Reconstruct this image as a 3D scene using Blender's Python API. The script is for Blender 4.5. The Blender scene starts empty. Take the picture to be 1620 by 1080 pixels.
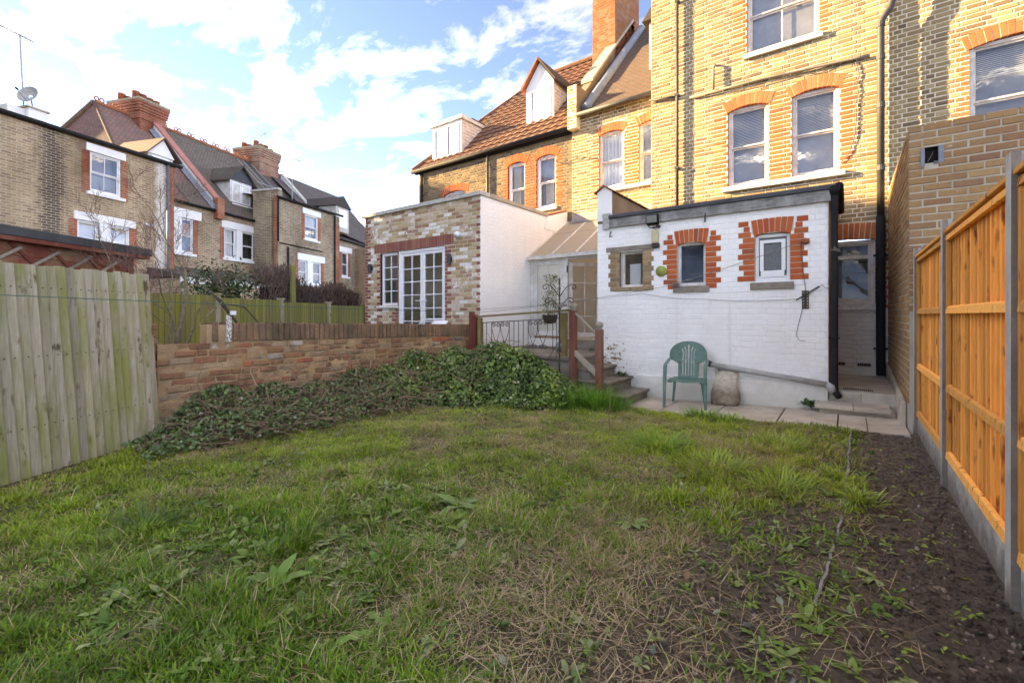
import bpy, bmesh, math, random
import numpy as np
from mathutils import Vector, Matrix, Quaternion, noise as mnoise

# ------------------------------------------------------------------ camera, sky, sun, exposure
sc = bpy.context.scene
COL = sc.collection
R = math.radians
YAW = 36.4
CAM_H = 1.36
cam = bpy.data.cameras.new("camera")
camo = bpy.data.objects.new("camera", cam)
COL.objects.link(camo)
camo.location = (0, 0, CAM_H)
camo.rotation_euler = (R(90), 0, R(YAW))
cam.sensor_width = 36.0
cam.lens = 16.0
cam.shift_y = -42.0 / 1620.0
cam.clip_end = 4000
cam.clip_start = 0.05
sc.camera = camo

SUN_AZ = 71.5      # degrees from the house wall's outward normal, towards the left
SUN_EL = 17.5
to_sun = Vector((-math.sin(R(SUN_AZ)) * math.cos(R(SUN_EL)), -math.cos(R(SUN_AZ)) * math.cos(R(SUN_EL)), math.sin(R(SUN_EL))))
w = bpy.data.worlds.new("World")
sc.world = w
w.use_nodes = True
nt = w.node_tree
nt.nodes.clear()
def wn(t, **k):
    n = nt.nodes.new(t)
    for a, b in k.items():
        setattr(n, a, b)
    return n
sky = wn('ShaderNodeTexSky', sky_type='NISHITA', sun_disc=False)
sky.sun_elevation = R(SUN_EL)
sky.sun_rotation = math.atan2(to_sun.x, to_sun.y)
sky.air_density = 0.27
sky.dust_density = 0.0
sky.ozone_density = 2.4
tc = wn('ShaderNodeTexCoord')
sep = wn('ShaderNodeSeparateXYZ')
nt.links.new(tc.outputs['Generated'], sep.inputs[0])
addz = wn('ShaderNodeMath', operation='ADD'); addz.inputs[1].default_value = 0.16
nt.links.new(sep.outputs[2], addz.inputs[0])
mz = wn('ShaderNodeMath', operation='MAXIMUM'); mz.inputs[1].default_value = 0.12
nt.links.new(addz.outputs[0], mz.inputs[0])
dx = wn('ShaderNodeMath', operation='DIVIDE'); dy = wn('ShaderNodeMath', operation='DIVIDE')
nt.links.new(sep.outputs[0], dx.inputs[0]); nt.links.new(mz.outputs[0], dx.inputs[1])
nt.links.new(sep.outputs[1], dy.inputs[0]); nt.links.new(mz.outputs[0], dy.inputs[1])
cmb = wn('ShaderNodeCombineXYZ')
nt.links.new(dx.outputs[0], cmb.inputs[0]); nt.links.new(dy.outputs[0], cmb.inputs[1])
mp = wn('ShaderNodeMapping')
mp.inputs['Rotation'].default_value = (0, 0, R(-30))
mp.inputs['Scale'].default_value = (0.95, 1.45, 1)
mp.inputs['Location'].default_value = (9.1, -0.7, 0)
nt.links.new(cmb.outputs[0], mp.inputs[0])
n1 = wn('ShaderNodeTexNoise'); n1.inputs['Scale'].default_value = 3.6; n1.inputs['Detail'].default_value = 9; n1.inputs['Roughness'].default_value = 0.62; n1.inputs['Distortion'].default_value = 0.3
nt.links.new(mp.outputs[0], n1.inputs['Vector'])
cr = wn('ShaderNodeValToRGB')
cr.color_ramp.elements[0].position = 0.475; cr.color_ramp.elements[0].color = (0, 0, 0, 1)
for _p, _v in ((0.565, 0.02), (0.63, 0.22)):
    _e = cr.color_ramp.elements.new(_p); _e.color = (_v, _v, _v, 1)
cr.color_ramp.elements[len(cr.color_ramp.elements) - 1].position = 0.72
nt.links.new(n1.outputs['Fac'], cr.inputs[0])
cmul = wn('ShaderNodeMath', operation='MULTIPLY'); cmul.inputs[1].default_value = 0.85
nt.links.new(cr.outputs[0], cmul.inputs[0])
# thin veil everywhere keeps the blue pale towards the horizon
mixc = wn('ShaderNodeMixRGB')
mixc.inputs[2].default_value = (32.0, 30.0, 28.2, 1)
nt.links.new(cmul.outputs[0], mixc.inputs[0])
hs = wn('ShaderNodeHueSaturation'); hs.inputs['Saturation'].default_value = 1.0; hs.inputs['Value'].default_value = 1.0
nt.links.new(sky.outputs[0], hs.inputs['Color'])
skt = wn('ShaderNodeMixRGB', blend_type='MULTIPLY'); skt.inputs[0].default_value = 1.0; skt.inputs[2].default_value = (1.08, 0.94, 0.98, 1)
nt.links.new(hs.outputs[0], skt.inputs[1]); nt.links.new(skt.outputs[0], mixc.inputs[1])
bg = wn('ShaderNodeBackground'); bg.inputs['Strength'].default_value = 0.1
nt.links.new(mixc.outputs[0], bg.inputs[0])
wo = wn('ShaderNodeOutputWorld')
nt.links.new(bg.outputs[0], wo.inputs[0])

sl = bpy.data.lights.new("sun", 'SUN')
slo = bpy.data.objects.new("sun", sl)
COL.objects.link(slo)
sl.energy = 2.6
sl.angle = R(0.5)
sl.color = (1.0, 0.78, 0.53)
slo.rotation_euler = (-to_sun).to_track_quat('-Z', 'Y').to_euler()
slo.location = (-30, -10, 30)

sc.view_settings.view_transform = 'Standard'
sc.view_settings.look = 'None'
sc.view_settings.gamma = 1.0
sc.view_settings.exposure = 3.65
sc.view_settings.use_white_balance = True      # camera balanced for the shade
sc.view_settings.white_balance_temperature = 9000
sc.view_settings.white_balance_tint = 4

# ------------------------------------------------------------------ helpers
RNG = np.random.default_rng(7)
random.seed(5)
YS, YC = math.sin(R(YAW)), math.cos(R(YAW))
def pj(x, y, z):                       # photograph pixel of a point (only used to rank pieces by apparent size)
    d = -YS * x + YC * y
    if d < 0.1:
        return (-9999, -9999, 0.1)
    r = YC * x + YS * y
    return (810 + 720 * r / d, 498 - 720 * (z - CAM_H) / d, d)

class Fr:
    """upright wall plane: u along the wall, o outwards, z up"""
    def __init__(s, ox, oy, deg):
        a = R(deg); s.ox, s.oy, s.a = ox, oy, a
        s.u = (math.cos(a), math.sin(a)); s.n = (math.sin(a), -math.cos(a))
    def p(s, u, o, z):
        return (s.ox + s.u[0] * u + s.n[0] * o, s.oy + s.u[1] * u + s.n[1] * o, z)
    def off(s, o):
        f = Fr(s.ox + s.n[0] * o, s.oy + s.n[1] * o, math.degrees(s.a)); return f
W0 = Fr(0, 0, 0)   # u = x, o = -y

class MB:
    def __init__(s):
        s.v = []; s.f = []; s.m = []; s.r = []; s.uv = {}
        s.smooth = False
    def quad(s, a, b, c, d, m=0, r=0.0):
        i = len(s.v); s.v += [a, b, c, d]; s.f.append((i, i + 1, i + 2, i + 3)); s.m.append(m); s.r.append(r)
    def poly(s, pts, m=0, r=0.0):
        i = len(s.v); s.v += list(pts); s.f.append(tuple(range(i, i + len(pts)))); s.m.append(m); s.r.append(r)
    def hexa(s, p, m=0, r=0.0):        # 8 points: bottom 0-3 ccw, top 4-7
        i = len(s.v); s.v += list(p)
        for q in ((3, 2, 1, 0), (4, 5, 6, 7), (0, 1, 5, 4), (1, 2, 6, 5), (2, 3, 7, 6), (3, 0, 4, 7)):
            s.f.append(tuple(i + k for k in q)); s.m.append(m); s.r.append(r)
    def fbox(s, fr, u0, u1, o0, o1, z0, z1, m=0, r=0.0):
        P = fr.p
        s.hexa([P(u0, o1, z0), P(u1, o1, z0), P(u1, o0, z0), P(u0, o0, z0), P(u0, o1, z1), P(u1, o1, z1), P(u1, o0, z1), P(u0, o0, z1)], m, r)
    def box(s, x0, x1, y0, y1, z0, z1, m=0, r=0.0):
        s.hexa([(x0, y0, z0), (x1, y0, z0), (x1, y1, z0), (x0, y1, z0), (x0, y0, z1), (x1, y0, z1), (x1, y1, z1), (x0, y1, z1)], m, r)
    def tube(s, pts, rad, n=8, m=0, cap=True, r=0.0):
        pts = [Vector(p) for p in pts]
        rr = rad if isinstance(rad, (list, tuple)) else [rad] * len(pts)
        base = len(s.v); ref = None
        for i, p in enumerate(pts):
            if i == 0: t = pts[1] - p
            elif i == len(pts) - 1: t = p - pts[i - 1]
            else: t = (pts[i + 1] - p).normalized() + (p - pts[i - 1]).normalized()
            if t.length < 1e-9: t = Vector((0, 0, 1))
            t.normalize()
            if ref is None:
                ref = Vector((0, 0, 1)) if abs(t.z) < 0.9 else Vector((1, 0, 0))
                ref = (ref - t * ref.dot(t)).normalized()
            else:
                ref = ref - t * ref.dot(t)
                ref = ref.normalized() if ref.length > 1e-6 else t.orthogonal().normalized()
            b = t.cross(ref)
            for k in range(n):
                a = 2 * math.pi * k / n
                s.v.append(tuple(p + (ref * math.cos(a) + b * math.sin(a)) * rr[i]))
        for i in range(len(pts) - 1):
            for k in range(n):
                k2 = (k + 1) % n
                s.f.append((base + i * n + k, base + i * n + k2, base + (i + 1) * n + k2, base + (i + 1) * n + k)); s.m.append(m); s.r.append(r)
        if cap:
            s.f.append(tuple(base + k for k in reversed(range(n)))); s.m.append(m); s.r.append(r)
            e = base + (len(pts) - 1) * n
            s.f.append(tuple(e + k for k in range(n))); s.m.append(m); s.r.append(r)
    def lathe(s, c, prof, n=16, m=0):
        base = len(s.v)
        for (rad, z) in prof:
            for k in range(n):
                a = 2 * math.pi * k / n
                s.v.append((c[0] + rad * math.cos(a), c[1] + rad * math.sin(a), c[2] + z))
        for i in range(len(prof) - 1):
            for k in range(n):
                k2 = (k + 1) % n
                s.f.append((base + i * n + k, base + i * n + k2, base + (i + 1) * n + k2, base + (i + 1) * n + k)); s.m.append(m); s.r.append(0)
        s.f.append(tuple(base + k for k in reversed(range(n)))); s.m.append(m); s.r.append(0)
        e = base + (len(prof) - 1) * n
        s.f.append(tuple(e + k for k in range(n))); s.m.append(m); s.r.append(0)
    def build(s, name, mats, parent=None, smooth=None, kind=None, rnd=False, uvfr=None, bevel=0):
        me = bpy.data.meshes.new(name)
        off = root_loc(parent) if parent else Vector((0, 0, 0))
        vs = [(p[0] - off.x, p[1] - off.y, p[2] - off.z) for p in s.v]
        me.from_pydata(vs, [], s.f)
        if not isinstance(mats, (list, tuple)): mats = [mats]
        for mm in mats: me.materials.append(mm)
        if len(mats) > 1: me.polygons.foreach_set('material_index', s.m)
        sm = s.smooth if smooth is None else smooth
        if sm: me.polygons.foreach_set('use_smooth', [True] * len(me.polygons))
        if rnd:
            at = me.attributes.new('rnd', 'FLOAT', 'FACE'); at.data.foreach_set('value', s.r)
        if uvfr is not None:
            uvl = me.uv_layers.new(name='uv')
            fr = uvfr
            for li, l in enumerate(me.loops):
                p = s.v[l.vertex_index]
                du = (p[0] - fr.ox) * fr.u[0] + (p[1] - fr.oy) * fr.u[1]
                do = (p[0] - fr.ox) * fr.n[0] + (p[1] - fr.oy) * fr.n[1]
                uvl.data[li].uv = (du + do, p[2])
        me.update()
        o = bpy.data.objects.new(name, me)
        COL.objects.link(o)
        if parent: o.parent = parent
        if kind: o['kind'] = kind
        if bevel:
            b = o.modifiers.new('bevel', 'BEVEL'); b.width = bevel; b.segments = 1 if bevel < .006 else 2; b.limit_method = 'ANGLE'; b.angle_limit = R(40)
        return o

def root_loc(o):
    v = Vector((0, 0, 0))
    while o is not None:
        v = v + o.location; o = o.parent
    return v
def tag(o, label, cat, group=None, kind=None):
    o['label'] = label; o['category'] = cat
    if group: o['group'] = group
    if kind: o['kind'] = kind
    return o
def thing(name, label, cat, loc, group=None):
    o = bpy.data.objects.new(name, None); COL.objects.link(o); o.location = loc; o.empty_display_size = 0.1
    return tag(o, label, cat, group)
def one(mb, name, mat, label, cat, group=None, **k):
    return tag(mb.build(name, mat, **k), label, cat, group)

# ------------------------------------------------------------------ materials
MATS = {}
class NT:
    def __init__(s, name):
        s.m = bpy.data.materials.new(name); s.m.use_nodes = True; s.t = s.m.node_tree; s.t.nodes.clear()
        s.out = s.n('ShaderNodeOutputMaterial'); s.b = s.n('ShaderNodeBsdfPrincipled')
        s.l(s.b.outputs[0], s.out.inputs[0])
        s.pos = s.n('ShaderNodeNewGeometry').outputs['Position']
        MATS[name] = s.m
    def n(s, t, **k):
        x = s.t.nodes.new(t)
        for a, b in k.items(): setattr(x, a, b)
        return x
    def l(s, a, b): s.t.links.new(a, b)
    def setv(s, sock, v):
        if isinstance(v, bpy.types.NodeSocket): s.l(v, sock)
        elif isinstance(v, (tuple, list)) and len(v) == 3 and sock.type == 'RGBA': sock.default_value = (*v, 1)
        else: sock.default_value = v
    def noise(s, scale, detail=4, rough=0.6, vec=None, stretch=None, dist=0):
        x = s.n('ShaderNodeTexNoise'); x.inputs['Scale'].default_value = scale; x.inputs['Detail'].default_value = detail
        x.inputs['Roughness'].default_value = rough; x.inputs['Distortion'].default_value = dist
        v = vec or s.pos
        if stretch:
            mp = s.n('ShaderNodeMapping'); mp.inputs['Scale'].default_value = stretch; s.l(v, mp.inputs[0]); v = mp.outputs[0]
        s.l(v, x.inputs['Vector']); return x.outputs['Fac']
    def ramp(s, fac, stops, mode='LINEAR'):
        x = s.n('ShaderNodeValToRGB'); cr = x.color_ramp; cr.interpolation = mode
        while len(cr.elements) < len(stops): cr.elements.new(0.5)
        for e, (p, c) in zip(cr.elements, stops):
            e.position = p; e.color = (c, c, c, 1) if isinstance(c, (int, float)) else (*c, 1)
        s.setv(x.inputs[0], fac); return x.outputs[0]
    def mix(s, fac, a, b, mode='MIX'):
        x = s.n('ShaderNodeMixRGB', blend_type=mode); s.setv(x.inputs[0], fac); s.setv(x.inputs[1], a); s.setv(x.inputs[2], b); return x.outputs[0]
    def math(s, op, a, b=0.0, clamp=False):
        x = s.n('ShaderNodeMath', operation=op); x.use_clamp = clamp; s.setv(x.inputs[0], a); s.setv(x.inputs[1], b); return x.outputs[0]
    def xyz(s):
        x = s.n('ShaderNodeSeparateXYZ'); s.l(s.pos, x.inputs[0]); return x.outputs
    def attr(s, name):
        x = s.n('ShaderNodeAttribute', attribute_name=name); return x
    def orand(s): return s.n('ShaderNodeObjectInfo').outputs['Random']
    def color(s, c): s.setv(s.b.inputs['Base Color'], c)
    def rough(s, r): s.setv(s.b.inputs['Roughness'], r)
    def bump(s, h, strength=0.4, dist=0.01):
        x = s.n('ShaderNodeBump'); x.inputs['Strength'].default_value = strength; x.inputs['Distance'].default_value = dist
        s.l(h, x.inputs['Height']); s.l(x.outputs[0], s.b.inputs['Normal'])

def simple(name, c, rough=0.7, var=0.15, scale=6, c2=None, bump=0.2, bscale=60, spec=0.3, metal=0.0, stretch=None, orand=0.0):
    t = NT(name)
    c2 = c2 or tuple(x * (1 - var * 2) for x in c)
    f = t.ramp(t.noise(scale, 6, 0.65, stretch=stretch), [(0.35, 0.0), (0.65, 1.0)])
    col = t.mix(f, c, c2)
    if orand:
        h = t.n('ShaderNodeHueSaturation'); t.l(col, h.inputs['Color'])
        t.l(t.math('ADD', t.math('MULTIPLY', t.orand(), orand), 1 - orand / 2), h.inputs['Value']); col = h.outputs[0]
    t.color(col); t.rough(rough); t.b.inputs['Specular IOR Level'].default_value = spec; t.b.inputs['Metallic'].default_value = metal
    if bump: t.bump(t.noise(bscale, 4, 0.7, stretch=stretch), bump, 0.004)
    return t.m

def brickmat(name, pal, rough=0.9, dirt=None, lime=None, speck=0.5, bumpd=0.004):
    """pal = [(pos, colour)] chosen per brick; dirt / lime = (colour, scale, lo, hi) patches"""
    t = NT(name)
    r = t.math('FRACT', t.math('ADD', t.attr('rnd').outputs['Fac'], t.orand()))
    col = t.ramp(r, pal, 'LINEAR')
    f = t.noise(28, 6, 0.7)
    col = t.mix(t.math('MULTIPLY', t.ramp(f, [(0.35, 0.0), (0.7, 1.0)]), speck), col, t.mix(1.0, col, (0.45, 0.42, 0.40), 'MULTIPLY'))
    g = t.noise(95, 3, 0.7)
    col = t.mix(t.math('MULTIPLY', t.ramp(g, [(0.55, 0.0), (0.75, 1.0)]), speck * .6), col, (0.42, 0.36, 0.27))
    for spec_ in (dirt, lime):
        if spec_:
            c, scl, lo, hi = spec_[:4]
            m = t.ramp(t.noise(scl, 5, 0.65, stretch=spec_[4] if len(spec_) > 4 else None), [(lo, 0.0), (hi, 1.0)])
            col = t.mix(m, col, c)
    t.color(col); t.rough(rough); t.b.inputs['Specular IOR Level'].default_value = 0.15
    t.bump(t.noise(70, 5, 0.75), 0.7, bumpd)
    return t.m

STOCK = brickmat('stock_brick', [(0.0, (0.20, 0.135, 0.08)), (0.08, (0.28, 0.19, 0.10)), (0.25, (0.39, 0.285, 0.145)), (0.45, (0.32, 0.225, 0.115)), (0.6, (0.45, 0.34, 0.185)), (0.75, (0.35, 0.25, 0.13)), (0.86, (0.26, 0.175, 0.095)), (0.93, (0.38, 0.245, 0.13)), (1.0, (0.16, 0.11, 0.07))],
                 dirt=((0.12, 0.09, 0.06), 0.9, 0.58, 0.78))
STOCK_DK = brickmat('sooty_stock_brick', [(0.0, (0.10, 0.075, 0.05)), (0.2, (0.23, 0.16, 0.085)), (0.45, (0.29, 0.205, 0.11)), (0.7, (0.20, 0.14, 0.08)), (0.9, (0.33, 0.235, 0.125)), (1.0, (0.12, 0.085, 0.055))],
                    dirt=((0.06, 0.05, 0.04), 0.8, 0.52, 0.75))
RED = brickmat('red_brick', [(0.0, (0.46, 0.135, 0.055)), (0.3, (0.52, 0.165, 0.065)), (0.6, (0.44, 0.12, 0.05)), (0.85, (0.56, 0.20, 0.08)), (1.0, (0.34, 0.10, 0.05))], speck=0.3)
REDF = brickmat('red_quoin_brick', [(0.0, (0.46, 0.105, 0.04)), (0.3, (0.52, 0.125, 0.045)), (0.6, (0.44, 0.095, 0.038)), (0.88, (0.55, 0.15, 0.055)), (1.0, (0.26, 0.085, 0.05))], speck=0.25)
RECL = brickmat('reclaimed_brick', [(0.0, (0.38, 0.25, 0.13)), (0.13, (0.50, 0.38, 0.21)), (0.28, (0.58, 0.46, 0.28)), (0.40, (0.42, 0.29, 0.16)), (0.50, (0.34, 0.17, 0.11)), (0.58, (0.56, 0.42, 0.30)), (0.70, (0.66, 0.56, 0.44)), (0.80, (0.52, 0.40, 0.24)), (0.88, (0.78, 0.74, 0.68)), (1.0, (0.84, 0.82, 0.78))],
                lime=((0.82, 0.80, 0.77), 3.0, 0.57, 0.66))
PLUM = brickmat('plum_brick', [(0.0, (0.26, 0.10, 0.075)), (0.4, (0.33, 0.13, 0.095)), (0.7, (0.22, 0.085, 0.07)), (1.0, (0.38, 0.17, 0.12))], speck=0.3)
NEWB = brickmat('tan_brick', [(0.0, (0.33, 0.185, 0.085)), (0.3, (0.40, 0.245, 0.115)), (0.6, (0.30, 0.165, 0.085)), (0.85, (0.42, 0.27, 0.13)), (1.0, (0.27, 0.14, 0.09))],
                lime=((0.62, 0.57, 0.50), 7.0, 0.66, 0.80, (1, 1, 2.2)), speck=0.35)
GARD = brickmat('garden_wall_brick', [(0.0, (0.24, 0.135, 0.085)), (0.15, (0.42, 0.24, 0.125)), (0.3, (0.30, 0.155, 0.085)), (0.45, (0.52, 0.34, 0.19)), (0.6, (0.38, 0.19, 0.10)), (0.70, (0.40, 0.19, 0.11)), (0.76, (0.58, 0.17, 0.085)), (0.80, (0.40, 0.29, 0.19)), (0.92, (0.54, 0.38, 0.23)), (0.96, (0.13, 0.105, 0.09)), (1.0, (0.60, 0.50, 0.40))],
                dirt=((0.13, 0.075, 0.05), 3.2, 0.48, 0.72), bumpd=0.03)
COPB = brickmat('coping_brick', [(0.0, (0.22, 0.135, 0.09)), (0.3, (0.31, 0.185, 0.115)), (0.5, (0.26, 0.165, 0.11)), (0.75, (0.37, 0.215, 0.13)), (1.0, (0.16, 0.12, 0.085))],
                dirt=((0.10, 0.085, 0.05), 3.0, 0.46, 0.72), bumpd=0.03)
CHIM = brickmat('chimney_brick', [(0.0, (0.30, 0.085, 0.035)), (0.4, (0.36, 0.115, 0.045)), (0.7, (0.27, 0.075, 0.035)), (1.0, (0.40, 0.15, 0.06))], speck=0.3)
RUBB = brickmat('rubble_brick', [(0.0, (0.30, 0.22, 0.13)), (0.5, (0.40, 0.30, 0.18)), (1.0, (0.22, 0.15, 0.09))], bumpd=0.012)

def paintmat(name, c=(0.90, 0.885, 0.85), peel=(0.70, 0.76), under=(0.30, 0.20, 0.12), grime=0.25, low=None):
    t = NT(name)
    g = t.ramp(t.noise(1.6, 7, 0.7, stretch=(1, 1, 0.6)), [(0.4, 0.0), (0.75, 1.0)])
    col = t.mix(t.math('MULTIPLY', g, grime), c, (0.50, 0.47, 0.42))
    r = t.math('FRACT', t.math('ADD', t.attr('rnd').outputs['Fac'], t.orand()))
    col = t.mix(t.math('MULTIPLY', r, 0.10), col, (0.60, 0.57, 0.53))
    pn = t.noise(9, 6, 0.72, stretch=(1, 1, 2.0))
    if low:   # extra peeling around one weathered corner
        x = t.xyz()
        ax = t.math('DIVIDE', t.math('SUBTRACT', x[0], low[0]), low[2])
        az = t.math('DIVIDE', t.math('SUBTRACT', x[2], low[1]), low[3])
        dd = t.math('SQRT', t.math('ADD', t.math('MULTIPLY', ax, ax), t.math('MULTIPLY', az, az)))
        boost = t.ramp(dd, [(0.0, 1.0), (1.0, 0.0)])
        pn = t.math('ADD', pn, t.math('MULTIPLY', boost, 0.24))
    zd = t.math('ADD', t.xyz()[2], t.math('MULTIPLY', t.math('SUBTRACT', t.noise(3.2, 6, .75), .5), 1.3))
    col = t.mix(t.ramp(zd, [(0.0, .45), (.55, 0.)]), col, (.36, .35, .24))
    run = t.noise(1.0, 5, .7, stretch=(7, 7, .45))
    col = t.mix(t.ramp(run, [(.60, 0.), (.78, .35)]), col, (.50, .46, .38))
    pm = t.ramp(pn, [(peel[0], 0.0), (peel[1], 1.0)])
    col = t.mix(pm, col, t.mix(t.noise(30), under, tuple(v * 0.6 for v in under)))
    t.color(col); t.rough(0.75); t.b.inputs['Specular IOR Level'].default_value = 0.25
    t.bump(t.math('SUBTRACT', t.noise(45, 5, 0.7), t.math('MULTIPLY', pm, 0.6)), 0.5, 0.004)
    return t.m
WPAINT = paintmat('white_painted_brick', low=(-3.75, 0.55, 1.15, 0.75))
WPAINT2 = paintmat('cream_painted_brick', c=(0.88, 0.85, 0.80), peel=(0.735, 0.765), under=(0.40, 0.22, 0.10), grime=0.15)
WPAINT3 = paintmat('old_white_paint', c=(0.66, 0.60, 0.55), peel=(0.72, 0.8), grime=0.5)
RENDER = paintmat('white_render', c=(0.84, 0.82, 0.78), peel=(0.72, 0.8), under=(0.36, 0.31, 0.25), grime=0.55)

def mortar(name, c, c2): return simple(name, c, 0.95, c2=c2, scale=3, bump=0.5, bscale=120, spec=0.1)
MORT = mortar('pale_mortar', (0.72, 0.64, 0.50), (0.56, 0.47, 0.34))
MORT_DK = mortar('grey_mortar', (0.33, 0.28, 0.21), (0.20, 0.16, 0.12))
MORT_EX = mortar('buff_mortar', (0.52, 0.43, 0.31), (0.62, 0.57, 0.49))
MORT_NW = mortar('fresh_mortar', (0.50, 0.45, 0.36), (0.38, 0.32, 0.24))
MORT_GD = mortar('sandy_mortar', (0.46, 0.31, 0.17), (0.28, 0.18, 0.10))
MORT_PT = mortar('painted_mortar', (0.86, 0.85, 0.82), (0.76, 0.74, 0.70))

def farbrick(name, c1, c2, mor, white=None, dark=None):
    t = NT(name)
    uv = t.n('ShaderNodeUVMap').outputs[0]
    b = t.n('ShaderNodeTexBrick'); b.offset = 0.5
    t.l(uv, b.inputs['Vector'])
    b.inputs['Color1'].default_value = (*c1, 1); b.inputs['Color2'].default_value = (*c2, 1); b.inputs['Mortar'].default_value = (*mor, 1)
    b.inputs['Scale'].default_value = 1.0; b.inputs['Brick Width'].default_value = 0.24; b.inputs['Row Height'].default_value = 0.083
    b.inputs['Mortar Size'].default_value = 0.012; b.inputs['Bias'].default_value = 0.0
    col = b.outputs['Color']
    col = t.mix(t.ramp(t.noise(0.55, 6, 0.7, stretch=(1, 1, 0.5)), [(0.42, 0.0), (0.66, 0.75)]), col, tuple(x * 0.32 for x in c1))
    col = t.mix(t.ramp(t.noise(0.9, 4, 0.6), [(0.5, 0.0), (0.75, 0.5)]), col, (0.46, 0.37, 0.24))
    sx = t.n('ShaderNodeSeparateXYZ'); t.l(uv, sx.inputs[0])
    for spec, cc in ((white, (0.72, 0.70, 0.66)), (dark, (0.05, 0.04, 0.035))):
        if spec:
            dd = t.math('DIVIDE', t.math('ABSOLUTE', t.math('SUBTRACT', sx.outputs[0], spec[0])), spec[1])
            dd = t.math('ADD', dd, t.math('MULTIPLY', t.math('SUBTRACT', t.noise(3.0, 6, 0.75), 0.5), 2.2))
            m = t.math('MULTIPLY', t.ramp(dd, [(0.35, 1.0), (0.95, 0.0)]), t.math('ADD', t.math('MULTIPLY', t.math('SUBTRACT', 1.0, b.outputs['Fac']), 0.65), 0.2))
            col = t.mix(m, col, cc)
    h = t.n('ShaderNodeHueSaturation'); t.l(col, h.inputs['Color']); t.l(t.math('ADD', 0.72, t.math('MULTIPLY', t.noise(6.0, 4, 0.8, stretch=(1, 1, 2.5)), 0.56)), h.inputs['Value'])
    t.color(h.outputs[0]); t.rough(0.9); t.b.inputs['Specular IOR Level'].default_value = 0.15
    t.bump(t.math('SUBTRACT', 1.0, b.outputs['Fac']), 0.8, 0.01)
    return t.m
FARB1 = farbrick('stained_stock_brick', (0.46, 0.33, 0.19), (0.27, 0.18, 0.11), (0.50, 0.43, 0.33), white=(1.95, 0.30), dark=(-1.55, 0.45))
FARB = farbrick('added_house_brick', (0.43, 0.30, 0.18), (0.23, 0.145, 0.09), (0.52, 0.44, 0.34))
FARB2 = farbrick('far_grey_stock_brick', (0.37, 0.27, 0.165), (0.17, 0.115, 0.075), (0.48, 0.42, 0.34))
FARR = farbrick('far_red_brick', (0.42, 0.12, 0.06), (0.33, 0.09, 0.05), (0.40, 0.26, 0.19))
FARW = farbrick('far_limewashed_brick', (0.62, 0.60, 0.56), (0.44, 0.40, 0.35), (0.5, 0.47, 0.43))

def tilemat(name, c1, c2, row=0.12, wd=0.18, moss=None):
    t = NT(name)
    uv = t.n('ShaderNodeUVMap').outputs[0]
    b = t.n('ShaderNodeTexBrick'); b.offset = 0.5
    t.l(uv, b.inputs['Vector'])
    b.inputs['Color1'].default_value = (*c1, 1); b.inputs['Color2'].default_value = (*c2, 1); b.inputs['Mortar'].default_value = (*[x * .3 for x in c1], 1)
    b.inputs['Scale'].default_value = 1.0; b.inputs['Brick Width'].default_value = wd; b.inputs['Row Height'].default_value = row
    b.inputs['Mortar Size'].default_value = 0.012
    col = b.outputs['Color']
    f = t.ramp(t.noise(0.8, 6, 0.7), [(0.4, 0.0), (0.7, 1.0)])
    col = t.mix(t.math('MULTIPLY', f, 0.6), col, moss or tuple(x * .5 for x in c1))
    col = t.mix(t.math('MULTIPLY', t.noise(40), 0.35), col, (0.03, 0.025, 0.02))
    t.color(col); t.rough(0.85)
    t.bump(t.math('SUBTRACT', 1.0, b.outputs['Fac']), 0.8, 0.02)
    return t.m
TILE_RB = tilemat('red_brown_plain_tile', (0.34, 0.17, 0.135), (0.21, 0.11, 0.095), moss=(0.17, 0.13, 0.10))
TILE_DK = tilemat('dark_plain_tile', (0.20, 0.15, 0.12), (0.11, 0.085, 0.072), moss=(0.16, 0.14, 0.10))
TILE_CN = tilemat('dark_concrete_tile', (0.13, 0.10, 0.092), (0.085, 0.068, 0.065), row=0.3, wd=0.33)
TILE_BR = tilemat('brown_plain_tile', (0.15, 0.09, 0.06), (0.10, 0.062, 0.045), row=0.11, wd=0.17)

WOOD_OR = None
def woodmat(name, c, c2, knots=None, algae=None, rough=0.75, orand=0.25, grain=(14, 14, 0.7), spec=0.2):
    t = NT(name)
    oi = t.n('ShaderNodeObjectInfo')
    loc = t.n('ShaderNodeVectorMath', operation='ADD'); t.l(t.pos, loc.inputs[0])
    cx = t.n('ShaderNodeCombineXYZ'); t.l(t.math('MULTIPLY', oi.outputs['Random'], 37.0), cx.inputs[2]); t.l(t.math('MULTIPLY', oi.outputs['Random'], 11.0), cx.inputs[0])
    t.l(cx.outputs[0], loc.inputs[1]); v = loc.outputs[0]
    f = t.noise(3.0, 6, 0.65, vec=v, stretch=grain, dist=0.4)
    col = t.mix(t.ramp(f, [(0.3, 0.0), (0.7, 1.0)]), c, c2)
    if knots:
        k = t.noise(1.0, 3, 0.55, vec=v, stretch=(13, 13, 4.5))
        col = t.mix(t.ramp(k, [(0.60, 0.0), (0.70, 1.0)]), col, knots)
    if algae:
        a = t.noise(1.0, 5, 0.65, vec=v, stretch=(2.5, 2.5, 0.8))
        col = t.mix(t.ramp(a, [(0.44, 0.0), (0.66, algae[1])]), col, algae[0])
    h = t.n('ShaderNodeHueSaturation'); t.l(col, h.inputs['Color']); t.l(t.math('ADD', t.math('MULTIPLY', oi.outputs['Random'], orand), 1 - orand / 2), h.inputs['Value'])
    t.color(h.outputs[0]); t.rough(rough); t.b.inputs['Specular IOR Level'].default_value = spec
    t.bump(f, 0.45, 0.004)
    return t.m
WOOD_NEW = woodmat('fresh_orange_timber', (0.95, 0.47, 0.125), (0.76, 0.30, 0.06), knots=(0.30, 0.085, 0.02), orand=0.62)
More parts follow.
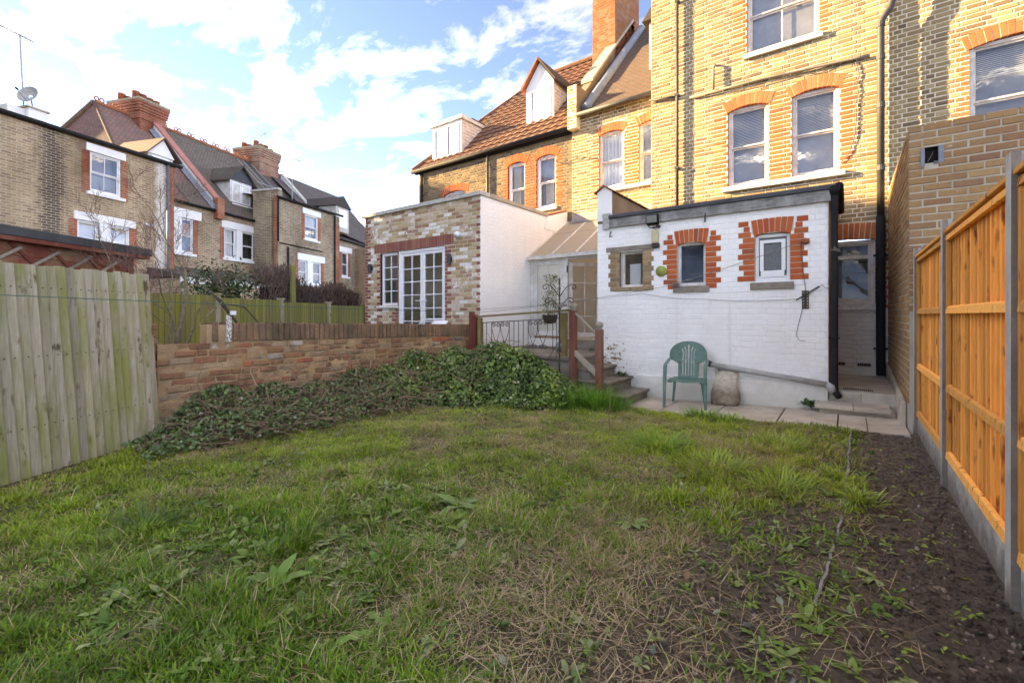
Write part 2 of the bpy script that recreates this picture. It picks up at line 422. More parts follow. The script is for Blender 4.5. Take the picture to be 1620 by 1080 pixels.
WOOD_OLD = woodmat('weathered_grey_timber', (0.41, 0.365, 0.275), (0.25, 0.21, 0.145), knots=(0.10, 0.075, 0.045), algae=((0.20, 0.20, 0.055), 0.9), orand=0.45, grain=(26, 26, 0.9))
WOOD_ALG = woodmat('algae_green_timber', (0.245, 0.225, 0.09), (0.17, 0.155, 0.06), algae=((0.225, 0.225, 0.035), 0.95), orand=0.3)
WOOD_RED = woodmat('red_stained_timber', (0.21, 0.055, 0.035), (0.13, 0.04, 0.03), algae=((0.26, 0.17, 0.11), 0.55), orand=0.2)
WOOD_REDH = woodmat('red_stained_boarding', (0.25, 0.07, 0.045), (0.15, 0.045, 0.03), algae=((0.33, 0.22, 0.13), 0.85), orand=0.2, grain=(2, 2, 14))
WOOD_GRY = woodmat('bare_grey_timber', (0.36, 0.32, 0.26), (0.25, 0.21, 0.16), algae=((0.20, 0.19, 0.10), 0.4), orand=0.2)
WOOD_OLV = woodmat('olive_mossy_timber', (0.28, 0.205, 0.10), (0.18, 0.13, 0.065), algae=((0.24, 0.20, 0.05), 0.6), orand=0.2)
WOOD_BLK = woodmat('flaking_black_fascia', (0.10, 0.095, 0.09), (0.30, 0.29, 0.27), algae=((0.45, 0.44, 0.42), 0.7), orand=0.1, grain=(2, 2, 12))
CONC = simple('grey_concrete', (0.54, 0.52, 0.48), 0.9, c2=(0.40, 0.385, 0.355), scale=4, bump=0.5, bscale=90, orand=0.1)
t = NT('grey_concrete_stained')
zz_ = t.math('ADD', t.xyz()[2], t.math('MULTIPLY', t.math('SUBTRACT', t.noise(9, 6, .7), .5), .5))
cc_ = t.mix(t.ramp(t.noise(5, 7, .7), [(.35, 0.), (.7, 1.)]), (.54, .52, .47), (.36, .345, .31))
cc_ = t.mix(t.ramp(t.noise(14, 5, .7, stretch=(1, 1, .25)), [(.55, 0.), (.75, .7)]), cc_, (.22, .205, .175))
t.color(t.mix(t.ramp(zz_, [(.02, .85), (.22, 0.)]), cc_, (.15, .115, .085))); t.rough(.92); t.bump(t.noise(90, 5, .75), .6, .005)
CONC = t.m
CONC_R = simple('rough_brown_concrete', (0.25, 0.215, 0.18), 0.95, c2=(0.17, 0.14, 0.115), scale=7, bump=1.0, bscale=45)
CONC_W = simple('warm_paving_concrete', (0.58, 0.50, 0.40), 0.9, c2=(0.40, 0.33, 0.25), scale=2.2, bump=0.35, bscale=80)
STONE = simple('grey_brown_stone', (0.29, 0.255, 0.205), 0.9, c2=(0.17, 0.14, 0.105), scale=3.5, bump=0.5, bscale=60)
STEPST = simple('step_slab', (0.26, 0.225, 0.18), 0.9, c2=(0.15, 0.12, 0.085), scale=3.5, bump=0.5, bscale=60)
COPE = simple('buff_coping_stone', (0.47, 0.38, 0.27), 0.85, c2=(0.36, 0.30, 0.22), scale=3, bump=0.3)
WHITE = simple('white_gloss_paint', (0.80, 0.80, 0.79), 0.45, c2=(0.72, 0.71, 0.69), scale=3, bump=0.08, spec=0.4)
WHITE_O = simple('old_cream_paint', (0.74, 0.69, 0.63), 0.55, c2=(0.52, 0.45, 0.38), scale=7, bump=0.3, spec=0.3)
WHITE_D = simple('dirty_white_paint', (0.70, 0.69, 0.66), 0.6, c2=(0.46, 0.43, 0.38), scale=4, bump=0.3, spec=0.3)
CREAM = simple('cream_interior', (0.84, 0.78, 0.67), 0.7, c2=(0.76, 0.70, 0.59), scale=3, bump=0)
PVC = simple('white_plastic', (0.82, 0.83, 0.84), 0.3, var=0.03, bump=0, spec=0.5)
GREYP = simple('grey_pipe_paint', (0.055, 0.053, 0.052), 0.6, c2=(0.035, 0.034, 0.033), scale=8, bump=0.15, spec=0.4)
GREYL = simple('light_grey_plastic', (0.45, 0.44, 0.42), 0.5, c2=(0.32, 0.30, 0.27), scale=8, bump=0.1)
BLACK = simple('black_plastic', (0.014, 0.014, 0.015), 0.7, c2=(0.022, 0.022, 0.022), scale=6, bump=0.1, spec=0.12)
IRON = simple('black_iron', (0.03, 0.027, 0.026), 0.6, c2=(0.07, 0.045, 0.03), scale=12, bump=0.4)
FELT = simple('roofing_felt', (0.075, 0.077, 0.082), 0.85, c2=(0.05, 0.05, 0.053), scale=3, bump=0.5, bscale=150)
LEAD = simple('lead_flashing', (0.24, 0.27, 0.32), 0.55, c2=(0.17, 0.19, 0.22), scale=5, bump=0.2, spec=0.4)
RENDB = simple('brown_cement_render', (0.27, 0.185, 0.115), 0.95, c2=(0.19, 0.125, 0.08), scale=2.5, bump=0.4)
REDTILE = simple('terracotta_tile', (0.40, 0.135, 0.06), 0.8, c2=(0.25, 0.09, 0.05), scale=6, bump=0.3)
SALMON = simple('salmon_tile_verge', (0.46, 0.20, 0.16), 0.85, c2=(0.36, 0.15, 0.12), scale=5, bump=0.3)
GREENP = simple('green_garden_plastic', (0.085, 0.165, 0.135), 0.5, c2=(0.14, 0.22, 0.185), scale=9, bump=0.15, spec=0.35)
BLIND = simple('white_blind', (0.78, 0.77, 0.76), 0.6, var=0.04, bump=0)
CURT = simple('pale_curtain', (0.70, 0.70, 0.70), 0.9, var=0.06, bump=0)
ROOMD = simple('dim_room', (0.055, 0.05, 0.047), 0.9, var=0.2, bump=0)
ROOMG = simple('grey_room', (0.36, 0.355, 0.36), 0.9, c2=(0.25, 0.245, 0.25), scale=1.5, bump=0)
PANE_REFL = simple('pane_reflection_grey', (0.42, 0.42, 0.44), 0.9, c2=(0.30, 0.30, 0.32), scale=2.5, bump=0)  # pale grey behind the panes stands in for their grey sky reflection
TREEBK = simple('grey_green_bark', (0.26, 0.23, 0.14), 0.9, c2=(0.14, 0.115, 0.075), scale=20, bump=0.5)
TWIG = simple('dry_brown_twig', (0.33, 0.23, 0.15), 0.9, c2=(0.17, 0.115, 0.075), scale=30, bump=0)
TWIGP = simple('purplish_twig', (0.22, 0.13, 0.10), 0.9, c2=(0.13, 0.075, 0.06), scale=30, bump=0)
WICKER = simple('dark_wicker', (0.075, 0.055, 0.04), 0.9, c2=(0.035, 0.025, 0.02), scale=40, bump=0.8, bscale=90)
WIRE = simple('grey_wire', (0.10, 0.105, 0.11), 0.6, var=0.1, bump=0)
WIREG = simple('green_plastic_line', (0.06, 0.12, 0.08), 0.5, var=0.1, bump=0)
WIREW = simple('pale_cable', (0.20, 0.18, 0.15), 0.6, var=0.1, bump=0)
YELG = simple('yellow_green_plastic', (0.36, 0.34, 0.055), 0.5, c2=(0.20, 0.25, 0.07), scale=10, bump=0)
CREAMP = simple('yellowed_plastic', (0.58, 0.50, 0.31), 0.45, c2=(0.5, 0.42, 0.24), scale=8, bump=0)
FOIL = simple('grey_foil_tape', (0.21, 0.23, 0.27), 0.45, var=0.15, scale=14, bump=0.5, bscale=30, metal=0.2)
METAL = simple('galvanised_metal', (0.32, 0.33, 0.34), 0.45, var=0.1, bump=0.1, metal=0.5)
EDGE = simple('weathered_edging', (0.34, 0.34, 0.345), 0.7, c2=(0.15, 0.145, 0.14), scale=14, bump=0.3)

def glassmat(name, refl=0.16, tint=(0.93, 0.95, 0.95), rough=0.015, fres=0.8):
    t = NT(name)
    t.t.nodes.remove(t.b)
    tr = t.n('ShaderNodeBsdfTransparent'); tr.inputs[0].default_value = (*tint, 1)
    gl = t.n('ShaderNodeBsdfGlossy'); gl.inputs['Roughness'].default_value = rough; gl.inputs[0].default_value = (0.95, 0.96, 1.0, 1)
    lw = t.n('ShaderNodeLayerWeight'); lw.inputs[0].default_value = 0.35
    f = t.math('ADD', t.math('MULTIPLY', lw.outputs['Fresnel'], fres), refl, clamp=True)
    b = t.n('ShaderNodeBump'); b.inputs['Strength'].default_value = 0.035; b.inputs['Distance'].default_value = 0.02
    t.l(t.noise(4.5, 2), b.inputs['Height']); t.l(b.outputs[0], gl.inputs['Normal'])
    mx = t.n('ShaderNodeMixShader'); t.l(f, mx.inputs[0]); t.l(tr.outputs[0], mx.inputs[1]); t.l(gl.outputs[0], mx.inputs[2])
    t.l(mx.outputs[0], t.out.inputs[0])
    return t.m
GLASS = glassmat('window_glass', 0.05, fres=0.6)
GLASS_D = glassmat('small_window_glass', 0.0, fres=0.35)
GLASS_L = glassmat('clear_glass', 0.12)
t = NT('grimy_roof_glass')
tl_ = t.n('ShaderNodeBsdfTranslucent'); tl_.inputs[0].default_value = (.92, .85, .73, 1); tr_ = t.n('ShaderNodeBsdfTransparent'); tr_.inputs[0].default_value = (.8, .76, .68, 1)
t.color(t.mix(t.noise(3, 6, .7), (.86, .79, .67), (.66, .58, .47))); t.rough(.35)
m1 = t.n('ShaderNodeMixShader'); m1.inputs[0].default_value = .45; t.l(t.b.outputs[0], m1.inputs[1]); t.l(tl_.outputs[0], m1.inputs[2])
m2 = t.n('ShaderNodeMixShader'); m2.inputs[0].default_value = .42; t.l(m1.outputs[0], m2.inputs[1]); t.l(tr_.outputs[0], m2.inputs[2]); t.l(m2.outputs[0], t.out.inputs[0])
GLASS_R = t.m
FROST = simple('obscured_glass', (0.055, 0.058, 0.052), 0.28, c2=(0.10, 0.10, 0.09), scale=40, bump=0.5, bscale=160, spec=0.6)

def plantmat(name, rough=0.55, trans=0.25, spec=0.3, var=0.25):
    t = NT(name)
    a = t.attr('col')
    col = t.mix(t.math('MULTIPLY', t.noise(35, 3), var), a.outputs['Color'], t.mix(1.0, a.outputs['Color'], (0.5, 0.5, 0.45), 'MULTIPLY'))
    t.color(col); t.rough(rough); t.b.inputs['Specular IOR Level'].default_value = spec
    tl = t.n('ShaderNodeBsdfTranslucent'); t.l(col, tl.inputs[0])
    mx = t.n('ShaderNodeMixShader'); mx.inputs[0].default_value = trans
    t.l(t.b.outputs[0], mx.inputs[1]); t.l(tl.outputs[0], mx.inputs[2]); t.l(mx.outputs[0], t.out.inputs[0])
    return t.m
GRASSM = plantmat('grass_blade', 0.45, 0.42, 0.5)
LEAFM = plantmat('glossy_ivy_leaf', 0.42, 0.15, 0.4)
WEEDM = plantmat('soft_weed_leaf', 0.6, 0.2, 0.25)
DRYM = plantmat('dead_leaf', 0.8, 0.1, 0.1)

def soilmat():
    t = NT('dark_soil')
    f = t.noise(9, 8, 0.75); g = t.noise(1.3, 5, 0.6)
    col = t.mix(t.ramp(f, [(0.3, 0.0), (0.7, 1.0)]), (0.12, 0.092, 0.07), (0.30, 0.24, 0.18))
    col = t.mix(t.ramp(g, [(0.45, 0.0), (0.7, 0.6)]), col, (0.25, 0.19, 0.14))
    t.color(col); t.rough(0.95); t.b.inputs['Specular IOR Level'].default_value = 0.15
    t.bump(t.noise(120, 8, 0.85), 1.0, 0.03)
    return t.m
SOIL = soilmat()
def lawnmat():
    t = NT('turf_thatch')
    f = t.noise(7, 8, 0.75); g = t.noise(0.9, 5, 0.6)
    col = t.mix(t.ramp(f, [(0.3, 0.0), (0.7, 1.0)]), (0.075, 0.062, 0.036), (0.17, 0.145, 0.07))
    col = t.mix(t.ramp(g, [(0.45, 0.0), (0.7, 0.5)]), col, (0.11, 0.13, 0.04))
    px_ = t.math('ADD', t.xyz()[0], t.math('MULTIPLY', t.math('SUBTRACT', t.noise(2.5, 6, .7), .5), 1.1))
    so_ = t.mix(t.ramp(f, [(0.3, 0.0), (0.7, 1.0)]), (0.085, 0.062, 0.046), (0.22, 0.165, 0.12))
    col = t.mix(t.ramp(t.math('ADD', px_, 1.0), [(0.05, 0.0), (0.45, 1.0)]), col, so_)
    t.color(col); t.rough(0.95); t.bump(t.noise(80, 8, 0.85), 1.0, 0.025)
    return t.m
TURF = lawnmat()

# ------------------------------------------------------------------ walls, bricks, windows
BV = []          # shared brick meshes: unit length, unit height, 5 cm deep, worn corners
def brick_variant(k):
    rg = random.Random(k)
    j = 0.05
    ch = 0.035
    v = []
    for (x, z) in ((0, 0), (1, 0), (1, 1), (0, 1)):
        v.append((x, 0.05, z))
    for (x, z) in ((0, 0), (1, 0), (1, 1), (0, 1)):
        v.append((x, 0.004 + rg.random() * 0.003, z))
    for (x, z) in ((0, 0), (1, 0), (1, 1), (0, 1)):
        v.append(((ch * .6 + rg.random() * ch * .6) if x == 0 else 1 - (ch * .6 + rg.random() * ch * .6), -rg.random() * 0.002, (0.06 + rg.random() * j) if z == 0 else 1 - (0.06 + rg.random() * j)))
    f = [(8, 9, 10, 11)]
    for a in range(4):
        b = (a + 1) % 4
        f.append((4 + a, 4 + b, 8 + b, 8 + a)); f.append((a, b, 4 + b, 4 + a))
    return v, f
BVD = [brick_variant(k) for k in range(6)]
_bm_cache = {}
def brick_mesh(k, mat):
    key = (k, mat.name)
    if key not in _bm_cache:
        me = bpy.data.meshes.new('brick'); me.from_pydata(BVD[k][0], [], BVD[k][1]); me.materials.append(mat); me.update()
        _bm_cache[key] = me
    return _bm_cache[key]

def slab(parent, fr, u0, u1, z0, z1, holes, mat, thick=0.25, recess=0.0, name='wall', reveal=0.12, uv=False, rmat=None):
    mb = MB()
    us = sorted(set([u0, u1] + [h[k] for h in holes for k in (0, 1) if u0 < h[k] < u1]))
    zs = sorted(set([z0, z1] + [h[k] for h in holes for k in (2, 3) if z0 < h[k] < z1]))
    P = fr.p; o = -recess
    for a, b in zip(us, us[1:]):
        for c, d in zip(zs, zs[1:]):
            mu, mzz = (a + b) / 2, (c + d) / 2
            if any(h[0] < mu < h[1] and h[2] < mzz < h[3] for h in holes): continue
            mb.quad(P(a, o, c), P(b, o, c), P(b, o, d), P(a, o, d))
    for h in holes:
        a, b, c, d = max(h[0], u0), min(h[1], u1), max(h[2], z0), min(h[3], z1); q = o - reveal
        mb.quad(P(a, o, c), P(a, o, d), P(a, q, d), P(a, q, c), 1); mb.quad(P(b, o, d), P(b, o, c), P(b, q, c), P(b, q, d), 1)
        mb.quad(P(a, o, d), P(b, o, d), P(b, q, d), P(a, q, d), 1); mb.quad(P(b, o, c), P(a, o, c), P(a, q, c), P(b, q, c), 1)
    t = o - thick
    mb.quad(P(u0, o, z1), P(u1, o, z1), P(u1, t, z1), P(u0, t, z1)); mb.quad(P(u0, o, z0), P(u0, o, z1), P(u0, t, z1), P(u0, t, z0))
    mb.quad(P(u1, o, z1), P(u1, o, z0), P(u1, t, z0), P(u1, t, z1))
    return mb.build(name, [mat, rmat or mat], parent, uvfr=fr if uv else None)

def bricks(wall, fr, u0, u1, z0, z1, holes, mats, cls=None, gauge=0.083, length=0.245, bond='flemish', joint=0.017, depthj=0.003, n_ind=300, zcut=None, seed=1, keep=None):
    """single bricks on a wall: the largest in view are objects, the rest one mesh"""
    rg = random.Random(seed)
    out = []
    nz = int(round((z1 - z0) / gauge))
    half = length / 2
    for i in range(nz):
        za, zb = z0 + i * gauge + joint / 2, z0 + (i + 1) * gauge - joint / 2
        zm = (za + zb) / 2
        u = u0 - (length if i % 2 else length * 0.5 if bond == 'stretcher' else length * 0.75) + length * (0.0 if bond == 'flemish' else 0)
        k = i % 2
        while u < u1:
            L = length if bond == 'stretcher' else (length if k % 2 == 0 else half)
            k += 1
            a, b = max(u, u0), min(u + L, u1)
            u += L
            if b - a < 0.05: continue
            segs = [(a + joint / 2, b - joint / 2)]
            for h in holes:
                if h[2] - 0.01 < zm < h[3] + 0.01:
                    ns = []
                    for (p, q) in segs:
                        if q <= h[0] or p >= h[1]: ns.append((p, q)); continue
                        if p < h[0]: ns.append((p, h[0]))
                        if q > h[1]: ns.append((h[1], q))
                    segs = ns
            for (p, q) in segs:
                if q - p < 0.03: continue
                if keep and not keep((p + q) / 2, zm): continue
                out.append((p, q, za, zb, cls((p + q) / 2, zm, q - p, i) if cls else 0))
    rank = []
    for j, (p, q, za, zb, c) in enumerate(out):
        x, y, zz = fr.p((p + q) / 2, 0, (za + zb) / 2)
        X, Y, d = pj(x, y, zz)
        A = abs(pj(*fr.p(q, 0, zb))[0] - pj(*fr.p(p, 0, zb))[0]) * 720 * (zb - za) / d
        if not (-10 < X < 1630 and -10 < Y < 1090) or d < 0.3: A = -1
        rank.append((A, j))
    rank.sort(reverse=True)
    ind = set(j for A, j in rank[:n_ind] if A > 0)
    if len(rank) <= n_ind + 20: ind = set(j for A, j in rank)
    mb = MB()
    off = root_loc(wall)
    for j, (p, q, za, zb, c) in enumerate(out):
        dj = rg.uniform(-depthj, depthj); tilt = rg.uniform(-0.004, 0.004); zj = rg.uniform(-0.002, 0.002)
        if j in ind:
            o = bpy.data.objects.new('brick', brick_mesh(rg.randrange(6), mats[c])); COL.objects.link(o); o.parent = wall
            x, y, zz = fr.p(p, dj, za + zj)
            o.location = (x - off.x, y - off.y, zz - off.z); o.rotation_euler = (0, tilt * 2, fr.a); o.scale = (q - p, 1, zb - za)
        else:
            v, f = BVD[rg.randrange(6)]
            i0 = len(mb.v); r = rg.random()
            for (x, y, z) in v:
                mb.v.append(fr.p(p + x * (q - p), dj - y, za + zj + z * (zb - za) + (x - .5) * tilt))
            for ff in f:
                mb.f.append(tuple(i0 + t for t in ff)); mb.m.append(c); mb.r.append(r)
    if mb.v: mb.build('bricks', list(mats), wall, kind='stuff', rnd=True)
    return out

def arch(wall, fr, u0, u1, zs, rise, th, mat, n=None, o1=0.006, o0=-0.12, extra=0.0):
    """segmental arch of single bricks over an opening; returns crown height"""
    wd = u1 - u0; rad = (wd * wd / 4 + rise * rise) / (2 * rise); cz = zs + rise - rad; cu = (u0 + u1) / 2
    a1 = math.asin(min(1, (wd / 2) / rad)) + extra
    n = n or max(6, int(round((2 * a1 * (rad + th / 2)) / 0.085)))
    g = 0.006 / (rad + th)
    for i in range(n):
        b0 = -a1 + 2 * a1 * i / n + g; b1 = -a1 + 2 * a1 * (i + 1) / n - g
        mb = MB(); jo = random.uniform(-0.003, 0.003)
        def q(b, rr): return cu + math.sin(b) * rr, cz + math.cos(b) * rr
        (ua, za), (ub, zb), (uc, zc), (ud, zd) = q(b0, rad), q(b1, rad), q(b1, rad + th), q(b0, rad + th)
        P = fr.p
        mb.hexa([P(ua, o1 + jo, za), P(ub, o1 + jo, zb), P(ub, o0, zb), P(ua, o0, za), P(ud, o1 + jo, zd), P(uc, o1 + jo, zc), P(uc, o0, zc), P(ud, o0, zd)])
        mb.build('arch_brick', mat, wall, bevel=0.003)
    # mortar bed behind the ring
    mb = MB(); N = 14
    for i in range(N):
        b0 = -a1 + 2 * a1 * i / N; b1 = -a1 + 2 * a1 * (i + 1) / N
        def q(b, rr): return cu + math.sin(b) * rr, cz + math.cos(b) * rr
        (ua, za), (ub, zb), (uc, zc), (ud, zd) = q(b0, rad + .002), q(b1, rad + .002), q(b1, rad + th), q(b0, rad + th)
        mb.hexa([fr.p(ua, 0.0, za), fr.p(ub, 0.0, zb), fr.p(ub, o0 + .01, zb), fr.p(ua, o0 + .01, za), fr.p(ud, 0.0, zd), fr.p(uc, 0.0, zc), fr.p(uc, o0 + .01, zc), fr.p(ud, o0 + .01, zd)])
    mb.build('arch_mortar', MORT if mat is RED else MORT_EX, wall)
    return zs + rise

def sash(parent, fr, u0, u1, z0, z1, rec=0.09, fm=None, vm=0, fw=0.055, inside=None, meet=0.5, glass=None, room=None, single=False, name='window', vlow=None, sill=None, deep=0.45):
    fm = fm or WHITE; P = fr
    w_ = MB()
    o = -rec
    for (a, b, c, d, of) in ((u0, u0 + fw, z0, z1, 0), (u1 - fw, u1, z0, z1, 0), (u0 + fw, u1 - fw, z0, z0 + fw * 1.2, -.004), (u0 + fw, u1 - fw, z1 - fw, z1, -.004)):
        w_.fbox(P, a, b, o - 0.09, o + of, c, d)
    win = w_.build(name, fm, parent, bevel=0.004)
    zi0, zi1 = z0 + fw * 1.2, z1 - fw; ui0, ui1 = u0 + fw, u1 - fw
    zm = zi0 + (zi1 - zi0) * meet
    spans = [(zi0, zi1, 0)] if single else [(zi0, zm, 1), (zm, zi1, 0)]
    for (a, b, low) in spans:
        so = o - 0.03 - (0.03 if low else 0)
        s_ = MB(); sw = 0.032
        s_.fbox(P, ui0, ui0 + sw, so - .03, so, a, b); s_.fbox(P, ui1 - sw, ui1, so - .03, so, a, b)
        s_.fbox(P, ui0 + sw, ui1 - sw, so - .03, so - .002, a, a + sw * (1.3 if low else 1)); s_.fbox(P, ui0 + sw, ui1 - sw, so - .03, so - .002, b - sw, b)
        nv = (vlow if (low and vlow is not None) else vm)
        for k in range(nv):
            uu = ui0 + (ui1 - ui0) * (k + 1) / (nv + 1)
            s_.fbox(P, uu - .01, uu + .01, so - .026, so - .004, a + sw * 1.3, b - sw)
        s_.build('sash', fm, win, bevel=0.003)
        g = MB(); q = so - .016
        g.quad(P.p(ui0 + sw, q, a + sw), P.p(ui1 - sw, q, a + sw), P.p(ui1 - sw, q, b - sw), P.p(ui0 + sw, q, b - sw)); g.build('pane', glass or GLASS, win)
    q = o - deep
    rm = MB()
    for (a, b, c, d) in (((ui0, zi0, q), (ui1, zi0, q), (ui1, zi1, q), (ui0, zi1, q)),
                         ((ui0, zi0, o - .09), (ui0, zi0, q), (ui0, zi1, q), (ui0, zi1, o - .09)),
                         ((ui1, zi0, q), (ui1, zi0, o - .09), (ui1, zi1, o - .09), (ui1, zi1, q)),
                         ((ui0, zi1, o - .09), (ui1, zi1, o - .09), (ui1, zi1, q), (ui0, zi1, q)), ((ui0, zi0, q), (ui1, zi0, q), (ui1, zi0, o - .09), (ui0, zi0, o - .09))):
        rm.quad(*[P.p(t[0], t[2], t[1]) for t in (a, b, c, d)])
    rm.build('room', room or ROOMD, win)
    if inside:
        kind, zf0, zf1 = inside[:3]
        za, zb = zi0 + (zi1 - zi0) * zf0, zi0 + (zi1 - zi0) * zf1
        b_ = MB(); q = o - 0.14
        if kind == 'blind':
            n = int((zb - za) / 0.032)
            for k in range(n):
                zz = za + k * 0.032
                sag = (inside[3] if len(inside) > 3 else 0) * (1 - k / n)
                b_.hexa([P.p(ui0 + .02, q, zz - .004), P.p(ui1 - .02, q, zz - .004 + sag), P.p(ui1 - .02, q - .022, zz + .012 + sag), P.p(ui0 + .02, q - .022, zz + .012),
                         P.p(ui0 + .02, q, zz - .001), P.p(ui1 - .02, q, zz - .001 + sag), P.p(ui1 - .02, q - .022, zz + .015 + sag), P.p(ui0 + .02, q - .022, zz + .015)])
            b_.build('blind', BLIND, win)
        elif kind == 'board':
            b_.fbox(P, ui0, ui1, q - .02, q, za, zb); b_.build('backing_board', inside[3] if len(inside) > 3 else BLIND, win)
        else:
            f0, f1 = inside[3], inside[4]
            ua, ub = ui0 + (ui1 - ui0) * f0, ui0 + (ui1 - ui0) * f1
            N = 28
            for k in range(N):
                a, b = ua + (ub - ua) * k / N, ua + (ub - ua) * (k + 1) / N
                fa, fb = 0.02 * math.sin(k * 1.3), 0.02 * math.sin((k + 1) * 1.3)
                b_.quad(P.p(a, q + fa, za), P.p(b, q + fb, za), P.p(b, q + fb, zb), P.p(a, q + fa, zb))
            b_.build('curtain', CURT, win, smooth=True)
    if sill:
        s_ = MB(); ov, pr, hh, sm = sill
        s_.fbox(P, u0 - ov, u1 + ov, o - .02, pr, z0 - hh, z0 - 0.001); s_.build('sill', sm, win, bevel=0.006)
    return win

def near(u, z, wins, wd):
    return any(a - wd < u < b + wd and c - 0.02 < z < d for (a, b, c, d) in wins)

def label_none(o): return o

# ------------------------------------------------------------------ ground
def sstep(a, b, x):
    t = np.clip((x - a) / (b - a), 0, 1); return t * t * (3 - 2 * t)
def _fbm(x, y, f, o=4, seed=0.0):
    s = 0; a = 1.0
    for k in range(o):
        s += a * mnoise.noise(Vector((x * f + seed, y * f - seed, seed * 1.7))); f *= 2.05; a *= 0.5
    return s
def gz(x, y):
    """ground height, flat parts"""
    back = float(sstep(5.2, 7.4, y))
    return -0.02 - 0.036 * max(0.0, min(3.2, -x)) * back + 0.03 * back * max(0, min(1, (x + 0.6)))
mb = MB()
g = 900
mb.quad((-g, -g, -0.35), (g, -g, -0.35), (g, g, -0.35), (-g, g, -0.35))
o = mb.build('ground', simple('rough_dry_ground', (0.20, 0.17, 0.10), 0.95, c2=(0.12, 0.12, 0.06), scale=0.2, bump=0)); o['kind'] = 'structure'
# side gardens beyond the walls
mb = MB()
mb.quad((-20, -6, 0.0), (-6.55, -6, 0.0), (-6.55, 11.2, 0.0), (-20, 11.2, 0.0))
o = mb.build('neighbour_lawn', TURF); o['kind'] = 'structure'

def grid_ground(name, x0, x1, y0, y1, st, mat, hf):
    nx, ny = int((x1 - x0) / st) + 1, int((y1 - y0) / st) + 1
    vs = []; fs = []
    for j in range(ny):
        for i in range(nx):
            x, y = x0 + (x1 - x0) * i / (nx - 1), y0 + (y1 - y0) * j / (ny - 1)
            vs.append((x, y, hf(x, y)))
    for j in range(ny - 1):
        for i in range(nx - 1):
            a = j * nx + i; fs.append((a, a + 1, a + nx + 1, a + nx))
    me = bpy.data.meshes.new(name); me.from_pydata(vs, [], fs); me.materials.append(mat)
    me.polygons.foreach_set('use_smooth', [True] * len(fs)); me.update()
    o = bpy.data.objects.new(name, me); COL.objects.link(o); o['kind'] = 'structure'; return o
def edge_x(y):      # line of the plastic edging between lawn and bed
    return np.interp(y, [0.5, 2.2, 3.04, 4.0, 6.55], [-0.24, -0.145, -0.085, -0.02, 0.03])
def lawn_h(x, y):
    return gz(x, y) + 0.035 * _fbm(x, y, 0.9, 3, 3.1) + 0.012 * _fbm(x, y, 5, 3, 9.3) - (0.05 if y > 6.75 and x > -3.3 else 0)
def bed_h(x, y):
    n = 0.018 * abs(_fbm(x, y, 6, 4, 5.5)) + 0.011 * _fbm(x, y, 30, 3, 1.5)
    return gz(x, y) - 0.015 + n
grid_ground('lawn', -6.6, 0.05, -0.6, 8.1, 0.06, TURF, lawn_h)
grid_ground('soil_bed', -0.62, 0.72, 0.6, 6.9, 0.02, SOIL, lambda x, y: bed_h(x, y) - 0.10 * float(sstep(-0.06, -0.45, x - edge_x(y)) if False else max(0, min(1, (edge_x(y) - x - 0.25) / 0.3))))

# paving in front of the outbuilding
mb = MB()
xs = [-3.0, -2.3, -1.55, -0.75, -0.1, 0.575]
for a, b in zip(xs, xs[1:]):
    for (c, d) in ((6.72, 7.42), (7.42, 8.1)):
        j = 0.008
        def zz(x): return gz(x, 7.6) + 0.012
        mb.hexa([(a + j, c + j, -0.3), (b - j, c + j, -0.3), (b - j, d - j, -0.3), (a + j, d - j, -0.3), (a + j, c + j, zz(a)), (b - j, c + j, zz(b)), (b - j, d - j, zz(b)), (a + j, d - j, zz(a))])
PAV = mb.build('paving', CONC_W, bevel=0.006); PAV['kind'] = 'structure'
mb = MB(); mb.box(-0.22, 0.60, 8.06, 10.42, -0.2, 0.27); o = mb.build('yard_slab', CONC_W); o['kind'] = 'structure'

# ------------------------------------------------------------------ main house
FM = Fr(0, 10.4, 0)
house = thing('brick_house', 'tall sunlit yellow stock brick house behind the white outbuilding', 'house', (-1.5, 10.4, 0))
wm = [(-1.67, -0.43, 6.70, 8.6), (-2.03, -1.27, 4.03, 5.68), (-0.88, -0.12, 4.03, 5.68), (-0.62, 0.40, 1.55, 2.76)]
holes = wm
wall = slab(house, FM, -3.66, 0.59, 0.2, 9.3, holes, MORT, thick=0.5, recess=0.006, rmat=RED)
def cls_m(u, z, L, i):
    if z < 1.50: return 2
    if near(u, z, [(a, b, c, d + .02) for (a, b, c, d) in wm[:3]], 0.24 if i % 2 else 0.14): return 1
    if -1.27 < u < -0.88 and 4.0 < z < 5.75: return 1
    if z < 3.05 and u > -0.4: return 1
    return 0
ah = [(-2.07, -1.23, 5.62, 5.86), (-0.92, -0.08, 5.62, 5.86), (-0.66, 0.44, 2.76, 3.05)]
bricks(wall, FM, -3.66, 0.59, 0.23, 9.3, holes + ah, [STOCK, RED, WPAINT3], cls_m, n_ind=300, seed=3, joint=.015, keep=lambda u, z: (z > 3.2 or u > -0.42) and z < 8.9)
arch(wall, FM, -2.03, -1.27, 5.60, 0.075, 0.23, RED, n=11, extra=0.02)
arch(wall, FM, -0.88, -0.12, 5.60, 0.075, 0.23, RED, n=11, extra=0.02)
arch(wall, FM, -0.62, 0.40, 2.72, 0.03, 0.29, RED, n=13)
sash(house, FM, -1.67, -0.43, 6.70, 8.6, vm=1, meet=0.40, rec=0.06, room=PANE_REFL, deep=.14, fm=WHITE_O, inside=('curtain', 0.75, 1, 0, 1), sill=(0.06, 0.07, 0.10, WHITE_D))
sash(house, FM, -2.03, -1.27, 4.03, 5.66, fm=WHITE_O, inside=('blind', 0.50, 1.0), rec=0.07, room=ROOMG, deep=.2)
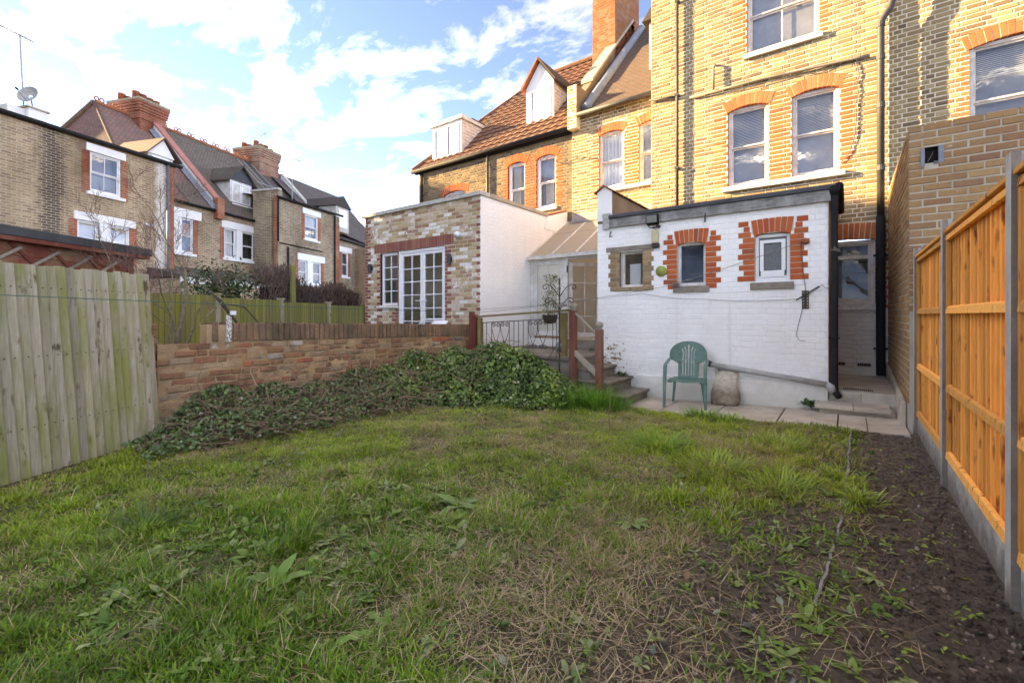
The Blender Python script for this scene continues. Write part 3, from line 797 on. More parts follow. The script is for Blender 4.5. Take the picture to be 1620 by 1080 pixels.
sash(house, FM, -0.88, -0.12, 4.03, 5.66, fm=WHITE_O, inside=('blind', 0.50, 1.0, 0.05), rec=0.07, room=PANE_REFL, deep=.18)
mb = MB(); mb.fbox(FM, -2.13, -0.03, -0.05, 0.09, 3.93, 4.028); mb.build('sill', WHITE_D, house, bevel=0.008)
# ground floor window with a top light
gw = sash(house, FM, -0.62, 0.40, 1.55, 2.72, fm=WHITE_O, single=True, rec=0.05, fw=0.07, sill=(0.05, 0.05, 0.10, WHITE_O), room=ROOMG, glass=GLASS_D)
mb = MB(); mb.fbox(FM, -0.55, 0.33, -0.13, -0.052, 2.38, 2.45); mb.build('transom', WHITE_O, gw, bevel=0.004)
mb = MB()
for z in (1.95, 2.15, 2.35): mb.fbox(FM, 0.02, 0.32, -0.45, -0.25, z, z + .02)
mb.fbox(FM, 0.02, 0.04, -.45, -.25, 1.9, 2.37); mb.build('shelf', WOOD_GRY, gw)
for uu in (-0.13, 0.24):
    mb = MB(); mb.fbox(FM, uu - .10, uu + .10, 0.004, 0.012, 0.43, 0.49)
    mb.build('air_brick', STONE, house)
    for k in range(6):
        mb = MB(); mb.fbox(FM, uu - .092 + k * .031, uu - .072 + k * .031, 0.008, 0.014, 0.44, 0.48); mb.build('slot', BLACK, house)
# flank of the rear block
FL = Fr(-3.66, 10.4, -90)
slab(house, FL, -5.0, -0.02, 0.2, 9.3, [], FARB, thick=0.3, recess=0.002, uv=True)
mb = MB(); mb.box(-3.8, 0.75, 10.3, 16, 9.3, 9.45); mb.build('roof', FELT, house)

# stair bay, set back
FS = Fr(0, 11.2, 0)
ws = [(-5.37, -4.66, 4.70, 6.22), (-4.27, -3.50, 4.70, 6.25)]
wall = slab(house, FS, -6.18, -3.40, 2.5, 6.85, ws, MORT, thick=0.4, recess=0.006, rmat=RED)
def cls_s(u, z, L, i):
    if -4.66 < u < -4.27 and 4.6 < z < 6.3: return 1
    return 1 if near(u, z, [(a, b, c, d + .02) for (a, b, c, d) in ws], 0.24 if i % 2 else 0.13) else 0
bricks(wall, FS, -6.18, -3.40, 2.55, 6.85, ws + [(-5.41, -4.62, 6.16, 6.42), (-4.31, -3.46, 6.19, 6.45)], [STOCK, RED], cls_s, n_ind=260, seed=4, keep=lambda u, z: z > 3.3)
arch(wall, FS, -5.37, -4.66, 6.14, 0.07, 0.22, RED, n=10, extra=0.02)
arch(wall, FS, -4.27, -3.50, 6.17, 0.07, 0.22, RED, n=10, extra=0.02)
sash(house, FS, -5.37, -4.66, 4.70, 6.20, fm=WHITE_O, rec=0.06, room=ROOMG, inside=('curtain', 0.0, 1, 0.0, 1.0), meet=0.48)
sash(house, FS, -4.27, -3.50, 4.70, 6.23, fm=WHITE_O, rec=0.06, room=PANE_REFL, deep=.14, meet=0.48)
mb = MB(); mb.fbox(FS, -5.42, -3.45, -0.03, 0.07, 4.60, 4.698); mb.build('sill', WHITE_O, house, bevel=0.006)
# roof of the stair bay, with lead valley and party parapet
def roofquad(name, pts, mat, parent, th=0.0):
    mb = MB(); mb.quad(*pts)
    o = mb.build(name, mat, parent)
    a, b, d = Vector(pts[0]), Vector(pts[1]), Vector(pts[3])
    ex = (b - a).normalized(); ey = (d - a); ey = (ey - ex * ey.dot(ex)).normalized()
    uvl = o.data.uv_layers.new(name='uv')
    for li, l in enumerate(o.data.loops):
        p = Vector(mb.v[l.vertex_index]) - a
        uvl.data[li].uv = (p.dot(ex), p.dot(ey))
    return o
RZ = 1.03
roofquad('roof', [(-5.95, 11.05, 6.85), (-3.3, 11.05, 6.85), (-3.3, 15.3, 6.85 + 4.25 * RZ), (-5.95, 15.3, 6.85 + 4.25 * RZ)], TILE_BR, house)
mb = MB(); mb.tube([(-5.97, 11.02, 6.80), (-3.4, 11.02, 6.80)], 0.06, 10); mb.build('gutter', GREYP, house, smooth=True)
mb = MB(); mb.tube([(-5.70, 11.15, 6.98), (-5.70, 13.0, 6.98 + 1.85 * RZ), (-5.70, 15.2, 6.98 + 4.05 * RZ)], 0.14, 8); mb.build('lead_roll', LEAD, house, smooth=True)
# party parapet: stepped kneeler in brick, brown rendered upstand with stone coping
mb = MB(); mb.box(-6.20, -5.93, 10.98, 11.5, 6.45, 7.62); kn = mb.build('kneeler', MORT, house)
FK = Fr(0, 10.98, 0)
bricks(kn, FK, -6.20, -5.93, 6.46, 7.62, [], [STOCK], n_ind=60, seed=9)
mb = MB(); mb.hexa([(-6.2, 11.5, 6.6), (-5.93, 11.5, 6.6), (-5.93, 15.2, 10.3), (-6.2, 15.2, 10.3), (-6.2, 11.5, 7.62), (-5.93, 11.5, 7.62), (-5.93, 15.2, 11.55), (-6.2, 15.2, 11.55)])
mb.hexa([(-5.93, 10.99, 6.86), (-5.91, 10.99, 6.86), (-5.91, 11.9, 6.86), (-5.93, 11.9, 6.86), (-5.93, 10.99, 7.6), (-5.91, 10.99, 7.6), (-5.91, 11.9, 7.65), (-5.93, 11.9, 7.65)])
mb.build('parapet', RENDB, house)
mb = MB(); mb.hexa([(-6.27, 11.9, 7.66 + .42), (-5.88, 11.9, 7.66 + .42), (-5.88, 15.0, 10.96 + .42), (-6.27, 15.0, 10.96 + .42), (-6.27, 11.9, 7.76 + .42), (-5.88, 11.9, 7.76 + .42), (-5.88, 15.0, 11.06 + .42), (-6.27, 15.0, 11.06 + .42)])
mb.build('coping', COPE, house, bevel=0.01)
# chimney stack on the party wall
CX0, CX1, CY0, CY1 = -6.72, -5.93, 13.55, 15.6
mb = MB(); mb.box(CX0, CX1, CY0, CY1, 8.2, 15.5); ch = mb.build('chimney', mortar('red_brown_mortar', (0.30, 0.17, 0.10), (0.22, 0.12, 0.07)), house)
bricks(ch, Fr(0, CY0, 0), CX0, CX1, 8.8, 14.4, [], [CHIM], n_ind=300, seed=12, keep=lambda u, z: z < 14.2)
bricks(ch, Fr(CX1, 0, 90), CY0, CY1, 8.8, 14.4, [], [CHIM], n_ind=200, seed=13, keep=lambda u, z: z < 14.2)
mb = MB()
for k in range(4): mb.box(CX0 - .04 * (k + 1), CX1 + .04 * (k + 1), CY0 - .04 * (k + 1), CY1 + .04 * (k + 1), 13.2 + .08 * k, 13.28 + .08 * k - .001)
mb.build('oversailing_course', CHIM, ch)
# rear roof dormer seen past the block
mb = MB(); mb.box(-4.35, -3.55, 12.2, 13.6, 7.9, 9.35); dm = mb.build('dormer', WHITE_O, house)
mb = MB(); mb.hexa([(-4.5, 12.05, 9.3), (-3.4, 12.05, 9.3), (-3.4, 13.8, 9.3), (-4.5, 13.8, 9.3), (-4.0, 12.05, 9.95), (-3.9, 12.05, 9.95), (-3.9, 13.8, 9.95), (-4.0, 13.8, 9.95)]); mb.build('dormer_roof', TILE_BR, dm)
mb = MB(); mb.box(-4.22, -3.65, 12.17, 12.199, 8.1, 9.2); mb.build('dormer_window', PVC, dm)
mb = MB(); mb.box(-4.14, -3.72, 12.16, 12.169, 8.2, 9.1); mb.build('dormer_pane', FROST, dm)

# pipes and cables on the house wall
def pipe(parent, name, pts, r, mat, n=10): 
    mb = MB(); mb.tube(pts, r, n); return mb.build(name, mat, parent, smooth=True)
def P_(fr, *a): return [fr.p(*t) for t in a]
dp = pipe(house, 'soil_pipe', P_(FM, (-3.05, 0.075, 9.3), (-3.05, 0.075, 3.0)), 0.034, GREYP)
for z in (8.3, 6.22, 4.6):
    mb = MB(); mb.fbox(FM, -3.09, -3.01, 0.0, 0.112, z, z + .05); mb.build('pipe_clip', GREYP, dp)
pipe(house, 'waste_pipe', P_(FM, (-3.68, 0.06, 6.30), (-3.3, 0.06, 6.25), (-3.05, 0.06, 6.22)), 0.026, GREYP)
pipe(house, 'waste_pipe', P_(FM, (-2.78, 0.05, 6.12), (-1.45, 0.05, 6.10), (-0.39, 0.05, 6.04), (0.10, 0.05, 6.01), (0.32, 0.05, 5.99)), 0.026, WIREW)
pipe(house, 'vent_pipe', P_(FM, (-2.29, 0.085, 6.14), (-2.29, 0.085, 6.60), (-2.26, 0.075, 6.65), (-2.22, 0.0, 6.66)), 0.022, WIREW)
cabpts = [(0.09, 0.02, 6.02), (0.15, .02, 5.85), (0.17, .02, 5.70), (0.13, .02, 5.55), (0.16, .02, 5.40), (0.12, .02, 5.2), (0.13, .02, 4.95), (0.12, .02, 4.79), (0.09, .02, 4.55), (0.02, .02, 4.33), (-0.1, .02, 4.17)]
pipe(house, 'cable', P_(FM, *cabpts), 0.008, WIRE, 6)
pipe(house, 'cable', P_(FM, (-2.6, .02, 6.07), (-1.5, .06, 6.02), (-0.9, .02, 5.99), (-.4, .02, 5.93), (0.1, .02, 6.03)), 0.007, WIRE, 6)
rp = pipe(house, 'rain_pipe', P_(FM, (0.62, .10, 9.3), (0.62, .10, 6.80), (0.60, .10, 6.72), (0.49, .10, 6.55), (0.47, .10, 6.48), (0.47, .10, 3.10)), 0.055, GREYP, 14)
for z in (6.42, 5.85, 5.0, 3.9):
    mb = MB(); mb.tube(P_(FM, (0.47, .10, z), (0.47, .10, z + .09)), 0.064, 14); mb.build('pipe_collar', GREYP, rp, smooth=False)
pipe(house, 'rain_pipe_foot', P_(FM, (0.47, .10, 3.099), (0.47, .10, 0.42), (0.47, .12, 0.30)), 0.066, BLACK, 14)
for z in (2.4, 0.75):
    mb = MB(); mb.fbox(FM, 0.37, 0.57, 0.0, 0.12, z, z + .025); mb.build('pipe_clip', BLACK, house)

# house to the right of it, set back a little
FN = Fr(0, 10.54, 0)
nh = thing('brick_house', 'stock brick house wall with one window above the tan extension, edge of frame', 'house', (2.5, 10.54, 0))
wn_ = [(1.62, 2.75, 4.3, 5.82)]
wall = slab(nh, FN, 0.591, 6.0, 2.4, 9.3, wn_, MORT, thick=0.4, recess=0.006, rmat=RED)
bricks(wall, FN, 0.591, 4.2, 2.5, 9.3, wn_ + [(1.58, 2.79, 5.76, 6.0)], [STOCK, RED], lambda u, z, L, i: 1 if near(u, z, [(1.62, 2.75, 4.3, 5.84)], 0.25 if i % 2 else 0.13) else 0, n_ind=300, seed=6, keep=lambda u, z: z < 8.6)
arch(wall, FN, 1.62, 2.75, 5.74, 0.08, 0.24, RED, n=15, extra=0.02)
sash(nh, FN, 1.62, 2.75, 4.3, 5.80, fm=WHITE_O, rec=0.05, inside=('blind', 0.66, 1.0), meet=0.36, room=ROOMG, deep=.2)
mb = MB(); mb.box(0.6, 6, 10.4, 16, 9.3, 9.45); mb.build('roof', FELT, nh)

# ------------------------------------------------------------------ neighbour's house on the left
FLN = Fr(0, 11.25, 0)
ln = thing('brick_house', 'brown stock brick house with hipped tile roof and two dormers behind the extension', 'house', (-9.3, 11.25, 0))
wl = [(-8.46, -7.82, 4.40, 6.02), (-7.41, -6.74, 4.48, 6.02), (-11.22, -10.2, 4.2, 5.56)]
wall = slab(ln, FLN, -12.46, -6.182, 2.5, 6.55, wl, MORT_DK, thick=0.4, recess=0.006, rmat=RED)
ahl = [(-8.5, -7.78, 5.96, 6.2), (-7.45, -6.70, 5.96, 6.2), (-11.26, -10.16, 5.5, 5.75)]
def cls_l(u, z, L, i):
    for (a, b, c, d) in wl:
        if a - (0.24 if i % 2 else 0.17) < u < b + (0.24 if i % 2 else 0.17) and c < z < d + .1: return 1
    if -7.82 < u < -7.41 and 4.3 < z < 6.1: return 1
    return 0
bricks(wall, FLN, -12.46, -6.182, 2.6, 6.55, wl + ahl, [STOCK_DK, REDF], cls_l, n_ind=300, seed=7, keep=lambda u, z: z > 3.75)
for (a, b, c, d) in wl: arch(wall, FLN, a - .03, b + .03, d - 0.10, 0.10, 0.24, REDF, extra=0.03)
sash(ln, FLN, -8.46, -7.82, 4.40, 6.0, inside=('curtain', 0, 1, 0.05, 0.55), rec=0.08, room=PANE_REFL, deep=.18)
sash(ln, FLN, -7.41, -6.74, 4.48, 6.0, inside=('curtain', 0, .5, 0.3, 0.75), rec=0.08, room=PANE_REFL, deep=.18, sill=(0.05, 0.05, 0.09, WHITE_D))
sash(ln, FLN, -11.22, -10.2, 4.2, 5.54, rec=0.08, vm=1)
pipe(ln, 'rain_pipe', P_(FLN, (-9.22, .06, 6.5), (-9.22, .06, 4.2)), 0.045, GREYP)
pipe(ln, 'rain_pipe', P_(FLN, (-12.27, .05, 6.5), (-12.27, .05, 4.0)), 0.04, BLACK)
pipe(ln, 'gutter', P_(FLN, (-12.66, .16, 6.50), (-6.19, .16, 6.52)), 0.07, BLACK)
mb = MB(); mb.fbox(FLN, -12.6, -6.19, 0.0, 0.10, 6.42, 6.56); mb.build('fascia', BLACK, ln)
# tiled roof: rolled interlocking tiles, real courses
def tiled_roof(x0, x1, y0, z0, run, rise, hip=None, per=0.30, row=0.34, amp=0.035):
    Ls = math.hypot(run, rise); cy, cz = run / Ls, rise / Ls
    cols = int((x1 - x0) / per * 6); rows = int(Ls / row)
    mb = MB(); mb.smooth = False
    prof = [0, .55, 1, .55, 0, 0]
    idx = {}
    def P(i, s, lift):
        x = x0 + (x1 - x0) * i / cols
        h = lift + amp * prof[i % 6]
        return (x, y0 + s * cy - h * cz, z0 + s * cz + h * cy)
    for r in range(rows):
        s0, s1 = r * row, (r + 1) * row + 0.03
        for i in range(cols):
            xm = x0 + (x1 - x0) * (i + .5) / cols; sm = (s0 + s1) / 2
            if hip and not hip(xm, sm / Ls): continue
            rv = random.Random((i // 6) * 131 + r * 17).random()
            mb.quad(P(i, s0, .045), P(i + 1, s0, .045), P(i + 1, s1, .0), P(i, s1, .0), 0, rv)
            mb.quad(P(i, s0, .0), P(i + 1, s0, .0), P(i + 1, s0, .045), P(i, s0, .045), 0, rv)
    return mb
t = NT('brown_rolled_tile')
rr_ = t.attr('rnd').outputs['Fac']
col = t.ramp(rr_, [(0.0, (0.16, 0.075, 0.04)), (0.5, (0.205, 0.10, 0.055)), (1.0, (0.12, 0.058, 0.036))])
col = t.mix(t.ramp(t.noise(1.2, 6, 0.7), [(0.45, 0.0), (0.75, 0.7)]), col, (0.12, 0.07, 0.05))
t.color(col); t.rough(0.85); t.bump(t.noise(60), 0.3, 0.004)
TILE_ROLL = t.m
hipf = lambda x, f: x > -12.6 + 2.75 * f
mb = tiled_roof(-12.62, -6.0, 11.10, 6.52, 4.2, 4.2 * 1.02, hip=hipf)
mb.build('roof_tiles', TILE_ROLL, ln, rnd=True, kind='stuff')
mb = MB(); mb.quad((-12.55, 11.2, 6.45), (-6.0, 11.2, 6.45), (-6.0, 15.3, 10.68), (-9.8, 15.3, 10.68)); mb.quad((-12.55, 11.2, 6.45), (-9.8, 15.3, 10.68), (-9.8, 15.5, 10.68), (-12.55, 19, 6.45)); mb.build('roof', TILE_DK, ln)
mb = MB()
for k in range(14):
    a, b = k / 14, (k + 1) / 14 + .01
    p = [(-12.62 + 2.8 * q, 11.08 + 4.22 * q, 6.56 + 4.26 * q) for q in (a, b)]
    mb.tube(p, 0.075, 8)
mb.build('hip_tiles', TILE_ROLL, ln, rnd=True)
mb = MB()
for k in range(10):
    mb.tube([(-9.85 + .36 * k, 15.3, 10.84), (-9.85 + .36 * k + .35, 15.3, 10.84)], 0.10, 8)
mb.build('ridge_tiles', TILE_ROLL, ln, rnd=True)
# flat-roofed dormer
D1 = Fr(0, 11.42, 0)
mb = MB(); mb.hexa([(-11.95, 11.42, 6.72), (-10.56, 11.42, 6.72), (-10.56, 11.6, 6.72), (-11.95, 11.6, 6.72), (-11.95, 11.42, 8.02), (-10.56, 11.42, 8.02), (-10.56, 12.9, 8.02), (-11.95, 12.9, 8.02)])
dm = mb.build('dormer', WHITE, ln)
mb = MB(); mb.box(-12.03, -10.48, 11.34, 13.1, 8.022, 8.14); mb.build('dormer_roof', WHITE_D, dm)
mb = MB(); mb.box(-10.75, -10.5, 11.9, 12.6, 8.14, 8.2); mb.build('roof_upstand', FELT, dm)
FD = Fr(-10.559, 0, 90)
for k in range(11):
    zz = 6.80 + k * .11; y1 = 11.6 + (zz - 6.72)
    mb = MB(); mb.hexa([FD.p(11.44, .022, zz), FD.p(y1, .022, zz), FD.p(y1, 0, zz), FD.p(11.44, 0, zz), FD.p(11.44, .008, zz + .11), FD.p(y1 + .1, .008, zz + .11), FD.p(y1 + .1, 0, zz + .11), FD.p(11.44, 0, zz + .11)])
    mb.build('weatherboard', WHITE_O, dm)
for (a, b) in ((-11.85, -11.28), (-11.23, -10.66)):
    sash(dm, D1, a, b, 6.84, 7.92, rec=-0.03, single=True, room=ROOMG, fm=PVC, name='dormer_window', deep=0.2, inside=('board', 0, 1, PANE_REFL))
mb = MB(); mb.hexa([(-10.5, 11.35, 6.72), (-10.35, 11.35, 6.72), (-10.35, 13.0, 8.42), (-10.5, 13.0, 8.42), (-10.55, 11.35, 6.80), (-10.38, 11.35, 6.80), (-10.38, 13.0, 8.50), (-10.55, 13.0, 8.50)]); mb.build('flashing', FELT, dm)
# gabled dormer
D2 = Fr(0, 12.0, 0)
mb = MB(); mb.hexa([(-8.28, 12.0, 7.28), (-7.26, 12.0, 7.28), (-7.26, 12.2, 7.28), (-8.28, 12.2, 7.28), (-8.28, 12.0, 8.56), (-7.26, 12.0, 8.56), (-7.26, 13.4, 8.56), (-8.28, 13.4, 8.56)])
mb.hexa([(-8.28, 12.0, 8.561), (-7.26, 12.0, 8.561), (-7.26, 14.0, 8.561), (-8.28, 14.0, 8.561), (-7.78, 12.0, 9.25), (-7.76, 12.0, 9.25), (-7.76, 14.0, 9.25), (-7.78, 14.0, 9.25)])
dm = mb.build('dormer', WHITE, ln)
for sgn in (-1, 1):
    xa = -7.77 + sgn * .62
    mb = MB(); mb.hexa([(xa, 11.86, 8.48), (-7.77, 11.86, 9.32), (-7.77, 14.2, 9.32), (xa, 14.2, 8.48), (xa + sgn * .03, 11.86, 8.54), (-7.77, 11.86, 9.40), (-7.77, 14.2, 9.40), (xa + sgn * .03, 14.2, 8.54)])
    mb.build('dormer_roof', TILE_BR if sgn > 0 else REDTILE, dm)
sash(dm, D2, -8.14, -7.38, 7.36, 8.45, rec=-0.03, room=ROOMG, fm=PVC, name='dormer_window', deep=0.2, inside=('board', 0, 1, PANE_REFL), meet=0.46, fw=0.07)
FD = Fr(-7.259, 0, 90)
for k in range(11):
    zz = 7.32 + k * .11; y1 = 12.2 + (zz - 7.28)
    mb = MB(); mb.hexa([FD.p(12.02, .022, zz), FD.p(y1, .022, zz), FD.p(y1, 0, zz), FD.p(12.02, 0, zz), FD.p(12.02, .008, zz + .11), FD.p(y1 + .1, .008, zz + .11), FD.p(y1 + .1, 0, zz + .11), FD.p(12.02, 0, zz + .11)])
    mb.build('weatherboard', WHITE_O, dm)
mb = MB(); mb.hexa([(-7.2, 11.95, 7.3), (-7.05, 11.95, 7.3), (-7.05, 13.3, 8.65), (-7.2, 13.3, 8.65), (-7.24, 11.95, 7.38), (-7.08, 11.95, 7.38), (-7.08, 13.3, 8.74), (-7.24, 13.3, 8.74)]); mb.build('flashing', FELT, dm)

# ------------------------------------------------------------------ brick extension with french doors
FE = Fr(0, 7.475, 0)
ex = thing('rear_extension', 'flat-roofed reclaimed brick extension with white french doors and painted side wall', 'extension', (-8.4, 7.475, 0))
EX0, EX1 = -10.40, -6.35
he = [(-9.75, -9.07, 1.58, 2.95), (-9.072, -7.42, 0.75, 2.95)]
wall = slab(ex, FE, EX0, EX1 - .010, 0.0, 3.93, he, MORT_EX, thick=0.3, recess=0.006, rmat=PLUM)
def cls_e(u, z, L, i):
    e = 0.2 if i % 2 else 0.09
    if u < EX0 + e + .03 or u > EX1 - e - .03: return 1
    if z < 3.0 and (-9.75 - e - .03 < u < -9.75 or -7.42 < u < -7.42 + e + .06): return 1
    if z < 1.56 and u > -9.2 and u < -9.0: return 1
    return 0
lint = (-10.0, -7.14, 2.95, 3.20)
bricks(wall, FE, EX0, EX1, 0.03, 3.93, he + [lint], [RECL, PLUM], cls_e, bond='stretcher', joint=0.012, n_ind=300, seed=8, keep=lambda u, z: z > 0.8)
n = 38
for k in range(n):
    a = lint[0] + (lint[1] - lint[0]) * k / n
    mb = MB(); jo = random.uniform(-.002, .004); mb.fbox(FE, a + .004, a + (lint[1] - lint[0]) / n - .005, -.04, .002 + jo, 2.957, 3.195); mb.build('soldier_brick', PLUM, wall, bevel=0.003)
mb = MB(); mb.box(EX0 - .06, EX1 + .05, 7.41, 7.75, 3.931, 4.02); mb.build('coping', CONC, ex, bevel=0.008)
FX = Fr(EX1, 0, 90)
wside = slab(ex, FX, 7.490, 11.24, 0.0, 3.93, [], MORT_PT, thick=0.3, recess=0.002)
bricks(wside, FX, 7.476, 11.24, 0.03, 3.93, [], [WPAINT2], gauge=0.083, bond='flemish', n_ind=300, seed=10, joint=0.004, depthj=0.001, keep=lambda u, z: z > 0.55)
mb = MB(); mb.box(EX1 - .30, EX1 + .05, 7.752, 10.15, 3.931, 4.02); mb.build('coping', COPE, ex, bevel=0.008)
mb = MB(); mb.hexa([(EX1 - .28, 10.0, 3.6), (EX1 + .02, 10.0, 3.6), (EX1 + .02, 11.2, 3.6), (EX1 - .28, 11.2, 3.6), (EX1 - .28, 10.16, 3.94), (EX1 + .02, 10.16, 3.94), (EX1 + .02, 11.2, 4.25), (EX1 - .28, 11.2, 4.25)]); mb.build('ramped_upstand', WPAINT2, ex)
mb = MB(); mb.hexa([(EX1 - .34, 10.14, 3.945), (EX1 + .0, 10.14, 3.945), (EX1 + .0, 11.2, 4.255), (EX1 - .34, 11.2, 4.255), (EX1 - .34, 10.14, 3.99), (EX1 + .0, 10.14, 3.99), (EX1 + .0, 11.2, 4.30), (EX1 - .34, 11.2, 4.30)]); mb.build('tile_creasing', PLUM, ex)
mb = MB(); mb.box(EX0 + .1, EX1 - .2, 7.7, 11.24, 3.6, 3.7); mb.build('roof', FELT, ex)
mb = MB(); mb.box(EX0, EX0 + .25, 7.76, 11.24, 0, 3.93); mb.build('wall', MORT_EX, ex)
# doors and side light
def glazed(parent, fr, u0, u1, z0, z1, nu, nv, fm, rec=0.06, fw=0.07, name='door', glass=None):
    mb = MB(); o = -rec
    mb.fbox(fr, u0, u0 + fw, o - .06, o, z0, z1); mb.fbox(fr, u1 - fw, u1, o - .06, o, z0, z1)
    mb.fbox(fr, u0 + fw, u1 - fw, o - .06, o - .003, z0, z0 + fw * 1.2); mb.fbox(fr, u0 + fw, u1 - fw, o - .06, o - .003, z1 - fw, z1)
    d = mb.build(name, fm, parent, bevel=0.004)
    a0, a1, b0, b1 = u0 + fw, u1 - fw, z0 + fw * 1.2, z1 - fw
    for k in range(1, nu):
        q = a0 + (a1 - a0) * k / nu; mb = MB(); mb.fbox(fr, q - .011, q + .011, o - .045, o - .012, b0, b1); mb.build('glazing_bar', fm, d)
    for k in range(1, nv):
        q = b0 + (b1 - b0) * k / nv; mb = MB(); mb.fbox(fr, a0, a1, o - .047, o - .010, q - .011, q + .011); mb.build('glazing_bar', fm, d)
    for i in range(nu):
        for j in range(nv):
            mb = MB(); ua, ub = a0 + (a1 - a0) * i / nu, a0 + (a1 - a0) * (i + 1) / nu; za, zb = b0 + (b1 - b0) * j / nv, b0 + (b1 - b0) * (j + 1) / nv
            mb.quad(*[fr.p(u, o - .03, z) for (u, z) in ((ua, za), (ub, za), (ub, zb), (ua, zb))]); mb.build('pane', glass or GLASS_L, d)
    return d
glazed(ex, FE, -9.75, -9.074, 1.58, 2.945, 2, 4, PVC, name='window')
mb = MB(); mb.fbox(FE, -9.86, -9.06, -.02, .05, 1.54, 1.578); mb.build('sill', PVC, ex, bevel=0.004)
for (a, b) in ((-9.0, -8.225), (-8.215, -7.49)):
    d = glazed(ex, FE, a, b, 0.80, 2.88, 2, 6, PVC, name='door', rec=0.05)
mb = MB()
mb.fbox(FE, -9.068, -9.0, -.11, -.03, .76, 2.945); mb.fbox(FE, -7.49, -7.424, -.11, -.03, .76, 2.945); mb.fbox(FE, -9.0, -7.49, -.11, -.03, 2.88, 2.945)
mb.build('door_frame', PVC, ex, bevel=0.004)
for s in (-1, 1):
    mb = MB(); c = -8.22 + s * .045
    mb.fbox(FE, c - .018, c + .018, -.05, -.035, 1.55, 1.80); mb.tube(P_(FE, (c, -.035, 1.70), (c, -.005, 1.70), (c + s * .15, -.005, 1.70)), 0.011, 8); mb.build('door_handle', PVC, ex)
# room behind the doors
mb = MB(); P = FE.p
q = -2.2
for pts in (((-10.1, q, .75), (-6.7, q, .75), (-6.7, q, 3.3), (-10.1, q, 3.3)), ((-10.1, -.31, .75), (-10.1, q, .75), (-10.1, q, 3.3), (-10.1, -.31, 3.3)), ((-6.7, q, .75), (-6.7, -.31, .75), (-6.7, -.31, 3.3), (-6.7, q, 3.3)),
            ((-10.1, -.31, .75), (-6.7, -.31, .75), (-6.7, q, .75), (-10.1, q, .75)), ((-10.1, -.31, 3.3), (-6.7, -.31, 3.3), (-6.7, q, 3.3), (-10.1, q, 3.3))):
    mb.quad(*[P(*t) for t in pts])
mb.build('room', CREAM, ex)
mb = MB(); mb.box(-9.3, -7.9, 8.4, 9.0, 1.28, 1.33); mb.box(-9.2, -9.15, 8.45, 8.5, .75, 1.28); mb.box(-8.0, -7.95, 8.45, 8.5, .75, 1.28); mb.build('desk', WOOD_GRY, ex)
def wall_light(fr, u, z, label):
    r_ = thing('wall_light', label, 'wall light', fr.p(u, 0, z), 'black up-down lights beside the french doors')
    mb = MB(); mb.fbox(fr, u - .03, u + .03, .005, .03, z - .05, z + .05); mb.build('bracket', BLACK, r_)
    mb = MB(); mb.tube(P_(fr, (u, .075, z - .11), (u, .075, z + .11)), .045, 14); mb.build('cylinder_shade', simple('charcoal_metal' + str(int(u * 10)), (0.05, 0.055, 0.065), 0.5, bump=0), r_)
wall_light(FE, -10.10, 2.58, 'black cylinder wall light to the left of the side window')
wall_light(FE, -7.22, 2.62, 'black cylinder wall light to the right of the french doors')
r_ = thing('security_light', 'round white security light at the right end of the soldier course', 'light', FE.p(-6.96, 0, 3.16))
mb = MB(); mb.tube(P_(FE, (-6.98, .0, 3.16), (-6.98, .05, 3.16)), .05, 14); mb.build('base', PVC, r_)
mb = MB(); mb.tube(P_(FE, (-6.97, .05, 3.15), (-6.95, .09, 3.14), (-6.94, .13, 3.12)), [.025, .065, .07], 16); mb.build('lamp_head', PVC, r_, smooth=True)

# ------------------------------------------------------------------ conservatory lean-to
cs = thing('conservatory', 'old white timber lean-to conservatory with grimy glass roof and open door', 'conservatory', (-5.2, 9.37, 0.79))
FC = Fr(0, 9.37, 0)
mb = MB(); mb.box(-6.34, -3.60, 9.2, 11.2, 0.2, 0.79); mb.build('plinth', RENDER, cs)
# glazed front panel
glazed(cs, FC, -6.24, -5.42, 0.86, 2.66, 2, 5, WHITE_D, rec=0.0, fw=0.10, name='front_panel')
mb = MB(); mb.fbox(FC, -6.34, -6.24, -.1, .01, .8, 2.70); mb.fbox(FC, -5.42, -5.28, -.1, .02, .8, 2.70); mb.fbox(FC, -6.24, -3.85, -.09, .0, 2.66, 2.72); mb.fbox(FC, -4.28, -4.14, -.1, .02, .8, 2.66)
mb.build('frame', WHITE_D, cs, bevel=0.006)
mb = MB(); mb.fbox(FC, -6.2, -5.44, -.05, -.035, .9, 2.62); mb.build('panel_backing', CREAM, cs)
# open door leaf swung inwards
FO = Fr(-5.27, 9.42, 52)
d = glazed(cs, FO, 0.0, 0.80, 0.83, 2.60, 2, 4, WHITE_O, rec=0.0, fw=0.09, name='door')
mb = MB(); mb.fbox(FO, .72, .75, 0.0, .05, 1.60, 1.78); mb.build('door_handle', IRON, d)
for z in (1.2, 2.35):
    mb = MB(); mb.fbox(FC, -5.30, -5.27, .018, .03, z, z + .16); mb.build('hinge', IRON, d)
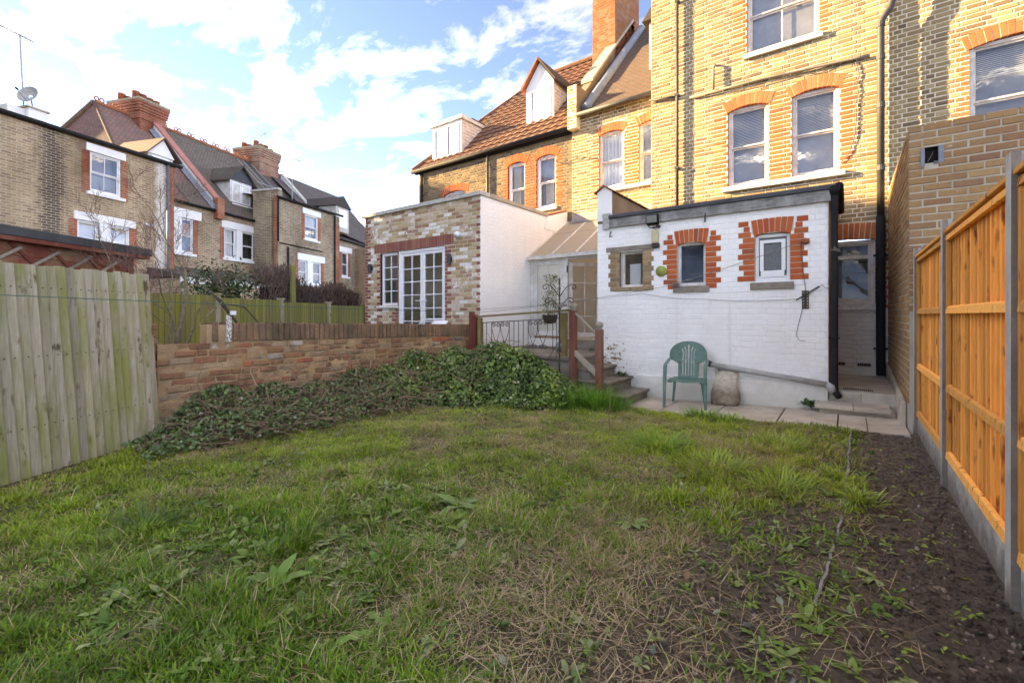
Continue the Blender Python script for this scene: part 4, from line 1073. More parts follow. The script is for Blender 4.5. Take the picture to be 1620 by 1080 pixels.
# glass roof on rafters
e0, e1, r0, r1 = 9.28, 11.18, 2.74, 3.88
for k, x in enumerate(np.linspace(-6.30, -3.72, 5)):
    mb = MB(); mb.hexa([(x - .03, e0, r0), (x + .03, e0, r0), (x + .03, e1, r1), (x - .03, e1, r1), (x - .03, e0, r0 + .08), (x + .03, e0, r0 + .08), (x + .03, e1, r1 + .08), (x - .03, e1, r1 + .08)])
    mb.build('rafter', WHITE_O, cs)
xs = np.linspace(-6.30, -3.72, 5)
for a, b in zip(xs, xs[1:]):
    for (s0, s1) in ((0, .62), (.60, 1)):
        ya, yb = e0 + (e1 - e0) * s0, e0 + (e1 - e0) * s1; za, zb = r0 + (r1 - r0) * s0, r0 + (r1 - r0) * s1
        lf = .06 + (.008 if s0 == 0 else 0.016)
        mb = MB(); mb.hexa([(a + .031, ya, za + lf), (b - .031, ya, za + lf), (b - .031, yb, zb + lf), (a + .031, yb, zb + lf), (a + .031, ya, za + lf + .006), (b - .031, ya, za + lf + .006), (b - .031, yb, zb + lf + .006), (a + .031, yb, zb + lf + .006)])
        mb.build('roof_pane', GLASS_R, cs)
mb = MB(); mb.box(-6.34, -3.72, 9.22, 9.30, 2.70, 2.79); mb.build('eaves_beam', WHITE_D, cs, bevel=0.006)
mb = MB(); mb.hexa([(-6.1, 10.98, 3.86), (-3.7, 10.98, 3.86), (-3.7, 11.19, 4.0), (-6.1, 11.19, 4.0), (-6.1, 10.98, 3.90), (-3.7, 10.98, 3.90), (-3.7, 11.19, 4.16), (-6.1, 11.19, 4.16)]); mb.build('flashing', simple('grey_brown_lead', (0.26, 0.235, 0.225), .7, var=.1), cs)
# shelves on the right-hand wall inside
mb = MB(); mb.box(-3.74, -3.70, 9.5, 11.18, .79, 2.9); mb.build('inner_wall', WHITE_O, cs)
mb = MB(); mb.box(-6.3, -3.7, 11.13, 11.18, .79, 3.4); mb.build('back_wall', CREAM, cs)
for z in (1.15, 1.45, 1.75, 2.05, 2.35):
    mb = MB(); mb.box(-4.5, -3.741, 10.85, 11.129, z, z + .025); mb.build('shelf', WHITE_O, cs)
mb = MB(); mb.box(-4.53, -4.5, 10.85, 11.129, .79, 2.6); mb.build('shelf_side', WHITE_O, cs)

# ------------------------------------------------------------------ white outbuilding
FO_ = Fr(0, 8.05, 0)
ob = thing('outbuilding', 'single-storey white painted brick outbuilding with three small windows', 'outbuilding', (-2.05, 8.05, 0))
OX0, OX1 = -3.885, -0.225
wo_ = [(-3.43, -2.99, 1.88, 2.53), (-2.38, -1.91, 1.86, 2.60), (-1.18, -0.70, 1.87, 2.64)]
wall = slab(ob, FO_, OX0, OX1, -0.3, 3.16, wo_, MORT_PT, thick=0.3, recess=0.0025, rmat=WHITE_D)
GA = 0.0868
rgq = random.Random(3)
qj = [(rgq.uniform(-.012, .012), rgq.uniform(-.012, .012), rgq.uniform(-.012, .012)) for _ in range(60)]
def qcut(i, k):   # red toothing left and right of the two arched windows
    a, b, c, d = wo_[k]
    L = 0.235 if i % 2 else 0.165
    return a - L + qj[i % 60][k], b + L - qj[(i + 7) % 60][k]
hq = list(wo_)
# course by course: cut the painted wall back where the red or rubble jambs stand
extra_holes = []
z0w = -0.28
for i in range(40):
    za, zb = z0w + i * GA, z0w + (i + 1) * GA
    zm = (za + zb) / 2
    for k in (1, 2):
        a, b, c, d = wo_[k]
        if c - 0.02 < zm < d + 0.19:
            l, r = qcut(i, k); extra_holes.append((l, r, zm - .02, zm + .02, i, k))
    a, b, c, d = wo_[0]
    if c - 0.05 < zm < d + 0.02:
        l, r = a - (0.23 if i % 2 else .19), b + (.16 if i % 2 else .20); extra_holes.append((l, r, zm - .02, zm + .02, i, 0))
bricks(wall, FO_, OX0, OX1, z0w, 3.14, hq + [h[:4] for h in extra_holes] + [(-3.69, -2.69, 2.54, 2.64)] + [(a - .05, b + .05, d - .02, d + .20) for (a, b, c, d) in wo_[1:]], [WPAINT], gauge=GA, length=0.25, joint=0.005, depthj=0.0022, n_ind=300, seed=21, keep=lambda u, z: z > 0.33 or u < -3.1)
for (l, r, za, zb, i, k) in extra_holes:
    a, b, c, d = wo_[k]
    zc = (za + zb) / 2
    for (p, q) in ((l, a), (b, r)):
        if k > 0:
            arch_zone = zc > d - 0.03
            if arch_zone:   # the arch stands between: jamb bricks only outside it
                ext = 0.055 + (zc - d) * 0.20
                p2, q2 = (p, a - ext) if p == l else (b + ext, q)
            else: p2, q2 = p, q
            if q2 - p2 < .03: continue
            mb = MB(); mb.fbox(FO_, p2 - .003, q2 + .003, -.05, .0006, zc - GA / 2, zc + GA / 2); mb.build('joint', MORT_EX, wall)
            mb = MB(); jo = rgq.uniform(.001, .006)
            mb.fbox(FO_, p2, q2, -.10, .003 + jo, zc - GA / 2 + .005, zc + GA / 2 - .005); mb.build('red_brick', REDF, wall, bevel=0.003)
        else:
            mb = MB(); mb.fbox(FO_, p, q, -.05, .0006, zc - GA / 2, zc + GA / 2); mb.build('joint', MORT_GD, wall)
            pp = p
            while pp < q - .02:
                L = min(rgq.uniform(.10, .2), q - pp)
                if q - pp - L < .05: L = q - pp
                mb = MB(); jo = rgq.uniform(.0, .014)
                mb.fbox(FO_, pp + .004, pp + L - .004, -.12, jo, zc - GA / 2 + rgq.uniform(.003, .012), zc + GA / 2 - .006); mb.build('rubble_brick', RUBB, wall, bevel=0.008)
                pp += L
for k in (1, 2):
    a, b, c, d = wo_[k]
    n = 7; top = d + .205
    for q in range(n):
        f0, f1 = q / n, (q + 1) / n
        cb = lambda f: 4 * f * (1 - f)
        ub = lambda f: a - .012 + (b - a + .024) * f
        ut = lambda f: a - .055 + (b - a + .11) * f
        g_ = .0045; jo = rgq.uniform(-.001, .004)
        mb = MB(); P = FO_.p
        mb.hexa([P(ub(f0) + g_, .004 + jo, d - .05 + .05 * cb(f0)), P(ub(f1) - g_, .004 + jo, d - .05 + .05 * cb(f1)), P(ub(f1) - g_, -.1, d - .05 + .05 * cb(f1)), P(ub(f0) + g_, -.1, d - .05 + .05 * cb(f0)),
                 P(ut(f0) + g_, .004 + jo, top + .018 * cb(f0)), P(ut(f1) - g_, .004 + jo, top + .018 * cb(f1)), P(ut(f1) - g_, -.1, top + .018 * cb(f1)), P(ut(f0) + g_, -.1, top + .018 * cb(f0))])
        mb.build('arch_brick', REDF, wall, bevel=.003)
    mb = MB(); mb.hexa([P(a - .04, .0, d - .01), P(b + .04, .0, d - .01), P(b + .04, -.1, d - .01), P(a - .04, -.1, d - .01), P(a - .05, .0, top), P(b + .05, .0, top), P(b + .05, -.1, top), P(a - .05, -.1, top)]); mb.build('arch_mortar', MORT_EX, wall)
mb = MB(); mb.fbox(FO_, -3.70, -2.68, -.1, .02, 2.545, 2.63); mb.build('lintel', STONE, ob, bevel=0.008)
for (a, b) in ((-3.55, -3.22), (-3.21, -2.88)):
    mb = MB(); mb.fbox(FO_, a, b, -.10, .03, 1.80, 1.876); mb.build('sill', RUBB, ob, bevel=0.01)
for (a, b, z) in ((-2.44, -1.85, 1.855), (-1.24, -0.65, 1.865)):
    mb = MB(); mb.fbox(FO_, a, b, -.10, .035, z - .11, z); mb.build('sill', STONE, ob, bevel=0.008)
def small_win(fr, a, b, c, d, fw, pm, bottom=0.0, room=ROOMD, fm=WHITE_D, rec=.08):
    mb = MB(); mb.fbox(fr, a, a + fw, -rec - .06, -rec, c, d); mb.fbox(fr, b - fw, b, -rec - .06, -rec, c, d); mb.fbox(fr, a + fw, b - fw, -rec - .06, -rec - .003, c, c + fw + bottom); mb.fbox(fr, a + fw, b - fw, -rec - .06, -rec - .003, d - fw, d)
    wn__ = mb.build('window', fm, ob, bevel=0.004)
    mb = MB(); q = -rec - .03; mb.quad(*[fr.p(u, q, z) for (u, z) in ((a + fw, c + fw + bottom), (b - fw, c + fw + bottom), (b - fw, d - fw), (a + fw, d - fw))]); mb.build('pane', pm, wn__)
    mb = MB(); q = -.5
    mb.quad(*[fr.p(u, q, z) for (u, z) in ((a, c), (b, c), (b, d), (a, d))]); mb.quad(fr.p(a, -.14, c), fr.p(a, q, c), fr.p(a, q, d), fr.p(a, -.14, d)); mb.quad(fr.p(b, q, c), fr.p(b, -.14, c), fr.p(b, -.14, d), fr.p(b, q, d)); mb.quad(fr.p(a, -.14, d), fr.p(b, -.14, d), fr.p(b, q, d), fr.p(a, q, d)); mb.quad(fr.p(a, q, c), fr.p(b, q, c), fr.p(b, -.14, c), fr.p(a, -.14, c))
    mb.build('room', room, wn__)
    return wn__
w0_ = small_win(FO_, -3.43, -2.99, 1.88, 2.54, .045, GLASS_L, fm=WHITE_O, rec=.12)
mb = MB(); mb.fbox(FO_, -3.33, -3.12, -.4, -.25, 1.88, 2.32); mb.build('boiler', PVC, w0_)
small_win(FO_, -2.38, -1.91, 1.86, 2.60, .05, GLASS_D, bottom=.0, rec=.06)
small_win(FO_, -1.18, -0.70, 1.87, 2.62, .05, FROST, bottom=.05, fm=WHITE, rec=.06)
mb = MB(); mb.fbox(FO_, -1.10, -0.78, -.07, -.045, 1.95, 2.05); mb.fbox(FO_, -1.115, -1.06, -.075, -.05, 2.05, 2.53); mb.fbox(FO_, -0.82, -.765, -.075, -.05, 2.05, 2.53); mb.fbox(FO_, -1.06, -.82, -.075, -.05, 2.48, 2.53); mb.build('casement', WHITE, ob, bevel=0.003)
# rendered plinth, flank wall, roof edge
mb = MB(); mb.hexa([FO_.p(-3.1, .05, -.3), FO_.p(OX1, .07, -.3), FO_.p(OX1, 0, -.3), FO_.p(-3.1, 0, -.3), FO_.p(-3.1, .045, .27), FO_.p(OX1, .06, .37), FO_.p(OX1, 0, .39), FO_.p(-3.1, 0, .29)]); mb.build('plinth', RENDER, ob, bevel=0.01)
slab(ob, Fr(OX1, 0, 90), 8.06, 10.39, -.2, 3.14, [], FARB, thick=.25, recess=.001, uv=True)
slab(ob, Fr(OX0, 0, -90), -10.9, -8.07, -.2, 3.14, [], WHITE_O, thick=.2, recess=.001)
mb = MB(); mb.box(-3.62, -.16, 7.99, 8.03, 3.00, 3.165); mb.build('fascia', WOOD_BLK, ob, bevel=0.003)
mb = MB(); mb.box(-3.75, -3.62, 7.985, 8.04, 2.98, 3.17); mb.box(-3.76, -3.6, 8.0, 8.12, 3.17, 3.28); mb.build('end_block', GREYL, ob, bevel=0.004)
mb = MB(); mb.hexa([(-3.62, 7.95, 3.166), (-.13, 7.95, 3.166), (-.13, 8.15, 3.166), (-3.62, 8.15, 3.166), (-3.62, 7.96, 3.225), (-.13, 7.96, 3.225), (-.13, 8.1, 3.27), (-3.62, 8.1, 3.27)]); mb.box(-3.6, -.13, 8.1, 10.39, 3.166, 3.262); mb.build('roof', FELT, ob, bevel=0.01)
mb = MB(); mb.box(OX0, -3.585, 8.051, 10.9, 3.10, 3.70); mb.build('parapet', RENDB, ob)
mb = MB(); mb.box(OX0 + .001, -3.586, 8.038, 8.052, 3.15, 3.70); mb.build('parapet_face', WPAINT2, ob)
mb = MB()
mb.poly([(OX0, 8.039, 3.70), (-3.585, 8.039, 3.70), (-3.735, 8.039, 3.80)]); mb.build('gable_face', WPAINT2, ob)
for k in range(9):
    for s in (-1, 1):
        y0_, y1_ = 7.99 + k * .32, 7.99 + (k + 1) * .32 + .015; xa = -3.735 + s * .20; lf = .0 if k % 2 else .004
        mb = MB(); mb.hexa([(xa, y0_, 3.685 + lf), (-3.735, y0_, 3.80 + lf), (-3.735, y1_, 3.80 + lf), (xa, y1_, 3.685 + lf), (xa, y0_, 3.70 + lf), (-3.735, y0_, 3.83 + lf), (-3.735, y1_, 3.83 + lf), (xa, y1_, 3.70 + lf)])
        mb.build('coping_tile', REDTILE, ob)
# fittings on the outbuilding wall
r_ = thing('floodlight', 'black framed floodlight under the outbuilding fascia', 'floodlight', FO_.p(-2.78, 0, 3.0))
mb = MB(); mb.hexa([FO_.p(-2.88, .14, 2.97), FO_.p(-2.67, .14, 2.97), FO_.p(-2.67, .06, 2.95), FO_.p(-2.88, .06, 2.95), FO_.p(-2.88, .16, 3.12), FO_.p(-2.67, .16, 3.12), FO_.p(-2.67, .08, 3.14), FO_.p(-2.88, .08, 3.14)]); mb.build('housing', BLACK, r_, bevel=0.006)
mb = MB(); mb.quad(FO_.p(-2.865, .1445, 2.985), FO_.p(-2.685, .1445, 2.985), FO_.p(-2.685, .1605, 3.105), FO_.p(-2.865, .1605, 3.105)); mb.build('lens', simple('cloudy_lens', (.22, .22, .19), .3, bump=.2, spec=.5), r_)
mb = MB(); mb.tube(P_(FO_, (-2.86, .1, 2.95), (-2.82, .1, 2.90), (-2.72, .1, 2.90), (-2.68, .1, 2.95)), .008, 6); mb.tube(P_(FO_, (-2.77, .1, 2.90), (-2.77, .0, 2.92)), .014, 6); mb.fbox(FO_, -2.71, -2.66, .02, .09, 2.90, 2.94); mb.build('bracket', IRON, r_)
r_ = thing('bulkhead_light', 'yellowed oblong wall light below the floodlight', 'wall light', FO_.p(-2.74, 0, 2.6))
mb = MB(); mb.fbox(FO_, -2.81, -2.69, .0, .075, 2.63, 2.86); mb.build('diffuser', CREAMP, r_, bevel=0.02)
mb = MB(); mb.fbox(FO_, -2.79, -2.68, .0, .10, 2.555, 2.628); mb.build('base', IRON, r_, bevel=0.006)
r_ = thing('alarm_dome', 'yellow-green plastic dome beside the red jamb of the middle window', 'alarm box', FO_.p(-2.65, 0, 2.13))
mb = MB(); mb.tube(P_(FO_, (-2.65, .0, 2.13), (-2.65, .03, 2.13), (-2.65, .07, 2.13), (-2.65, .085, 2.13)), [.095, .095, .06, .01], 18); mb.build('dome', YELG, r_, smooth=True)
mb = MB(); mb.fbox(FO_, -2.58, -2.55, 0, .04, 2.09, 2.17); mb.build('clip', YELG, r_)
r_ = thing('perforated_bracket', 'rusty perforated metal bracket plate below the right window', 'bracket', FO_.p(-.51, 0, 1.58))
mb = MB(); mb.fbox(FO_, -.55, -.46, .0, .012, 1.45, 1.72); mb.build('plate', IRON, r_)
for z in np.linspace(1.48, 1.69, 6):
    for u in (-.53, -.48):
        mb = MB(); mb.fbox(FO_, u - .007, u + .007, .012, .0135, z - .006, z + .006); mb.build('hole', WHITE_D, r_)
mb = MB(); mb.tube(P_(FO_, (-.62, .05, 1.58), (-.50, .04, 1.66), (-.33, .05, 1.78)), .010, 6); mb.build('rod', IRON, r_)
r_ = one(MB(), 'wall_hook', IRON, 'small iron hook above the middle window', 'hook') if False else None
mb = MB(); mb.tube(P_(FO_, (-1.90, .0, 3.05), (-1.90, .06, 3.04), (-1.905, .06, 2.96), (-1.915, .02, 2.91)), .012, 8); one(mb, 'wall_hook', IRON, 'small iron hook high on the white wall above the middle window', 'hook', smooth=True)
mb = MB(); mb.tube(P_(FO_, (-3.60, .0, 2.92), (-3.60, .05, 2.92), (-3.605, .05, 2.85)), .010, 8); mb.tube(P_(FO_, (-3.63, .03, 2.83), (-3.57, .03, 2.84)), .008, 6); one(mb, 'wall_hook', IRON, 'small rusty hook near the left end of the white wall', 'hook', smooth=True)
r_ = thing('waste_pipe', 'sloping grey waste pipe across the foot of the white wall', 'pipe', FO_.p(-1, 0.1, .45))
mb = MB(); mb.tube(P_(FO_, (-1.84, .09, .55), (-.24, .11, .36)), .042, 14); mb.build('pipe', GREYL, r_, smooth=True)
mb = MB(); mb.tube(P_(FO_, (-.245, .11, .36), (-.19, .11, .33), (-.17, .10, .26)), .05, 12); mb.build('elbow', GREYL, r_, smooth=True)
mb = MB(); mb.tube(P_(FO_, (-1.86, .08, .57), (-1.80, .09, .545)), .05, 12); mb.build('socket', GREYP, r_)
r_ = thing('drainpipe', 'black downpipe at the right corner of the white outbuilding', 'drainpipe', FO_.p(-.15, .06, .2))
mb = MB(); mb.tube(P_(FO_, (-.15, .06, 3.10), (-.15, .06, .36), (-.14, .09, .26), (-.10, .17, .21)), .044, 14); mb.build('pipe', BLACK, r_, smooth=True)
mb = MB(); mb.tube(P_(FO_, (-.15, .06, 3.08), (-.15, .06, 3.2)), [.05, .07], 12); mb.tube([(-.10, 8.0, 3.2), (-.10, 9.8, 3.17)], .06, 10); mb.build('gutter', BLACK, r_, smooth=True)
for z in (1.02,):
    mb = MB(); mb.fbox(FO_, -.22, -.09, .0, .115, z, z + .02); mb.build('clip', BLACK, r_)
mb = MB()
for k in range(5): mb.tube(P_(FO_, (-.20 + .01 * k, .07, 2.30 + .01 * k), (-.15, .115, 2.28 + .012 * k), (-.08, .05, 2.25 + .02 * (k % 3))), .006, 5)
one(mb, 'wire_tie', WIREW, 'pale wire knotted round the black downpipe', 'wire')

# right-hand steps by the yard
r_ = thing('yard_steps', 'two shallow concrete steps up to the side yard', 'steps', (.1, 7.7, 0))
mb = MB(); mb.box(-.32, .50, 7.72, 8.05, -.1, .065); mb.build('riser', CONC_W, r_, bevel=.006)
for (a, b) in ((-.37, .06), (.064, .455)):
    mb = MB(); mb.box(a, b, 7.63, 8.058, .066, .125); mb.build('tread', CONC_W, r_, bevel=.008)
for (a, b) in ((-.22, .155), (.159, .575)):
    mb = MB(); mb.box(a, b, 8.045, 8.2, .10, .272); mb.build('kerb_block', simple('pale_kerb', (.50, .46, .38), .9, c2=(.34, .30, .24), scale=5, bump=.4), r_, bevel=.008)
mb = MB()
for k in range(16): mb.box(-.05 + k * .022, -.038 + k * .022, 8.24, 8.42, .270, .278)
one(mb, 'drain_grate', IRON, 'small black drain grating at the top of the yard steps', 'drain')

# tan brick extension on the right
FR_ = Fr(0, 7.1, 0)
re_ = thing('rear_extension', 'tan brick extension wall behind the orange fence', 'extension', (2.0, 7.1, 0))
RX0 = 0.575
wall = slab(re_, FR_, RX0 + .012, 4.5, -.1, 3.55, [(.715, .845, 3.115, 3.30)], MORT_NW, thick=.3, recess=.006, reveal=.25, rmat=BLACK)
bricks(wall, FR_, RX0, 3.2, 0.02 - .083 + .06, 3.55, [(.72, .84, 3.10, 3.30)], [NEWB], bond='stretcher', length=.255, gauge=.0873, joint=.014, n_ind=300, seed=31, keep=lambda u, z: z > 1.4)
FRS = Fr(RX0, 0, -90)     # u = -y
wall = slab(re_, FRS, -10.53, -7.115, -.1, 3.55, [], MORT_NW, thick=.08, recess=.006)
bricks(wall, FRS, -10.53, -7.101, .30, 3.55, [], [NEWB], bond='stretcher', length=.255, gauge=.0873, joint=.014, n_ind=300, seed=32)
mb = MB(); mb.hexa([(RX0 - .07, 7.3, -.1), (RX0, 7.3, -.1), (RX0, 10.4, -.1), (RX0 - .04, 10.4, -.1), (RX0 - .05, 7.3, .30), (RX0, 7.3, .30), (RX0, 10.4, .52), (RX0 - .03, 10.4, .52)]); mb.build('plinth', CONC_W, re_, bevel=.01)
mb = MB(); mb.box(RX0 + .2, 4.5, 7.36, 10.5, 3.2, 3.3); mb.build('roof', FELT, re_)
mb = MB(); mb.fbox(FR_, .716, .844, -.9, -.06, 3.116, 3.299); mb.build('vent_dark_fill', simple('hole_shade_dark', (.012, .011, .01), .9, bump=0), re_)  # black block fills the hole, painted in place of its inner shade
# torn foil round the vent hole
for (a, b, c, d) in ((.685, .722, 3.08, 3.29), (.838, .885, 3.10, 3.30), (.80, .84, 3.09, 3.13)):
    mb = MB(); mb.hexa([FR_.p(a, .004, c), FR_.p(b, .004, c + .01), FR_.p(b, .0, c + .01), FR_.p(a, .0, c), FR_.p(a, .02, d), FR_.p(b, .012, d - .01), FR_.p(b, .006, d - .01), FR_.p(a, .012, d)]); mb.build('foil_flap', FOIL, re_)
mb = MB(); mb.tube(P_(FR_, (.75, -.04, 3.14), (.79, -.05, 3.22), (.80, -.06, 3.26)), .004, 5); mb.build('wire', WIREW, re_)

# ------------------------------------------------------------------ orange fence on the right
FXX = 0.616
PY = [3.11, 5.035, 6.96, 1.185, -0.74]
plab = {3.11: 'grey concrete fence post nearest the camera on the right', 5.035: 'grey concrete fence post between the two orange panels', 6.96: 'grey concrete fence post against the tan brick corner'}
for y in PY[:4]:
    if y in plab:
        r_ = thing('fence_post', plab[y], 'fence post', (FXX + .05, y + .05, 0), 'concrete posts of the orange fence')
        mb = MB()
        prof = [(0, 0), (.035, 0), (.035, .03), (.065, .03), (.065, 0), (.10, 0), (.10, .10), (.065, .10), (.065, .07), (.035, .07), (.035, .10), (0, .10)]
        b = [(FXX + px, y + py, -.3) for (px, py) in prof]; tt = [(FXX + px * (.94) + .003, y + py * .94 + .003, 2.13) for (px, py) in prof]
        for k in range(12):
            k2 = (k + 1) % 12
            mb.quad(b[k], b[k2], tt[k2], tt[k], 1 if k in (0, 4) else 0)
        mb.poly(tt); mb.build('shaft', [CONC, CONC_R], r_)
def fence_panel(ya, yb, label):
    r_ = thing('closeboard_fence', label, 'fence panel', (FXX + .05, (ya + yb) / 2, .2), 'orange closeboard fence panels')
    n = 17; wd = (yb - ya) / n
    for k in range(n):
        a = ya + k * wd
        mb = MB(); x0 = FXX + .062
        # feather edge board: thick edge overlaps the next thin edge
        aa = a; mb.hexa([(x0, a, .23), (x0 + .004, a + wd + .018, .23), (x0 + .014, a + wd + .018, .23), (x0 + .014, a, .23), (x0, a, 2.0), (x0 + .004, a + wd + .018, 2.0), (x0 + .014, a + wd + .018, 2.0), (x0 + .014, a, 2.0)])
        mb.hexa([(x0 - .0105, a, .23), (x0 - .0105, a + .040, .23), (x0 - .0005, a + .040, .23), (x0 - .0005, a, .23), (x0 - .0105, a, 2.0), (x0 - .0105, a + .040, 2.0), (x0 - .0005, a + .040, 2.0), (x0 - .0005, a, 2.0)])
        mb.build('board', WOOD_NEW, r_)
    for (z0, z1, x0, x1) in ((.205, .265, .018, .049), (.745, .80, .018, .049), (1.37, 1.425, .018, .049), (1.955, 2.0, .018, .049)):
        mb = MB(); mb.hexa([(FXX + x0, ya, z0), (FXX + x0, yb, z0), (FXX + x1, yb, z0), (FXX + x1, ya, z0), (FXX + x0 + .006, ya, z1), (FXX + x0 + .006, yb, z1), (FXX + x1, yb, z1 + .01), (FXX + x1, ya, z1 + .01)][0:8]); mb.build('rail', WOOD_NEW, r_, bevel=.003)
    mb = MB()
    for k in range(n):
        for zr in (.24, .775, 1.40, 1.98): mb.tube([(FXX + .0215, ya + (k + .3) * wd, zr), (FXX + .0195, ya + (k + .3) * wd, zr)], .0026, 6)
    mb.build('nail_heads', METAL, r_)
    mb = MB(); mb.box(FXX + .008, FXX + .082, ya, yb, 2.013, 2.045); mb.build('capping', WOOD_NEW, r_, bevel=.004)
    mb = MB(); mb.box(FXX + .022, FXX + .049, yb - .045, yb, .27, 1.95); mb.box(FXX + .022, FXX + .049, ya, ya + .03, .27, 1.95); mb.build('end_batten', WOOD_NEW, r_)
def gravel_board(ya, yb, label):
    mb = MB(); mb.box(FXX + .032, FXX + .068, ya, yb, -.2, .20); one(mb, 'gravel_board', CONC, label, 'gravel board', 'concrete gravel boards under the orange fence', bevel=.004)
for (a, b, l1, l2) in ((5.135, 6.96, 'far orange closeboard fence panel next to the tan brick wall', 'concrete gravel board under the far orange fence panel'),
                       (3.21, 5.035, 'middle orange closeboard fence panel between two concrete posts', 'concrete gravel board under the middle orange fence panel'),
                       (1.285, 3.11, 'near orange closeboard fence panel cut off by the right edge of the frame', 'concrete gravel board under the near orange fence panel')):
    fence_panel(a + .004, b - .004, l1); gravel_board(a + .002, b - .002, l2)

# ------------------------------------------------------------------ terrace across the gardens (left)
FT = Fr(-21.0, 4.41, 111.6)
FT2 = FT.off(-1.6)
def tbox(mb, u0, u1, o0, o1, z0, z1): mb.fbox(FT, u0, u1, o0, o1, z0, z1)
def tri_roof(parent, fr, pts, mat, name='roof'):
    """planar roof piece given as (u, o, z) corners, eaves edge first"""
    P = [fr.p(*p) for p in pts]
    mb = MB(); mb.poly(P); o = mb.build(name, mat, parent)
    a, b = Vector(P[0]), Vector(P[1]); ex = (b - a).normalized(); nrm = (b - a).cross(Vector(P[2]) - a).normalized(); ey = nrm.cross(ex)
    uvl = o.data.uv_layers.new(name='uv')
    for li, l in enumerate(o.data.loops):
        p = Vector(mb.v[l.vertex_index]) - a; uvl.data[li].uv = (p.dot(ex), p.dot(ey))
    return o
def lintel_window(parent, fr, us, z0, z1, l0, l1, lz, red=(True, True), pier=True, inside=None, sill=True, vm=0, room=None, wall=None):
    """white painted lintel over one or two sashes; us = [(u0,u1),...]"""
    a, b = us[0][0], us[-1][1]
    mb = MB(); mb.fbox(fr, l0, l1, -.05, .045, lz[0], lz[1]); mb.build('lintel', WHITE, parent, bevel=.01)
    for k, (p, q) in enumerate(us):
        sash(parent, fr, p, q, z0, z1, rec=.02, vm=vm, room=room or ROOMG, inside=inside[k] if inside else None, deep=.35)
    if len(us) > 1 and pier:
        mb = MB(); mb.fbox(fr, us[0][1] + .005, us[1][0] - .005, -.05, .03, z0 - .02, lz[0] - .001); mb.build('mullion', WHITE, parent, bevel=.01)
    if sill:
        mb = MB(); mb.fbox(fr, a - .12, b + .12, -.02, .09, z0 - .13, z0 - .015); mb.build('sill', WHITE, parent, bevel=.01)
    for k, s in enumerate(red):
        if s:
            mb = MB(); u = a if k == 0 else b
            mb.fbox(fr, u - .24 if k == 0 else u + .004, u - .004 if k == 0 else u + .24, -.02, .012, z0 - .1, lz[0] - .002)
            mb.build('red_jamb', FARR, wall or parent, uvfr=fr)

# flat-roofed wing, runs on out of the picture
h1 = thing('terrace_house', 'brown brick rear wing with long black gutter at the left edge of the picture', 'house', FT.p(-1, 0, 0))
hw = [(-.49, .48, 5.59, 6.95), (-.86, -.21, 3.2, 4.55), (.11, .78, 3.2, 4.55)]
wall = slab(h1, FT, -7.5, 2.45, -.3, 7.30, hw, FARB1, thick=.4, uv=True)
mb = MB(); mb.fbox(FT, 2.26, 2.455, .002, .01, 0, 7.28); mb.build('red_quoin', FARR, h1, uvfr=FT)
lintel_window(h1, FT, [(-.49, .48)], 5.59, 6.95, -.61, .63, (6.95, 7.22), vm=1, inside=[('blind', 0, .45)])
lintel_window(h1, FT, [(-.86, -.21), (.11, .78)], 3.2, 4.55, -.96, .97, (4.55, 4.83), inside=[('board', 0, 1, CURT), ('board', 0, 1, CURT)])
mb = MB(); mb.tube([FT.p(-7.6, .10, 7.26), FT.p(2.7, .10, 7.38)], .075, 8); mb.build('gutter', BLACK, h1, smooth=True)
mb = MB(); mb.fbox(FT, -7.5, 2.5, -.3, .04, 7.301, 7.40); mb.fbox(FT, -7.5, 2.5, -5, -.3, 7.30, 7.36); mb.build('roof', FELT, h1)
mb = MB(); mb.tube([FT.p(2.16, .07, 7.3), FT.p(2.16, .07, 1.0)], .05, 8); mb.build('rain_pipe', simple('blue_grey_paint', (.15, .17, .20), .5, bump=0), h1, smooth=True)
for u in (1.28, 1.52):
    mb = MB(); mb.fbox(FT, u, u + .17, .0, .06, 4.72, 4.84); mb.build('vent_cover', WHITE_D, h1, bevel=.01)
slab(h1, Fr(*FT.p(2.45, 0, 0)[:2], 111.6 + 90), .002, 1.6, -.3, 7.3, [], FARB, thick=.3, uv=True)
# parapet stub with dish and aerial
st = MB(); st.fbox(FT, -1.66, -1.18, -1.3, -.85, 7.3, 8.03); st.fbox(FT, -2.1, -1.67, -1.4, -1.0, 7.3, 7.98); stub = st.build('roof_upstand', RENDER, h1)
mb = MB(); mb.fbox(FT, -1.72, -1.12, -1.35, -.8, 8.031, 8.08); mb.build('upstand_cap', COPE, stub)
